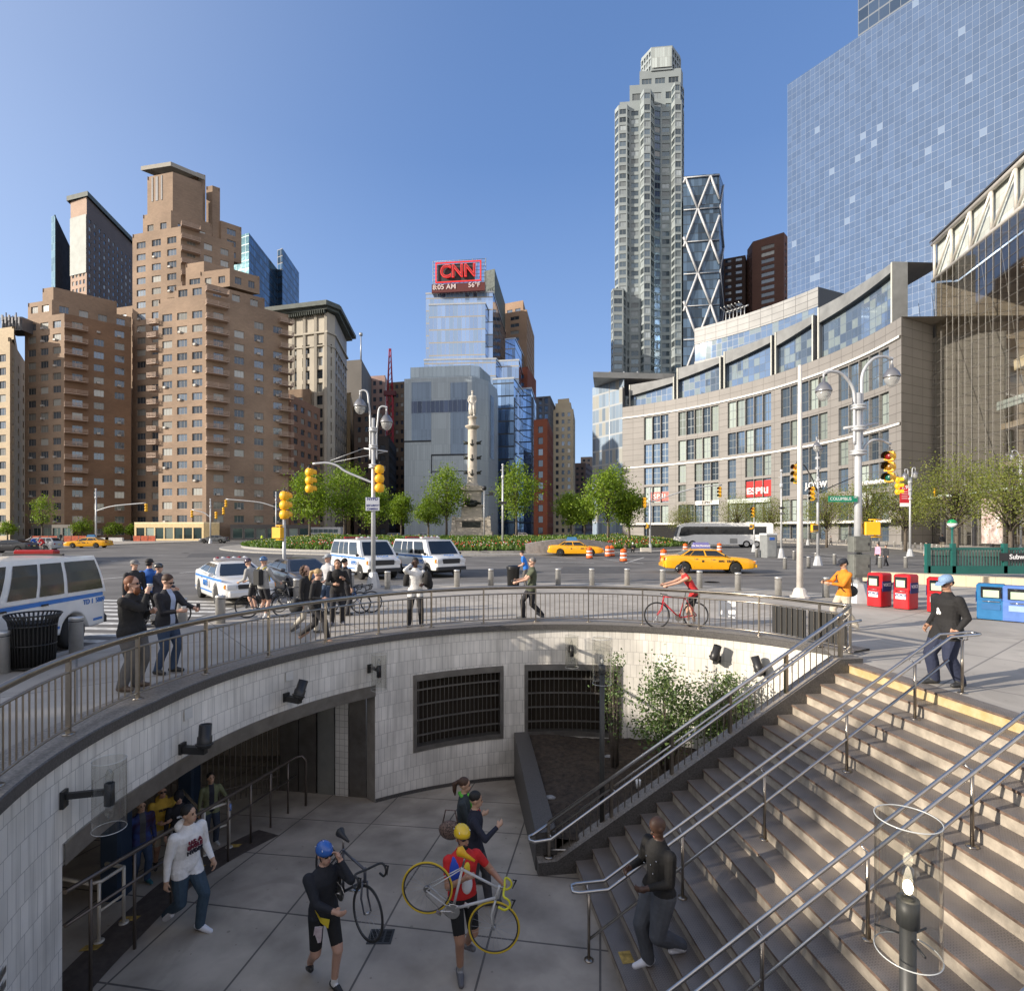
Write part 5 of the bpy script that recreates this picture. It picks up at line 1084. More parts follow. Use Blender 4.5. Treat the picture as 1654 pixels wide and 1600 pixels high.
def stair_rails():
 U = Vector((0, 0, 1)); N0 = SN
 t = thing('stair_railing', 'stainless steel picket railing rising along the planter side of the stairs', 'railing', nose(0), world=True)
 o = -SN*.15
 def L(tt, h): q = nose(tt)+o; q.z = SL0.z+HST*tt+h; return q
 tb, tt_ = -1.6, NST+.9
 base = lambda s: max(-3.25, L(s, .13).z) if s < NST-.6 else ZCOP+.05
 top = [L(tb-.2, .80)]+[L(s, .80+.0*s) for s in (tb, 4, 9, 14, NST-.5)]+[Vector((6.93, 11.42, .98))]
 top[0].z = top[1].z
 m = MB(); m.path([L(tb, .92), L(NST-.6, .95), Vector((6.95, 11.46, 1.0))], .034, 10); m.build('top_rail', M_STEEL, t)
 g = [L(NST+.6, .80)-o*1.6, L(NST-.4, .80)-o*1.6, L(tb, .76)-o*1.6, L(tb-.9, .74)-o*1.6]; g[0].z = .84; g[1].z = .80; g[3].z = g[2].z-.02
 loop = [g[3]+o*0-SDIR*.02, g[3]-SDIR*.10+o*.4, g[3]-SDIR*.10+o*1.2, g[3]+o*1.6, L(tb, .90)]
 m = MB(); m.path(g[:1]+[g[0].lerp(g[1], .5)]+[g[1], g[2]]+loop, .026, 10); m.build('hand_rail', M_STEEL, t)
 m = MB(); m.path([L(tb, .74), L(NST-.6, .77), Vector((6.95, 11.46, .82))], .018, 6, sy=1.3); m.build('rail', M_STEEL, t)
 lo = [L(tb+.1, .0)]; lo[0].z = -3.12; lo += [L(-.4, .19), L(NST-.8, .19), Vector((6.95, 11.46, .16))]
 m = MB(); m.path(lo, .018, 6, sy=1.3); m.build('rail', M_STEEL, t)
 bal = []; k = 0; s = tb
 while s < NST+.3:
  zb = L(s, .19).z if s > -.4 else -3.12+(L(-.4, .19).z+3.12)*(s-tb)/(-.4-tb); q = L(s, 0); x = Vector((q.x, q.y, 0))
  if k % 9 == 0:
   m = MB(); z0 = max(-3.25, L(s, .03).z); m.box(x+U*(z0+L(s, .93).z)/2, (.05, .075, L(s, .93).z-z0), rz=atan2(SDIR.y, SDIR.x)); m.lathe([(.085, 0), (.085, .02), (0, .02)], x+U*(z0), 12); m.build('post', M_STEELWARM, t)
   m = MB(); m.tube(x+U*L(s, .74).z, x+U*L(s, .80).z-o*1.6, .012, seg=6); m.build('bracket', M_STEEL, t)
  else: m = MB(); m.tube(x+U*zb, x+U*(L(s, .74).z), .0105, seg=6, caps=False); m.p = q.y; bal.append(m)
  s += .43; k += 1
 parts_limit(bal, 'baluster', t, M_STEELWARM, lambda m: m.p)
 labs = ['stainless double handrail in mid stair, nearer the planter, with a rounded loop at its foot', 'stainless double handrail in the nearer half of the stairs crossing the glass lamp', 'stainless double handrail cut by the bottom right corner of the view']
 for k, d in enumerate((2.0, 4.02, 5.95)):
  t = thing('handrail', labs[k], 'handrail', nose(8, d), world=True, group='double handrails on the stairs')
  f = lambda s, h, dd=0: Vector((nose(s, d+dd).x, nose(s, d+dd).y, SL0.z+HST*s+h))
  H = .88; w_ = .10; a = f(-.2, H, -w_); b = f(NST+.2, H, -w_); a2 = f(-.2, H, w_); b2 = f(NST+.2, H, w_)
  ft = [a-SDIR*.42, a-SDIR*.50+SN*.03, a-SDIR*.50+SN*(2*w_-.03), a2-SDIR*.42]; hd = [b+SDIR*.5, b+SDIR*.57+SN*.03, b+SDIR*.57+SN*(2*w_-.03), b2+SDIR*.5]
  for q in hd: q.z = b.z+.02
  m = MB(); lp = [a]+ft+[a2]+[a2.lerp(b2, i/8) for i in range(1, 8)]+[b2]+hd[::-1]+[b]+[b.lerp(a, i/8) for i in range(1, 8)]; m.path(lp, .0225, 10, closed=True); m.build('double_rail', M_STEEL, t)
  m = MB(); m.tube(f(-1.0, .30), f(NST+.4, .46), .02, seg=8); m.build('lower_rail', M_STEEL, t)
  for s in (-1.05, 3.6, 7.9, 12.45, 16.4, NST+1.25):
   q = f(s, 0); zb = zfloor(q.y) if s < -.5 else (-HST+.0 if False else (0 if s > NST else nose(floor(s)).z)); zt = SL0.z+HST*min(max(s, -.2), NST+.2)+H-.07
   m = MB(); m.tube((q.x, q.y, zb), (q.x, q.y, zt), .021, seg=10); m.lathe([(.065, 0), (.065, .012), (.0, .012)], (q.x, q.y, zb), 14); m.build('post', M_STEELWARM, t)
   m = MB(); c = Vector((q.x, q.y, zt)); m.path([c+SN*w_+U*.06, c+SN*(w_*.9)+U*.015, c+SN*.03, c-SN*.03, c-SN*(w_*.9)+U*.015, c-SN*w_+U*.06], .010, 6); m.build('yoke', M_STEEL, t)
stair_rails()
# station interior behind the portal
def interior():
 t = thing('station_wall', 'steel doors and tiled pilaster lining the right side of the station opening', 'wall', ringp(th_j), world=True)
 A = ringp(th_j, .42, 0); k = (452-827)/F; B_ = Vector((k*14.0, 14.0, 0)); zb = -4.15; f = flat((B_.x, B_.y), (A.x, A.y)); L = f.L; dark = M_STEELD
 for i, (a, b, m_) in enumerate(((0, .22, 'p'), (.22, .43, 'p'), (.44, .64, 'g'), (.645, .80, 't'), (.805, 1.0, 'p'))):
  m = MB(); a *= L; b *= L; e = .012; m.face([f(a+e, zb), f(b-e, zb), f(b-e, -1.1), f(a+e, -1.1)], 0, [(a, zb), (b, zb), (b, -1.1), (a, -1.1)])
  m.face([f(a+e, zb), f(a+e, -1.1), f(a+e, -1.1, -.06), f(a+e, zb, -.06)]); m.face([f(b-e, zb, -.06), f(b-e, -1.1, -.06), f(b-e, -1.1), f(b-e, zb)])
  m.build('tile_pilaster' if m_ == 't' else 'steel_door', M_WTILE if m_ == 't' else mat('satin_panel', (.42, .43, .40), rough=.35, metal=.7, var=.15) if m_ == 'g' else dark, t)
 m = MB(); m.face([f(-.05, zb, -.08), f(L, zb, -.08), f(L, -1.0, -.08), f(-.05, -1.0, -.08)]); m.build('backing', M_DARK, t)
 t2 = thing('station_wall', 'dark back wall of the station passage behind the barred gate', 'wall', (-13, 12, 0), world=True)
 m = MB(); W = mat('station_dark_wall', (.50, .44, .36), rough=.7, var=.4, vs=.8); m.face([(-13, 2, -4.6), (-13, 20, -4.6), (-13, 20, -1.2), (-13, 2, -1.2)][::-1]); m.face([(-13, 17, -4.6), (-3, 17, -4.6), (-3, 17, -1.1), (-13, 17, -1.1)]); m.build('back_wall', W, t2)  # wall and ceiling colour lightened to bounce more light into the passage
 m = MB(); n = 30
 for i in range(n):
  a, b = th_j+(th_l+.3-th_j)*i/n, th_j+(th_l+.3-th_j)*(i+1)/n; m.face([ringp(a, .35, -1.2), ringp(b, .35, -1.2), ringp(b, 7, -1.2), ringp(a, 7, -1.2)])
 m.build('ceiling', W, t2)
 g = thing('barred_gate', 'tall dark barred gate in the station passage', 'gate', (-6.5, 13, -4), world=True); P0 = Vector((B_.x, B_.y, 0)); P1 = Vector((-9.6, 11.0, 0)); d = (P1-P0); n = 40
 for i in range(n):
  m = MB(); q = P0+d*(i+.5)/n; m.tube((q.x, q.y, -4.2), (q.x, q.y, -1.2), .016, seg=5, caps=False); m.build('bar', mat('gate_bar', (.20, .17, .14), rough=.5, metal=.5), g)
 for z in (-3.6, -2.2): m = MB(); m.tube(P0+Vector((0, 0, z)), P1+Vector((0, 0, z)), .022, seg=6); m.build('crossbar', mat('gate_bar', (0, 0, 0)), g)
 bl = mat('column_blue', (.012, .03, .06), rough=.5)
 for (px, py, w_), lab in (((188, 1445, .34), 'dark blue painted steel column left of the walking group'), ((306, 1300, .34), 'dark blue painted steel column behind the green jacket')):
  q = G(px, py, -3.45); m = MB(); m.rbox((q.x, q.y, -2.5), (w_, w_, 2.6), .04); tag(m.build('steel_column', bl), lab, 'column', 'blue columns in the station')
 m = MB(); n = 24; dk = mat('threshold_plate', (.085, .07, .06), rough=.5, var=.3, vs=10)
 for i in range(n):
  a, b = th_j+.35+(th_l-th_j-.35)*i/n, th_j+.35+(th_l-th_j-.35)*(i+1)/n
  P = [ringp(a, .15), ringp(a, .75), ringp(b, .75), ringp(b, .15)]
  for q in P: q.z = zfloor(q.y)+.006
  m.face(P)
 tag(m.build('threshold_strip', dk), 'dark ribbed floor strip along the station opening', 'floor strip', kind='structure')
 m = MB(); y = mat('worn_yellow', (.42, .28, .07))
 for px, py in ((147, 1530), (210, 1483), (318, 1394), (378, 1352)):
  q = G(px, py, -3.44); q.z = zfloor(q.y)+.012; m.face([q+Vector(v) for v in ((-.13, -.07, 0), (.11, -.04, 0), (.13, .07, 0), (-.11, .05, 0))])
 tag(m.build('yellow_floor_marks', y), kind='structure')
 HS = mat('bright_rail', (.68, .63, .54), rough=.4, metal=.35)
 def hoop(px0, py0, px1, py1, lab, h=.86, back=1.7):
  a, b = G(px0, py0, -3.45), G(px1, py1, -3.45); a.z = zfloor(a.y); b.z = zfloor(b.y); h2 = (a.z+b.z)/2+h; d = (b-a); d.z = 0; dl = d.length; d.normalize(); nn = Vector((-d.y, d.x, 0))
  if nn.x > 0: nn = -nn
  t = thing('guard_rail', lab, 'guard rail', a, world=True, group='bright hooped guard rails at the station opening'); U = Vector((0, 0, 1)); z = lambda p, zz: Vector((p.x, p.y, zz))
  m = MB(); m.path([z(a, h2)-d*.05+nn*back, z(a, h2)-d*.05+nn*.1, z(a, h2)+d*.04, z(a, h2)+d*.12, z(b, h2)-d*.1, z(b, h2), z(b, h2)+nn*.12, z(b, h2)+nn*.35], .026, 10); m.build('top_rail', HS, t)
  m = MB(); m.tube(z(a, h2-.42), z(b, h2-.42), .02, seg=8); m.build('lower_rail', HS, t)
  for p in (a, b): m = MB(); m.tube(p, z(p, h2), .024, seg=10); m.lathe([(.07, 0), (.07, .015), (0, .015)], p, 14); m.build('post', HS, t)
 hoop(160, 1520, 200, 1490, 'hooped steel guard rail nearest the left edge of the opening'); hoop(330, 1370, 370, 1355, 'hooped steel guard rail beside the green jacket visitor', back=1.2)
 t = thing('ramp_rail', 'long bronze sloping handrail running along the station opening', 'handrail', (-5, 9, -3.4), world=True); br = mat('bronze_rail', (.15, .125, .105), rough=.35, metal=.6)
 A, B_ = P3(105, 1440, 6.9), P3(478, 1222, 12.9); lp = [A+(B_-A)*i/8 for i in range(9)]
 m = MB(); m.path(lp+[B_+Vector((.12, .05, 0)), B_+Vector((.2, .08, -.12)), B_+Vector((.2, .08, -1.2))], .03, 10); m.build('top_rail', br, t)
 m = MB(); m.tube(A-Vector((0, 0, .42)), B_-Vector((0, 0, .42)), .022, seg=8); m.build('lower_rail', br, t)
 for k in range(8): p = A.lerp(B_, (k+.5)/8); m = MB(); m.tube(p, (p.x, p.y, zfloor(p.y)), .022, seg=8); m.build('post', br, t)
interior()
def drain():
 t = thing('floor_drain', 'square cast iron drain grate in the station floor beside the front wheel', 'drain', G(615, 1512, -3.45)); m = MB(); m.box((0, 0, .004), (.36, .30, .008)); m.build('grate_frame', mat('grate_iron', (.04, .04, .038), rough=.6), t); m = MB()
 for i in range(3):
  for j in range(8): m.box((-.11+.11*i, -.10+.029*j, .010), (.08, .014, .004))
 m.build('grate_slots', M_DARK, t)
drain()
# wall lamps, spot lights, pole lamps
M_FIT = mat('fitting_black', (.02, .02, .02), rough=.4)
def glass_lamp_parts(t, z0, axis=(0, 0, 0), lit=False, R=.175, Hh=.82, up=True):
 c = Vector(axis); m = MB()
 m.lathe([(R, z0), (R, z0+Hh)], c, 40, caps=False); m2 = m.build('glass_shade', M_GLOBE, t); m = MB(); m.path([c+Vector((R*cos(a), R*sin(a), z0+Hh)) for a in [2*pi*k/40 for k in range(40)]], .004, 5, closed=True); m.build('glass_rim', mat('glass_edge', (.55, .56, .54), rough=.1), m2); m = MB(); m.path([c+Vector((R*cos(a), R*sin(a), z0)) for a in [2*pi*k/40 for k in range(40)]], .004, 5, closed=True); m.build('glass_rim', mat('glass_edge', (.55, .56, .54), rough=.1), m2)
def pole_lamp(P, zg, lab, lit):
 t = thing('pole_lamp', lab, 'lamp', P, group='glass cylinder pole lamps'); h = zg-P.z
 m = MB(); m.tube((0, 0, 0), (0, 0, h+.20), .045, seg=16); m.tube((0, 0, h+.17), (0, 0, h+.33), .062, seg=16); m.lathe([(.11, 0), (.11, .02), (.045, .03)], (0, 0, 0), 16); m.build('pole', mat('lamp_pole_dark', (.045, .045, .042), rough=.45), t)
 glass_lamp_parts(t, h, lit=lit); m = MB()
 for k in range(3): a = 2*pi*k/3+.4; m.tube((0, 0, h+.10), (.175*cos(a), .175*sin(a), h+.10), .007, seg=6)
 m.build('spoke', M_FIT, t); m = MB(); m.lathe([(.04, h+.33), (.045, h+.37), (.045, h+.47), (.03, h+.52), (0, h+.54)], (0, 0, 0), 14); m.build('lamp_jar', M_GLOBE, t)
 m = MB(); m.ball((0, 0, h+.40), (.028, .028, .045), seg=10, rings=7); m.build('bulb', emis('bulb_lit', (1, .86, .62), 7) if lit else mat('bulb_white', (.9, .9, .88), rough=.3), t)
pole_lamp(Vector((2.43, 3.42, -2.55)), 0.0, 'slim pole lamp with lit bulb in a clear glass cylinder on the stairs', True)
pole_lamp(Vector((1.64, 10.15, -2.98)), -.22, 'slim pole lamp with glass cylinder standing in the soil planter', False)
def wall_lamp(px, z, lab, d=.5):
 th = ringth(px); P = ringp(th, 0, z); t = thing('wall_lamp', lab, 'wall lamp', P, rz=th, group='glass cylinder wall lamps')   # local -x points into the pit
 m = MB(); m.box((-.02, 0, 0), (.04, .12, .2)); m.box((-d/2, 0, .03), (d, .05, .07)); m.build('bracket', M_FIT, t); m = MB(); m.tube((-d, 0, -.13), (-d, 0, .13), .055, seg=14); m.build('lamp_holder', M_FIT, t)
 m = MB(); m.lathe([(.04, .13), (.043, .24), (.02, .29), (0, .3)], (-d, 0, 0), 12); m.lathe([(0, -.3), (.02, -.29), (.043, -.24), (.04, -.13)], (-d, 0, 0), 12); m.build('lamp_jar', M_GLOBE, t); glass_lamp_parts(t, -.41, (-d, 0, 0))
def spot(px, z, lab, tilt, d=.42):
 th = ringth(px); P = ringp(th, 0, z); t = thing('spot_light', lab, 'spot light', P, rz=th, group='black spot lights on the tiled wall')
 m = MB(); m.box((-.02, 0, 0), (.05, .14, .17)); m.box((-d/2, 0, -.02), (d, .10, .11)); m.build('bracket', M_FIT, t)
 M = Matrix.Rotation(tilt, 3, 'X'); m = MB(); m.lathe([(.10, -.12), (.11, -.10), (.11, .06), (.095, .07), (.095, .25), (.085, .25), (.08, .05), (0, .04)], (-d+.02, 0, .14), 18, M=M); m.build('lamp_head', M_FIT, t); m = MB(); m.path([Vector((-d+.02, 0, .14))+M@Vector((.12*cos(a), .12*sin(a), -.06)) for a in [2*pi*k/24 for k in range(24)]], .014, 6, closed=True); m.build('yoke_ring', M_FIT, t)
wall_lamp(100, -.57, 'clear glass cylinder wall lamp at the left edge above the station opening', .48); wall_lamp(597, -.68, 'glass cylinder wall lamp near the right end of the station lintel', .42); wall_lamp(922, -.62, 'glass cylinder wall lamp above the grille beside the slim tree', .35)
spot(293, -.93, 'black spot light pointing up on the tiled wall above the hooded group', .1); spot(461, -.83, 'black spot light tilted on the wall left of the steel doors', radians(25)); spot(1160, -.62, 'black spot light on the sunlit tiles above the shrubs', radians(15), .3); spot(1232, -.75, 'black spot light on the sunlit tiles just left of the stair rail', radians(-20), .3)
t = thing('wall_vent', 'louvred vent in the tiled wall at the bottom left edge', 'vent', ringp(th_l+.2, 0, -2), world=True)
for k in range(9):
 m = MB(); a, b = ringp(th_l+.16, -.02), ringp(th_l+.36, -.02); z = -1.75-.14*k
 m.face([(b.x, b.y, z), (a.x, a.y, z), (a.x, a.y, z+.07), (b.x, b.y, z+.07)]); m.build('louvre', M_STEELD if k % 2 else M_STEEL, t)
# vehicles (local: x forward, y left, z up)
M_CARG = mat('car_glass', (.012, .015, .018), rough=.06, spec=.9, var=.3); M_TYRE = mat('tyre', (.018, .018, .018), rough=.85); M_RIM = mat('wheel_rim', (.50, .50, .50), rough=.35, metal=.8); M_TRIM = mat('black_trim', (.02, .02, .022), rough=.5); M_HL = mat('headlight', (.65, .66, .66), rough=.15, spec=.8); M_TL = mat('tail_light', (.30, .01, .01), rough=.2); M_CHR = mat('chrome', (.6, .6, .6), rough=.15, metal=1); M_AMB = mat('amber_light', (.75, .25, .02), rough=.25); M_BLUE = mat('stripe_blue', (.03, .17, .50), rough=.4)
def paint(n, c): return mat('paint_'+n, c, rough=.28, var=.05, vs=1.5, coat=.6)
SEDAN = dict(L=5.35, ax=(-1.5, 1.45), wr=.335, x=[-2.68, -2.62, -2.3, -1.75, -.9, .95, 1.2, 2.2, 2.52, 2.66], zb=[.42, .32, .30, .26, .24, .24, .25, .28, .32, .44], zt=[.72, .98, 1.06, 1.08, 1.02, .98, 1.00, .90, .80, .66], hw=[.80, .92, .97, .99, 1.0, 1.0, 1.0, .96, .90, .78],
             gx=(-1.75, 1.1), rx=(-1.12, .38), zr=1.46, gh=.90, rh=.62, wins=[(.04, .17), (.19, .50), (.54, .95)], doors=[-.95, .05, 1.05])
SEDAN2 = dict(SEDAN, L=4.8, ax=(-1.38, 1.42), wr=.34, x=[-2.4, -2.35, -2.1, -1.6, -.8, .95, 1.25, 2.05, 2.3, 2.42], zt=[.70, 1.02, 1.12, 1.10, 1.02, .97, .98, .88, .76, .60], hw=[.72, .86, .91, .92, .93, .93, .93, .90, .82, .66], gx=(-1.85, 1.2), rx=(-.95, .25), zr=1.47, gh=.84, rh=.56, doors=[-.85, .1, 1.0])
SUV = dict(SEDAN2, zt=[.8, 1.15, 1.2, 1.18, 1.1, 1.05, 1.06, 1.0, .86, .66], gx=(-2.25, 1.15), rx=(-1.9, .35), zr=1.62, rh=.62, wins=[(.03, .22), (.25, .55), (.59, .95)])
VAN = dict(L=5.6, ax=(-1.75, 1.75), wr=.37, x=[-2.85, -2.8, -2.4, -1, 1.0, 1.9, 2.2, 2.6, 2.72], zb=[.48, .42, .40, .38, .38, .38, .40, .42, .5], zt=[1.15, 1.22, 1.25, 1.25, 1.25, 1.23, 1.2, 1.08, .8], hw=[.90, .97, 1.0, 1.0, 1.0, 1.0, .98, .93, .85],
           gx=(-2.82, 2.02), rx=(-2.68, 1.25), zr=2.1, gh=.985, rh=.80, wins=[(.02, .26), (.285, .43), (.45, .60), (.64, .90)], doors=[-1.0, .05, 1.1])
def vehicle(name, label, cat, S, loc, yaw, col, group=None, police=False, taxi=False, ad=None, simple_=False):
 t = thing(name, label, cat, loc, yaw, group); ip = lambda k, x: float(np.interp(x, S['x'], S[k])); ra = S['wr']+.07
 xs = list(np.arange(S['x'][0], S['x'][-1], .07))+[S['x'][-1]]
 def zbot(x):
  z = ip('zb', x)
  for a in S['ax']:
   if abs(x-a) < ra: z = max(z, S['wr']+sqrt(ra*ra-(x-a)**2))
  return z
 def side(x, z):
  zt, hw = ip('zt', x), ip('hw', x); u = (z-.45)/(zt-.2); return hw*(1-.07*max(0, u)**3-.04*max(0, -u*2))
 m = MB(); R = []
 for x in xs:
  zt, zb, hw = ip('zt', x), zbot(x), ip('hw', x); half = []
  zs = [zb, min(zb+.05, zt-.1), zb+(zt-.1-zb)*.35, zb+(zt-.1-zb)*.7, zt-.09, zt-.035]
  for z in zs: half.append((side(x, z) if z < zt-.08 else side(x, zt-.09)-.03, z))
  half += [(hw*.80, zt), (hw*.45, zt+.018), (0, zt+.022)]; R.append([(x, 0, zb)]+[(x, y, z) for y, z in half]+[(x, -y, z) for y, z in half[:-1][::-1]])
 n = len(R[0]); vs = [p for r in R for p in r]; fs = []
 for i in range(len(R)-1):
  for k in range(n): fs.append((i*n+k, i*n+(k+1) % n, (i+1)*n+(k+1) % n, (i+1)*n+k))
 fs += [tuple(range(n))[::-1], tuple((len(R)-1)*n+k for k in range(n))]; m.idx(vs, fs, 0, True); body = m.build('body', paint(*col), t)
 (g0, g1), (r0, r1), zr, gh, rh = S['gx'], S['rx'], S['zr'], S['gh'], S['rh']; zb0, zb1 = ip('zt', g0)-.02, ip('zt', g1)-.02
 def SP(u, v, sg): x = (g0+(g1-g0)*u)*(1-v)+(r0+(r1-r0)*u)*v; z = (zb0+(zb1-zb0)*u)*(1-v)+(zr-.05)*v; return Vector((x, sg*(gh*(1-v)+rh*v+.035*sin(pi*v)), z))
 m = MB(); nu, nv = 8, 5
 for sg in (1, -1):
  for i in range(nu):
   for j in range(nv):
    q = [SP(i/nu, j/nv, sg), SP((i+1)/nu, j/nv, sg), SP((i+1)/nu, (j+1)/nv, sg), SP(i/nu, (j+1)/nv, sg)]; m.face(q if sg < 0 else q[::-1], 0, None, True)
 def EP(w, v, e): a, b = SP(e, v, 1), SP(e, v, -1); p = a.lerp(b, w); p.x += (.06 if e else -.04)*sin(pi*w)*(1-.3*v); return p
 for e in (0, 1):
  for i in range(8):
   for j in range(nv): q = [EP(i/8, j/nv, e), EP((i+1)/8, j/nv, e), EP((i+1)/8, (j+1)/nv, e), EP(i/8, (j+1)/nv, e)]; m.face(q if e == 0 else q[::-1], 0, None, True)
 RP = lambda u, w: (lambda a, b: Vector(((a.lerp(b, w)).x+((.06*.7 if u == 1 else -.03 if u == 0 else 0)*sin(pi*w)), a.lerp(b, w).y, zr-.05+.05*sin(pi*w)**.6*(sin(pi*min(max(u, .0), 1.))**.4))))(SP(u, 1, 1), SP(u, 1, -1))
 for i in range(8):
  for j in range(8): m.face([RP(i/8, j/8), RP(i/8, (j+1)/8), RP((i+1)/8, (j+1)/8), RP((i+1)/8, j/8)], 0, None, True)
 m.build('roof', paint(*col), t)
 def gq(P, sg, name='window', mm=M_CARG, off=.012):
  m = MB(); N_ = (P[1]-P[0]).cross(P[2]-P[0]).normalized(); c = sum(P, Vector())/len(P)
  if N_.dot(c-Vector((c.x*.6, 0, .9))) < 0: N_ = -N_; P = P[::-1]
  m.face([p+N_*off for p in P]); return m.build(name, mm, t)
 for sg in (1, -1):
  for a, b in S['wins']:
   m = MB(); st = 4
   for i in range(st):
    for j in range(3):
     u0, u1 = a+(b-a)*i/st, a+(b-a)*(i+1)/st; v0, v1 = .10+.78*j/3, .10+.78*(j+1)/3; q = [SP(u0, v0, sg), SP(u1, v0, sg), SP(u1, v1, sg), SP(u0, v1, sg)]; q = [p+Vector((0, sg*.014, 0)) for p in q]; m.face(q if sg < 0 else q[::-1], 0, None, True)
   m.build('window', M_CARG, t)
 for e in (0, 1):
  m = MB()
  for i in range(6):
   for j in range(3):
    w0, w1 = .07+.86*i/6, .07+.86*(i+1)/6; v0, v1 = .08+.82*j/3, .08+.82*(j+1)/3; q = [EP(w0, v0, e), EP(w1, v0, e), EP(w1, v1, e), EP(w0, v1, e)]; q = [p+Vector(((.016 if e else -.016), 0, .01)) for p in q]; m.face(q if e == 0 else q[::-1], 0, None, True)
  m.build('windscreen' if e else 'rear_window', M_CARG, t)
 for a in S['ax']:
  for sg in (1, -1):
   y = sg*(ip('hw', a)-.12); Rx = Matrix.Rotation(pi/2, 3, 'X'); m = MB(); r = S['wr']; m.lathe([(r*.6, -.1), (r*.93, -.11), (r, -.07), (r, .07), (r*.93, .11), (r*.6, .1)], (a, y, r), 28, M=Rx); w_ = m.build('wheel', M_TYRE, t)
   m = MB(); s2 = -sg; m.lathe([(r*.62, s2*.06), (r*.62, s2*.095), (r*.56, s2*.10), (r*.45, s2*.05), (r*.2, s2*.07), (r*.16, s2*.1), (0, s2*.1)], (a, y, r), 20, M=Rx); m.build('rim', M_RIM, w_)
   if not simple_: m = MB(); [m.ball((a+r*.38*cos(k*pi/3), y+sg*.062, r+r*.38*sin(k*pi/3)), .03, seg=6, rings=4) for k in range(6)]; m.build('rim_slots', M_TRIM, w_)
 m = MB(); m.box((0, 0, .42), (S['L']*.86, 1.5, .3)); m.build('underbody', M_DARK, t)
 xf, xr = S['x'][-1], S['x'][0]; van = S is VAN
 hz = .70 if not van else .92
 for sg in (1, -1):
  w_ = ip('hw', xf-.12); m = MB(); m.rbox((xf-.06, sg*(w_-.20), hz), (.16, .34, .15 if not van else .2), .03); m.build('headlight', M_HL, t)
  m = MB(); m.rbox((xf-.14, sg*(w_-.02), hz), (.16, .08, .13 if not van else .2), .02); m.build('turn_signal', M_AMB, t)
  m = MB(); m.rbox((xr+.06, sg*(ip('hw', xr+.1)-.17), .85 if not van else 1.0), (.10, .26 if not van else .14, .17 if not van else .42), .02); m.build('tail_light', M_TL, t)
  m = MB(); m.ball((g1-.28, sg*(gh+.13), ip('zt', g1)+.07), (.06, .11, .075), seg=8, rings=6); m.build('mirror', M_TRIM if (van or taxi) else paint(*col), t)
 m = MB(); m.rbox((xf-.04, 0, hz-.01), (.12, ip('hw', xf-.1)*2-.78, .15 if not van else .26), .02); m.build('grille', M_TRIM, t)
 bc = M_TRIM if van else paint(*col)
 m = MB(); m.rbox((xf-.03, 0, .46 if not van else .52), (.22, ip('hw', xf)*2+.14, .19), .05); m.build('front_bumper', bc, t); m = MB(); m.rbox((xr+.03, 0, .48 if not van else .52), (.22, ip('hw', xr)*2+.14, .2), .05); m.build('rear_bumper', bc, t)
 m = MB(); m.box((xr-.0, 0, .78), (.04, .32, .16)); m.build('licence_plate', mat('plate_yellow', (.6, .5, .2)), t)
 def strip(z0, z1, x0, x1, mm, name, off=.006, sgs=(1, -1), slope=0):
  for sg in sgs:
   m = MB(); X = [x0+(x1-x0)*i/14 for i in range(15)]
   for a, b in zip(X, X[1:]):
    if zbot(a) > z0 or zbot(b) > z0: continue
    q = [(a, sg*(side(a, z0)+off), z0), (b, sg*(side(b, z0)+off), z0), (b, sg*(side(b, z1)+off), z1), (a, sg*(side(a, z1)+off), z1)]; m.face(q if sg < 0 else q[::-1])
   if not m.empty: m.build(name, mm, t)
 if not simple_:
  for x in S['doors']:
   for sg in (1, -1): m = MB(); z0, z1 = max(.36, zbot(x)), ip('zt', x)-.1; m.face([(x-.008, sg*(side(x, z0)+.004), z0), (x+.008, sg*(side(x, z0)+.004), z0), (x+.008, sg*(side(x, z1)+.004), z1), (x-.008, sg*(side(x, z1)+.004), z1)]); m.build('door_seam', M_TRIM, t)
  for x in S['doors'][:-1]:
   for sg in (1, -1): m = MB(); m.box((x+.12, sg*(side(x, .88)+.012), ip('zt', x)-.16), (.16, .03, .035)); m.build('door_handle', M_CHR if not van else M_TRIM, t)
 if taxi:
  for sg in (1, -1):
   ax = (-sg, 0, 0) if sg > 0 else (1, 0, 0)
   lettering('NYC', .16, (.62 if sg < 0 else .62, sg*1.012, .74), (1, 0, 0) if sg < 0 else (-1, 0, 0), (0, 0, 1), M_TRIM, t, 'lettering', .004, bold=.008); lettering('TAXI', .20, (.62+(.5 if sg < 0 else -.55), sg*1.012, .73), (1, 0, 0) if sg < 0 else (-1, 0, 0), (0, 0, 1), M_TRIM, t, 'lettering', .004, bold=.008)
   m = MB(); m.box((-.45, sg*1.008, .74), (.12, .008, .12)); m.build('door_logo', M_TRIM, t)
  m = MB(); A = [(-.55, 0), (.55, 0), (.42, .34), (-.42, .34)]
  m.extrude(A, (-.35, -.12, zr+.04), (1, 0, 0), (0, 0, 1), (0, .24, 0)); rb = m.build('roof_advert', mat('advert_'+('a' if ad else 'b'), (.17, .17, .42) if ad else (.05, .18, .38), rough=.4), t)
  m = MB(); m.box((-.35, 0, zr+.015), (1.3, .4, .05)); m.build('advert_base', M_CHR, t)
  if ad:
   for sg in (1, -1): lettering(ad, .135, (-.35, sg*.125, zr+.18), (1, 0, 0) if sg < 0 else (-1, 0, 0), (0, 0, 1), mat('white_letter', (.8, .8, .8)), rb, 'advert_letters', .003, bold=.004)
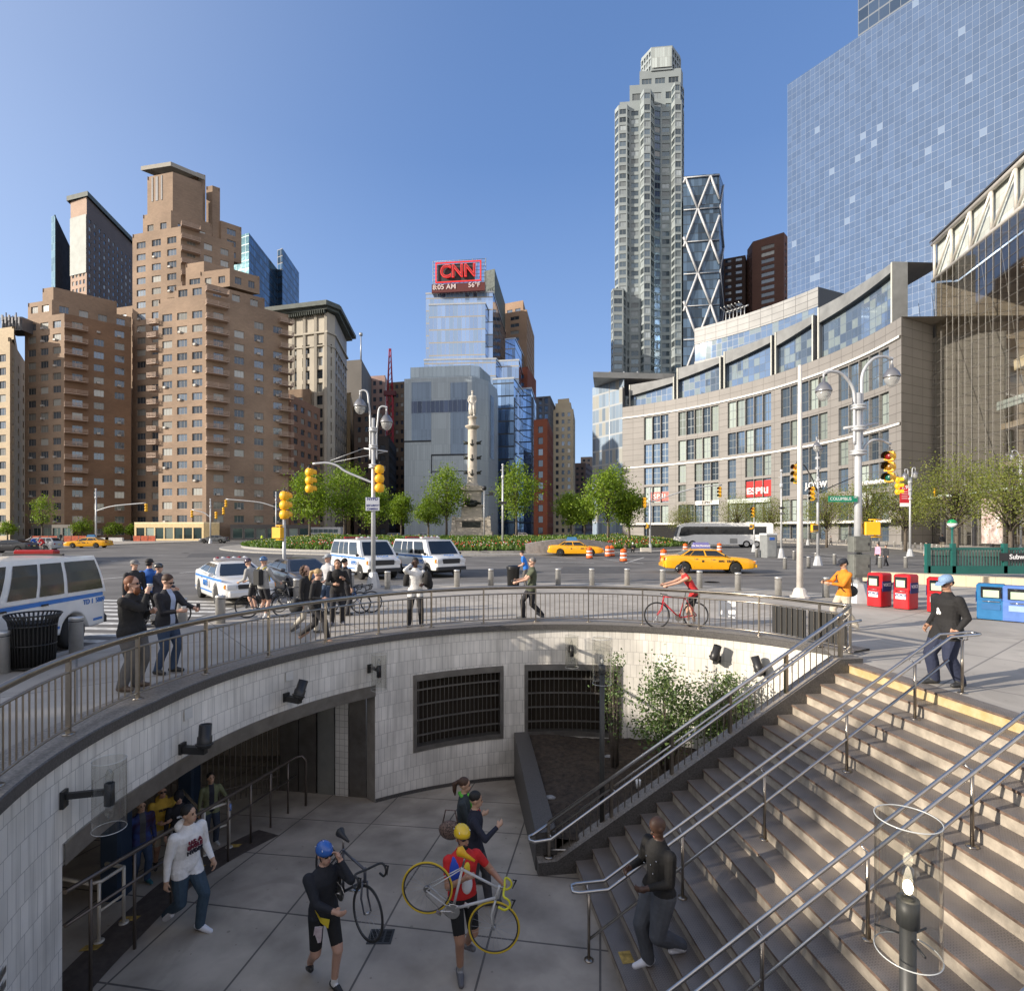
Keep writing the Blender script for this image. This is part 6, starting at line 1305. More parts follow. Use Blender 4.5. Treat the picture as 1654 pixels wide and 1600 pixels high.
 if police:
  if van: strip(1.08, 1.17, -2.75, 2.3, M_BLUE, 'stripe'); strip(.52, .58, -2.7, 2.2, M_BLUE, 'stripe')
  else: strip(.86, .94, -2.3, 2.1, M_BLUE, 'stripe'); strip(.40, .46, -2.2, 2.2, M_BLUE, 'stripe')
  zl = .84 if van else .68
  for sg in (1, -1):
   lettering('NYPD', .30, ((.95 if van else -.1), sg*(side(.9, zl)+.012), zl), (1, 0, 0) if sg < 0 else (-1, 0, 0), (0, 0, 1), M_BLUE, t, 'lettering', .004, bold=.008)
   m = MB(); m.lathe([(0, 0), (.13, 0), (.13, .01), (0, .01)], (1.55 if van else .52, sg*(side(1.5, zl)+.01), zl), 12, M=Matrix.Rotation(pi/2, 3, 'X')); m.build('badge', mat('badge_grey', (.3, .3, .32)), t)
  if van: lettering('POLICE', .19, (2.42, 0, 1.22), (0, 1, 0), (-.93, 0, .36), M_BLUE, t, 'lettering', .004, bold=.006)
  m = MB(); xb = .25 if van else -.35; m.rbox((xb, 0, zr+.06), (.26, 1.2, .10), .03); lb = m.build('light_bar', mat('bar_clear', (.55, .5, .48), rough=.2), t)
  for k in range(6):
   m = MB(); m.ball((xb+.03, -.48+.192*k, zr+.08), (.10, .085, .07), seg=10, rings=6); m.build('beacon', mat('beacon_red', (.30, .02, .02), rough=.15) if k % 2 == 0 else mat('beacon_white', (.7, .7, .7), rough=.15), lb)
  if van: m = MB(); m.rbox((-2.0, 0, zr+.06), (.2, .9, .1), .03); m.build('rear_beacon', mat('beacon_red', (0, 0, 0)), t); m = MB(); m.box((-1.9, 0, zr+.0), (.06, 1.3, .04)); m.build('roof_bar', M_TRIM, t)
 return t
WHITEP = ('white', (.72, .72, .70)); TAXI = ('taxi_yellow', (.80, .38, .005))
def facing(dx, dy): return atan2(dy, dx)
def gr(px, py): q = G(px, py, ROADZ); return q
def vehicles():
 ng = 'police vans and cars at the kerb'
 t = vehicle('police_van', 'white police van with blue stripe cut by the left edge, beside the black litter bin', 'police van', VAN, (-10.75, 10.75, ROADZ), facing(.06, -1), WHITEP, ng, police=True)
 lettering('TD 1', .16, (-2.2, 1.0, .99), (-1, 0, 0), (0, 0, 1), M_BLUE, t, 'fleet_number', .004, bold=.004); lettering('5809', .16, (-2.62, .985, .99), (-1, 0, 0), (0, 0, 1), M_BLUE, t, 'fleet_number', .004, bold=.004)
 c = gr(594, 934); vehicle('police_van', 'white police van behind the twin lamp post, left one of the two vans', 'police van', VAN, (c.x-.5, c.y+1.3, ROADZ), facing(.60, -.80), WHITEP, ng, police=True)
 c = gr(690, 932); vehicle('police_van', 'white police van parked right of the other van, before the flower beds', 'police van', VAN, (c.x-.25, c.y+1.9, ROADZ), facing(.60, -.80), WHITEP, ng, police=True)
 vehicle('police_car', 'white police sedan with red and white roof beacons behind the parked bicycles', 'police car', SEDAN2, (-10.6, 21.2, ROADZ), facing(.64, -.77), WHITEP, ng, police=True)
 vehicle('car', 'dark grey sedan beside the police sedan behind the slim signal pole', 'car', SEDAN2, (-8.9, 23.4, ROADZ), facing(.62, -.78), ('dark_grey', (.06, .062, .07)))
 c = gr(1150, 926); vehicle('taxi', 'bright yellow taxi with a purple roof advert beyond the bollards', 'taxi', SEDAN, (c.x, c.y+.9, ROADZ), facing(1, -.10), TAXI, 'yellow taxis', taxi=True, ad='Far East Movement')
 c = gr(931, 898); vehicle('taxi', 'yellow taxi with blue roof box passing the orange drums', 'taxi', SEDAN, (c.x, c.y+.9, ROADZ), facing(1, -.05), TAXI, 'yellow taxis', taxi=True)
 c = gr(135, 885); vehicle('taxi', 'yellow taxi far left in front of the brick apartments', 'taxi', SEDAN, (c.x, c.y+.9, ROADZ), facing(-1, -.12), TAXI, 'yellow taxis', taxi=True)
 c = gr(50, 890); vehicle('car', 'silver estate car far left behind two cyclists', 'car', SUV, (c.x, c.y+.8, ROADZ), facing(-1, -.15), ('silver', (.42, .43, .44)))
 c = gr(10, 893); vehicle('car', 'black car at the far left edge beside the silver estate', 'car', SEDAN2, (c.x, c.y+.5, ROADZ), facing(-1, -.12), ('black', (.025, .025, .028)))
 c = gr(344, 877); vehicle('car', 'dark sedan driving past the yellow trimmed shop front', 'car', SEDAN2, (c.x, c.y+.5, ROADZ), facing(-1, -.10), ('graphite', (.10, .105, .11)))
 fc = 'cars in traffic beyond the flower island'
 for px, Y, col, lab, sp in ((478, 142, ('white2', (.6, .6, .6)), 'white car beyond the island below the left trees', SEDAN2), (640, 143, ('far_black', (.04, .04, .05)), 'black car beyond the flowers left of the museum front', SUV), (686, 141, ('far_white', (.6, .6, .6)), 'white car beyond the flowers below the museum front', SEDAN2), (846, 143, ('far_tan', (.35, .3, .25)), 'tan car beyond the flowers right of the column monument', SUV)):
  vehicle('car', lab, 'car', sp, (PX(px, Y), Y, ROADZ), facing(1, .02), col, fc, simple_=True)
 def coach(px, Y, lab, L=13.0, d=(-1, .16), city=False):
  t = thing('coach' if not city else 'bus', lab, 'coach' if not city else 'bus', (PX(px, Y), Y, ROADZ), facing(*d)); w_ = 1.27; H = 3.45 if not city else 3.0; h = L/2; m = MB(); pr = [(-h, .45), (-h, H-.15), (-h+.2, H), (h-1.6, H), (h-.55, H-.35), (h-.1, 1.5), (h, 1.1), (h, .45)]
  if city: pr = [(-h, .4), (-h, H-.1), (-h+.1, H), (h-.1, H), (h, H-.15), (h, .4)]
  m.extrude(pr, (0, -w_, 0), (1, 0, 0), (0, 0, 1), (0, 2*w_, 0)); m.build('body', paint('coach_white', (.85, .85, .83)), t)
  for sg in (1, -1):
   m = MB(); wz = (1.85, 2.95) if not city else (1.5, 2.5); pw = [(-h+.9, wz[0]), (h-2.6, wz[0]), (h-1.3, 1.6), (h-.45, 1.6), (h-.75, wz[1]-.2), (h-1.2, wz[1]), (-h+.9, wz[1])]
   if not city: m.extrude(pw, (0, sg*(w_+.008)-(.0 if sg > 0 else .012), 0), (1, 0, 0), (0, 0, 1), (0, .012, 0)); m.build('window_band', M_CARG, t)
   else:
    for k in range(8): m = MB(); x = -h+.8+k*(L-1.4)/8; m.box((x+.6, sg*w_, 2.0), (1.2, .03, .95)); m.build('window', mat('bus_glass', (.18, .24, .24), rough=.1), t)
   for x in ((-h+2.2, -h+3.5) if not city else (-h+2.8,)) + (h-2.3,):
    m = MB(); Rx = Matrix.Rotation(pi/2, 3, 'X'); m.lathe([(.3, -.12), (.5, -.12), (.5, .12), (.3, .12)], (x, sg*(w_-.1), .5), 20, M=Rx); wl = m.build('wheel', M_TYRE, t); m = MB(); m.lathe([(.3, -sg*.13), (.15, -sg*.08), (0, -sg*.1)], (x, sg*(w_-.1), .5), 14, M=Rx); m.build('rim', M_RIM, wl); m = MB(); m.lathe([(0, -sg*.0), (.6, 0)], (x, sg*(w_+.004), .5), 16, M=Rx, sm=False)
   if not city:
    for x in (-h+1.0, -h+5.2): m = MB(); m.box((x, sg*(w_+.006), .95), (1.0, .012, .7)); m.build('vent_panel', mat('vent_grey', (.35, .35, .34)), t)
  m = MB(); m.face([(h-.02, -w_*.9, 1.55), (h-.02, w_*.9, 1.55), (h-.5, w_*.9, H-.5), (h-.5, -w_*.9, H-.5)]); m.build('windscreen', M_CARG, t); return t
 coach(1166, 79, 'white touring coach with a long black window band before the shopping centre'); coach(516, 150, 'white bus seen between tree trunks beyond the flowers', 12, (1, .03), city=True)
vehicles()
# street furniture
def bollard():
 t = thing('bollard', '', 'bollard'); m = MB(); m.lathe([(.125, 0), (.125, .70), (.132, .705), (.132, .74), (.12, .755), (0, .765)], (0, 0, 0), 24); m.build('post', mat('bollard_steel', (.58, .57, .54), rough=.42, metal=.6, var=.15, vs=5), t); m = MB(); m.lathe([(.127, .66), (.127, .675), (.12, .675)], (0, 0, 0), 24, caps=False); m.build('groove', M_TRIM, t); return t
def bollards():
 t = bollard(); lab_a = 'brushed steel bollard in the kerb row around the entrance plaza'; pos = []
 near = [(2, 1019-0), (123, 996), (294, 966), (356, 961.5), (479.6, 934.4), (519.5, 930.4), (567, 926), (626, 922.4), (738, 920), (793, 918.5), (901.6, 918), (956, 918), (1013, 918), (1070.5, 919.5), (1130, 921.5), (1192, 924.5), (1257, 931.5), (1334, 932)]
 labs = {0: 'brushed steel bollard at the left edge, left of the litter bin', 1: 'brushed steel bollard between the litter bin and the bearded man', 2: 'brushed steel bollard just behind the man holding a phone and cup', 3: 'brushed steel bollard near the crosswalk before the police sedan', 4: 'brushed steel bollard next to the slim signal pole', 5: 'brushed steel bollard behind the walking blonde woman', 6: 'brushed steel bollard before the left police van', 7: 'brushed steel bollard between the twin lamp post and the man on the phone', 8: 'brushed steel bollard before the right police van front', 9: 'brushed steel bollard left of the dark litter bin behind the green shirt', 10: 'brushed steel bollard first right of the green shirted man', 11: 'brushed steel bollard second right of the green shirted man', 12: 'brushed steel bollard third right of the green shirted man', 13: 'brushed steel bollard above the front wheel of the red bicycle', 14: 'brushed steel bollard just right of the cyclist in red and yellow', 15: 'brushed steel bollard under the front wheel of the bright taxi', 16: 'brushed steel bollard left of the tall flag pole', 17: 'brushed steel bollard hidden behind the orange sweater'}
 for i, (px, py) in enumerate(near):
  Y = (HC-.755)*F/(py-HOR); pos.append((Vector((PX(px, Y), Y, 0)), labs[i], 'steel bollards along the kerb'))
 for i, (px, py) in enumerate([(1268, 898), (1306, 897), (1282.5, 888), (1318, 891), (1348, 893), (1421.5, 896.7), (1463, 897), (1222, 885), (1248, 884)]):
  Y = (HC-.755)*F/(py-HOR); pos.append((Vector((PX(px, Y), Y, ROADZ+.02)), 'distant steel bollard on the right traffic island', 'distant bollards right'))
 for k in range(26):
  a = radians(26-2.15*k); p = Vector((IC.x+60.5*cos(a), IC.y+60.5*sin(a), .03)); pos.append((p, 'distant steel bollard on the pavement before the shopping centre', 'far bollards before the shops'))
 for i, (p, l, g) in enumerate(pos):
  if i == 0: t.location = p; t['label'] = l; t['group'] = g; t2 = t
  else: dup(t2, p, 0, l, g)
bollards()
M_LENS = {'r': mat('lens_red', (.22, .01, .01), rough=.3), 'a': mat('lens_amber', (.28, .13, .01), rough=.3), 'g': mat('lens_green', (.01, .12, .08), rough=.3)}
def signal(P, yaw, label, scale=1.0, hang=True):
 """three-lamp yellow traffic signal; local -y is the lens side"""
 t = thing('traffic_signal', label, 'traffic signal', P, yaw, 'yellow traffic signals'); s = scale
 for k in range(3):
  z = (-.18-.36*k)*s; m = MB(); m.ball((0, .02*s, z), (.185*s, .135*s, .19*s), seg=16, rings=10); m.box((0, -.02*s, z), (.30*s, .12*s, .30*s)); m.build('housing', M_YEL, t)
  m = MB(); n = 12; r = .15*s; R = Matrix.Rotation(pi/2, 3, 'X')
  for i in range(n):
   a, b = radians(-30+240*i/n), radians(-30+240*(i+1)/n)
   for r0, fl in ((r, 1), (r-.006*s, -1)):
    q = [(r0*cos(a), -.08*s, z+r0*sin(a)), (r0*cos(b), -.08*s, z+r0*sin(b)), (r0*cos(b), -.30*s, z+r0*sin(b)), (r0*cos(a), -.30*s, z+r0*sin(a))]; m.face(q if fl > 0 else q[::-1], 0 if fl > 0 else 1)
  m.build('visor', [M_YEL, M_TRIM], t); m = MB(); m.lathe([(.125*s, 0), (.08*s, .03*s), (0, .04*s)], (0, -.085*s, z), 14, M=R); m.build('lens', M_LENS['rag'[k]], t)
 m = MB(); m.tube((0, 0, 0), (0, 0, .14*s), .02*s, seg=6); m.box((0, .0, .01*s), (.12*s, .12*s, .05*s)); m.build('hanger', M_YEL if not hang else M_TRIM, t); return t
def pedsign(P, yaw, label):
 t = thing('walk_signal', label, 'walk signal', P, yaw, 'yellow walk signals'); m = MB(); m.rbox((0, 0, 0), (.50, .22, .46), .03); m.build('housing', M_YEL, t); m = MB(); m.box((0, -.115, 0), (.40, .012, .36)); m.build('screen', mat('walk_screen', (.05, .04, .035), rough=.4), t); m = MB(); m.tube((-.1, .0, .23), (-.1, 0, .30), .03, seg=8); m.tube((-.3, 0, .30), (.1, 0, .30), .025, seg=8); m.tube((-.3, 0, -.3), (.1, 0, -.3), .025, seg=8); m.tube((-.1, 0, -.23), (-.1, 0, -.3), .03, seg=8); m.build('mount', M_YEL, t); return t
def lamp_head(t, c, r=.27, name='lamp_head'):
 c = Vector(c); m = MB(); m.lathe([(.03, .42), (.05, .40), (.05, .30), (.12, .27), (r*.85, .12), (r, .0), (r*1.03, -.03), (r, -.05), (r*.9, -.05)], c, 22); h = m.build(name, mat('lamp_grey', (.25, .25, .26), rough=.35, metal=.6), t)
 m = MB(); m.lathe([(r*.9, -.05), (r*.86, -.15), (r*.65, -.28), (r*.3, -.36), (0, -.38)], c, 20); m.build('glass_bowl', mat('bowl_glass', (.50, .50, .48), rough=.1, alpha=.55, spec=.9), h)
 m = MB(); m.tube(c+Vector((0, 0, .4)), c+Vector((0, 0, .62)), .035, seg=8); m.ball(c+Vector((0, 0, .63)), .05, seg=8, rings=6); m.build('finial', M_POLE, h)
def twin_lamp(P, label, h=8.0, span=.85, yaw=0, drop=(0, 0), arms=2, k=1.0, base=.35):
 t = thing('lamp_post', label, 'street lamp', P, yaw, 'grey bell lamp posts'); m = MB(); m.tube((0, 0, base), (0, 0, h-.5), .105*k, .075*k, 12)
 for z in (h-2.6, h-1.75, h-1.0): m.lathe([(.12*k, -.10), (.2*k, -.07), (.2*k, -.03), (.14*k, 0), (.2*k, .03), (.2*k, .07), (.12*k, .10)], (0, 0, z), 14)
 m.build('pole', M_POLE, t); m = MB(); m.lathe([(.34*k, 0), (.32*k, .12), (.18*k, .65), (.14*k, .68), (.1*k, .70)], (0, 0, 0), 8, sm=False); m.build('pedestal', M_POLE, t)
 for s, dz in zip((-1, 1)[:arms], drop):
  m = MB(); pts = [(s*.14, 0, h-2.3), (s*.14, 0, h-.9+dz), (s*.2, 0, h-.2+dz), (s*(span*.45), 0, h+.28+dz), (s*span*.8, 0, h+.38+dz), (s*span, 0, h+.28+dz)]; m.path([Vector(p) for p in spline(pts, .12)], .035*k+.008, 8); m.build('arm', M_POLE, t); lamp_head(t, (s*span, 0, h-.30+dz))
 return t
def mast(P, h, label, r=.1, ped=True, dev=True):
 t = thing('pole', label, 'pole', P); m = MB(); m.tube((0, 0, 0), (0, 0, h), r, r*.7, 12); m.build('shaft', M_POLE, t)
 if ped: m = MB(); m.lathe([(.32, 0), (.30, .1), (.16, .85), (r, .9)], (0, 0, 0), 8, sm=False); m.build('pedestal', M_POLE, t)
 if dev:
  m = MB(); m.lathe([(.12, -.25), (.16, -.2), (.16, .1), (.08, .2)], (0, 0, h-1.2), 12); m.ball((0, 0, h+.1), .14, seg=10, rings=6); m.tube((-.25, 0, h-.5), (.25, 0, h-.5), .03, seg=6); m.build('camera_cluster', M_POLE, t)
 return t
def street():
 U = Vector((0, 0, 1))
 P = G(603, 949); t = twin_lamp(P, 'grey twin bell lamp post with signal arm and police camera sign', PZ(668, P.y)+.3, .58, 0, (.35, -.35)); z = lambda py: PZ(py, P.y); x = lambda px: PX(px, P.y)-P.x
 m = MB(); pts = [(0, 0, z(780)), (x(560), 0, z(762)), (x(545), 0, z(752)), (x(528), 0, z(747.5)), (x(505), 0, z(749))]; m.path(spline(pts, .15), .05, 8); m.build('signal_arm', M_POLE, t); m = MB(); m.tube((x(588), 0, z(724)), (x(626), 0, z(729)), .035, seg=8); m.tube((x(588), 0, z(724)), (x(533), 0, z(744)), .012, seg=5); m.tube((x(626), 0, z(729)), (x(540), 0, z(746)), .012, seg=5); m.build('brace', M_POLE, t)
 m = MB(); m.box((0, -.14, z(814)), (.60, .02, .58)); pl = m.build('camera_sign', mat('sign_pale_blue', (.42, .44, .50), rough=.5), t)
 for s, sz, py in (('NYPD', .18, 806), ('SECURITY', .12, 816.5), ('CAMERA', .12, 822)): lettering(s, sz, (0, -.155, z(py)), (1, 0, 0), U, mat('sign_navy', (.03, .04, .16)), pl, 'sign_letters', .002, bold=.004)
 signal(Vector((P.x+x(500), P.y-.05, z(756))), radians(150), 'yellow signal hanging from the arm tip left of the twin lamp post', 1.0); signal(Vector((P.x+x(614), P.y-.1, z(751))), radians(195), 'yellow signal fixed right of the twin lamp post shaft', 1.12)
 P = G(459, 951); t = mast(P, PZ(838, P.y), 'slim grey pole carrying the large yellow signal on the left', .085, False, False); signal(P+U*(PZ(793, P.y)), radians(165), 'large yellow signal on top of the slim left pole', 1.12); pedsign(Vector((P.x-.22, P.y-.12, PZ(860, P.y))), radians(160), 'yellow walk box on the slim left pole below its signal')
 P = G(812, 892, ROADZ); mast(P, PZ(752, P.y)-P.z, 'tall grey mast with small devices in front of the flower beds', .13)
 m = MB(); m.box((P.x, P.y-.2, PZ(812, P.y)), (.9, .03, .3)); tag(m.build('arrow_plate', M_TRIM), 'small black arrow plate on the tall grey mast by the flowers', 'road sign')
 P = G(1050, 890, ROADZ); t = mast(P, PZ(790, P.y)-P.z, 'grey mast with a long rising signal arm near the traffic drums', .13); xx = lambda px: PX(px, P.y)-P.x; zz = lambda py: PZ(py, P.y)-P.z
 m = MB(); m.path(spline([(0, 0, zz(811)), (xx(1095), 0, zz(796)), (xx(1130), 0, zz(787)), (xx(1166), 0, zz(783))], .4), .07, 8); m.build('signal_arm', M_POLE, t)
 signal(Vector((PX(1163, P.y), P.y, PZ(786, P.y))), radians(-60), 'yellow signal at the tip of the long arm before the shops', 1.15); signal(Vector((PX(1042, P.y), P.y, PZ(803, P.y))), radians(-75), 'yellow signal on the left side of the arm mast by the island', 1.15)
 pedsign(Vector((PX(1045, P.y), P.y, PZ(849, P.y))), radians(-80), 'yellow walk box low on the arm mast by the island')
 P = G(1218, 891, ROADZ); t = mast(P, PZ(835, P.y)-P.z, 'short grey signal post beside the portable toilet', .08, True, False); signal(Vector((P.x-.1, P.y, PZ(819, P.y))), radians(-60), 'yellow signal on the short post beside the portable toilet', 1.05); pedsign(Vector((P.x-.25, P.y, PZ(850, P.y))), radians(-60), 'yellow walk box on the short post beside the portable toilet')
 P = G(1292, 966); t = thing('flag_pole', 'tall plain white flag pole right of the yellow taxi', 'flag pole', P); m = MB(); m.tube((0, 0, .2), (0, 0, PZ(590, P.y)), .12, .065, 16); m.build('shaft', mat('pole_white', (.62, .58, .53), rough=.5), t); m = MB(); m.lathe([(.34, 0), (.34, .10), (.27, .12), (.2, .35), (.125, .4)], (0, 0, 0), 12, sm=False); m.build('base', mat('pole_white', (0, 0, 0)), t)
 signal(Vector((PX(1287, 30), 30, PZ(749, 30))), radians(-70), 'yellow signal peeping out behind the flag pole', 1.0)
 P = G(1262, 901, ROADZ); t = mast(P, PZ(762, P.y)-P.z, 'grey mast with one way plates left of the flag pole', .09); m = MB(); m.box((0, -.12, PZ(820, P.y)-P.z), (.52, .02, .16)); m.box((0, -.12, PZ(829, P.y)-P.z), (.52, .02, .14)); pl = m.build('one_way_plates', M_TRIM, t); lettering('ONE WAY', .09, (0, -.135, PZ(829, P.y)-P.z), (1, 0, 0), U, mat('white_letter', (.8, .8, .8)), pl, 'sign_letters', .002)
 P = G(1321, 913, ROADZ); t = twin_lamp(P, 'smaller twin bell lamp post with two signal arms right of the flag pole', PZ(722, P.y)-P.z+.2, .42, radians(50), (.1, 0)); zz = lambda py: PZ(py, P.y)-P.z; xx = lambda px: PX(px, P.y)-P.x; R = Matrix.Rotation(-radians(50), 3, 'Z')
 m = MB(); m.path([R@Vector(p) for p in ((0, 0, zz(797)), (xx(1312), 0, zz(772)), (xx(1300), 0, zz(752)), (xx(1290), 0, zz(745)))], .04, 7); m.path([R@Vector(p) for p in ((0, 0, zz(797)), (xx(1345), 0, zz(785)), (xx(1385), 0, zz(768)))], .035, 7); m.build('signal_arm', M_TRIM, t)
 signal(Vector((P.x-.42, P.y-.1, PZ(786, P.y))), radians(-70), 'yellow signal on a bracket of the smaller twin lamp post', .95); pedsign(Vector((P.x-.3, P.y-.1, PZ(852, P.y))), radians(10), 'yellow walk box with pale screen on the smaller twin lamp post')
 P = G(1386, 972); zz = lambda py: PZ(py, P.y); t = twin_lamp(P, 'large grey twin bell lamp post carrying the street name sign', zz(612), 1.33, radians(8), (-.15, .0+.45), k=1.35)
 for o in t.children: pass
 m = MB(); m.tube((-.55, 0, zz(692)), (.75, 0, zz(683)), .05, seg=8); m.build('cross_arm', M_POLE, t); m = MB(); m.path(spline([(.05, 0, zz(742)), (.35, 0, zz(716)), (.8, 0, zz(709)), (1.28, 0, zz(716))], .1), .045, 8); m.build('signal_arm', M_POLE, t)
 Rr = Matrix.Rotation(radians(8), 3, 'Z'); q = P+Rr@Vector((1.25, 0, zz(724))); q.z = zz(727); signal(q, radians(-58), 'large yellow signal under the curved arm of the big right lamp post', 1.05); signal(Vector((PX(1450, 24), 24, PZ(770, 24))), radians(60), 'smaller yellow signal hanging just below the large right one', .72)
 m = MB(); m.box((0, 0, 0), (1.02, .02, .21), M=Matrix.Translation((P.x-.62, P.y-.14, zz(806)))); sgn = tag(m.build('street_sign', mat('sign_green', (.0, .22, .12), rough=.4)), 'green street name sign reading COLUMBUS on the big lamp post', 'street sign'); lettering('COLUMBUS', .155, (P.x-.70, P.y-.153, zz(806)), (1, 0, 0), U, mat('white_letter', (.8, .8, .8)), sgn, 'sign_letters', .002, sx=.93); lettering('CIR', .07, (P.x-.19, P.y-.153, zz(803.5)), (1, 0, 0), U, mat('white_letter', (.8, .8, .8)), sgn, 'sign_letters', .002)
 pedsign(Vector((P.x+.42, P.y-.1, zz(853))), radians(170), 'large yellow walk box on the big right lamp post')
 cab = mat('cabinet_grey', (.13, .135, .12), rough=.6, var=.25, vs=6)
 for a, b, lab in ((865, 891, 'upper grey control cabinet on the big right lamp post'), (894, 931, 'lower grey control cabinet on the big right lamp post')):
  t2 = thing('control_cabinet', lab, 'control cabinet', Vector((P.x-.12, P.y-.25, zz(b)+.01))); hh = zz(a)-zz(b)-.02; m = MB(); m.rbox((0, 0, hh/2), (.60, .38, hh), .02); m.build('case', cab, t2); m = MB(); m.rbox((0, -.195, hh/2), (.50, .02, hh*.8), .005); m.build('door', cab, t2); m = MB(); m.box((.2, -.21, hh/2), (.03, .02, .1)); m.build('latch', M_TRIM, t2)
 P = G(1470, 898, ROADZ); twin_lamp(P, 'twin bell lamp post carrying the red banner before the shops', PZ(762, P.y)-P.z, .5, 0, (-.1, .05)); m = MB(); m.box((PX(1461, P.y), P.y, PZ(799, P.y)), (.90, .03, 1.9)); bn = tag(m.build('banner', mat('banner_red', (.55, .02, .03), rough=.6)), 'red street banner reading 1.9 on the distant twin lamp post', 'banner'); lettering('1.9', .5, (PX(1461, P.y), P.y-.03, PZ(787, P.y)), (1, 0, 0), U, mat('white_letter', (.8, .8, .8)), bn, 'banner_letters', .004, bold=.01)
 m = MB(); m.box((PX(1461, P.y), P.y-.02, PZ(815, P.y)), (.90, .03, .35)); m.build('white_strip', mat('white_panel', (.8, .8, .8)), bn)
 for k in range(4): m = MB(); m.box((PX(1461, P.y), P.y-.02, PZ(794+3.6*k, P.y)), (.55, .03, .07)); m.build('small_print', mat('print_pink', (.75, .45, .45)), bn)
 P = G(1649, 893, ROADZ); t = twin_lamp(P, 'single bell lamp post at the right edge above the subway fence', PZ(735, P.y)-P.z, .95, 0, (.15,), arms=1); m = MB(); m.path(spline([(0, 0, PZ(812, P.y)), (-2.2, 0, PZ(795, P.y)), (-4.2, 0, PZ(783, P.y)), (-6.4, 0, PZ(781, P.y))], .4), .05, 7); m.build('signal_arm', M_POLE, t); signal(Vector((PX(1511, P.y), P.y, PZ(787, P.y))), radians(-20), 'yellow signal at the end of the long thin arm over the green fence', .95)
 P = G(1305, 880, ROADZ); mast(P, PZ(800, P.y), 'thin distant pole with a small purple banner', .08)
 for px, Y, top, arm, lab in ((155, 88, 790, (236, 811), 'distant signal mast with ornate top and arm before the left shops'), (446, 98, 795, (365, 805), 'distant signal mast with arm reaching left before the shop awning'), (340, 100, 806, (310, 822), 'distant lamp post in front of the brick apartment corner')):
  P = Vector((PX(px, Y), Y, ROADZ)); t = mast(P, PZ(top, Y), lab, .14); m = MB(); x1 = PX(arm[0], Y)-P.x; m.path(spline([(0, 0, PZ(arm[1]+13, Y)), (x1*.35, 0, PZ(arm[1]+5, Y)), (x1, 0, PZ(arm[1], Y))], .5), .09, 6); m.build('signal_arm', M_POLE, t)
  signal(Vector((PX(arm[0], Y), Y, PZ(arm[1]+2, Y))), radians(200), 'small distant yellow signal at the arm of the '+('ornate mast far left' if px == 155 else 'mast left of the trees' if px == 446 else 'lamp post at the apartment corner'), 1.2)
 for px, py, lab in ((349, 826, 'distant yellow signal right of the apartment corner shop'), (361, 819, 'distant yellow signal beside another before the apartment side')): signal(Vector((PX(px, 99), 99, PZ(py, 99))), radians(190), lab, 1.2)
 def drum():
  t = thing('traffic_drum', '', 'traffic drum', group='orange and white traffic drums'); o = mat('drum_orange', (.75, .12, .01), rough=.5); w_ = mat('drum_white', (.75, .73, .7), rough=.5); rs = [(.29, .0, .27), (.275, .27, .42), (.265, .42, .58), (.255, .58, .73), (.24, .73, .98)]
  m = MB(); m.lathe([(.33, 0), (.33, .07), (.29, .08)], (0, 0, 0), 20); m.build('base', M_RUB, t)
  for k, (r, a, b) in enumerate(rs): m = MB(); m.lathe([(r, a), (r*.985, b)], (0, 0, 0), 22); m.build('band', w_ if k % 2 else o, t)
  m = MB(); m.lathe([(.2, .98), (.2, 1.0), (.05, 1.02), (.05, 1.08), (0, 1.08)], (0, 0, 0), 14); m.build('handle_top', o, t); return t
 t = None
 for px, py, lab in ((952, 902, 'orange drum with a lamp in front of the far taxi'), (982, 899, 'orange drum second from the left, beside its twin'), (988, 898.5, 'orange drum half hidden behind its neighbour'), (1007, 907, 'orange drum standing alone between the two taxis'), (1072, 908, 'orange drum touching the rear of the bright taxi'), (1107, 893, 'orange drum peeping above the trunk of the bright taxi'), (1162, 892, 'orange drum behind the roof of the bright taxi')):
  q = G(px, py, ROADZ)
  if t is None: t = drum(); t.location = q; t['label'] = lab
  else: dup(t, q, 0, lab)
 P = G(1241, 900, ROADZ); t = thing('portable_toilet', 'grey portable toilet with blue sign beside a signal post', 'portable toilet', P, radians(8)); m = MB(); m.rbox((0, 0, 1.05), (1.1, 1.1, 2.1), .06); m.build('cabin', mat('toilet_grey', (.23, .24, .24), rough=.5), t); m = MB(); m.rbox((0, -.56, 1.0), (.86, .04, 1.85), .01); m.build('door', mat('toilet_door', (.27, .28, .28), rough=.5), t); m = MB(); m.rbox((0, 0, 2.16), (1.18, 1.18, .16), .06); m.tube((.3, .3, 2.2), (.3, .3, 2.45), .05, seg=8); m.build('roof', mat('toilet_roof', (.55, .56, .57)), t); m = MB(); m.rbox((0, -.59, 1.75), (.5, .02, .24), .01); m.build('blue_sign', mat('sign_blue', (.03, .12, .45)), t)
 def newsbox(P, yaw, col, label, txt, tcol, w_=.44, d=.5, h=1.1, body2=None):
  t = thing('newspaper_box', label, 'newspaper box', P, yaw, 'newspaper boxes on the plaza'); c = mat('box_'+col[0], col[1], rough=.35, var=.12, vs=5); m = MB(); m.rbox((0, 0, h*.27+.03), (w_, d, h*.54), .03); m.build('cabinet', c, t); m = MB(); m.rbox((0, .02, h*.78), (w_+.03, d*.96, h*.44), .05); m.build('hood', c, t)
  m = MB(); m.box((0, -d/2-.005, h*.78), (w_*.72, .03, h*.30)); m.build('window', M_CARG, t); m = MB(); m.box((0, -d/2-.022, h*.74), (w_*.55, .008, h*.2)); m.build('newspaper', mat('paper_green', (.45, .58, .40)), t)
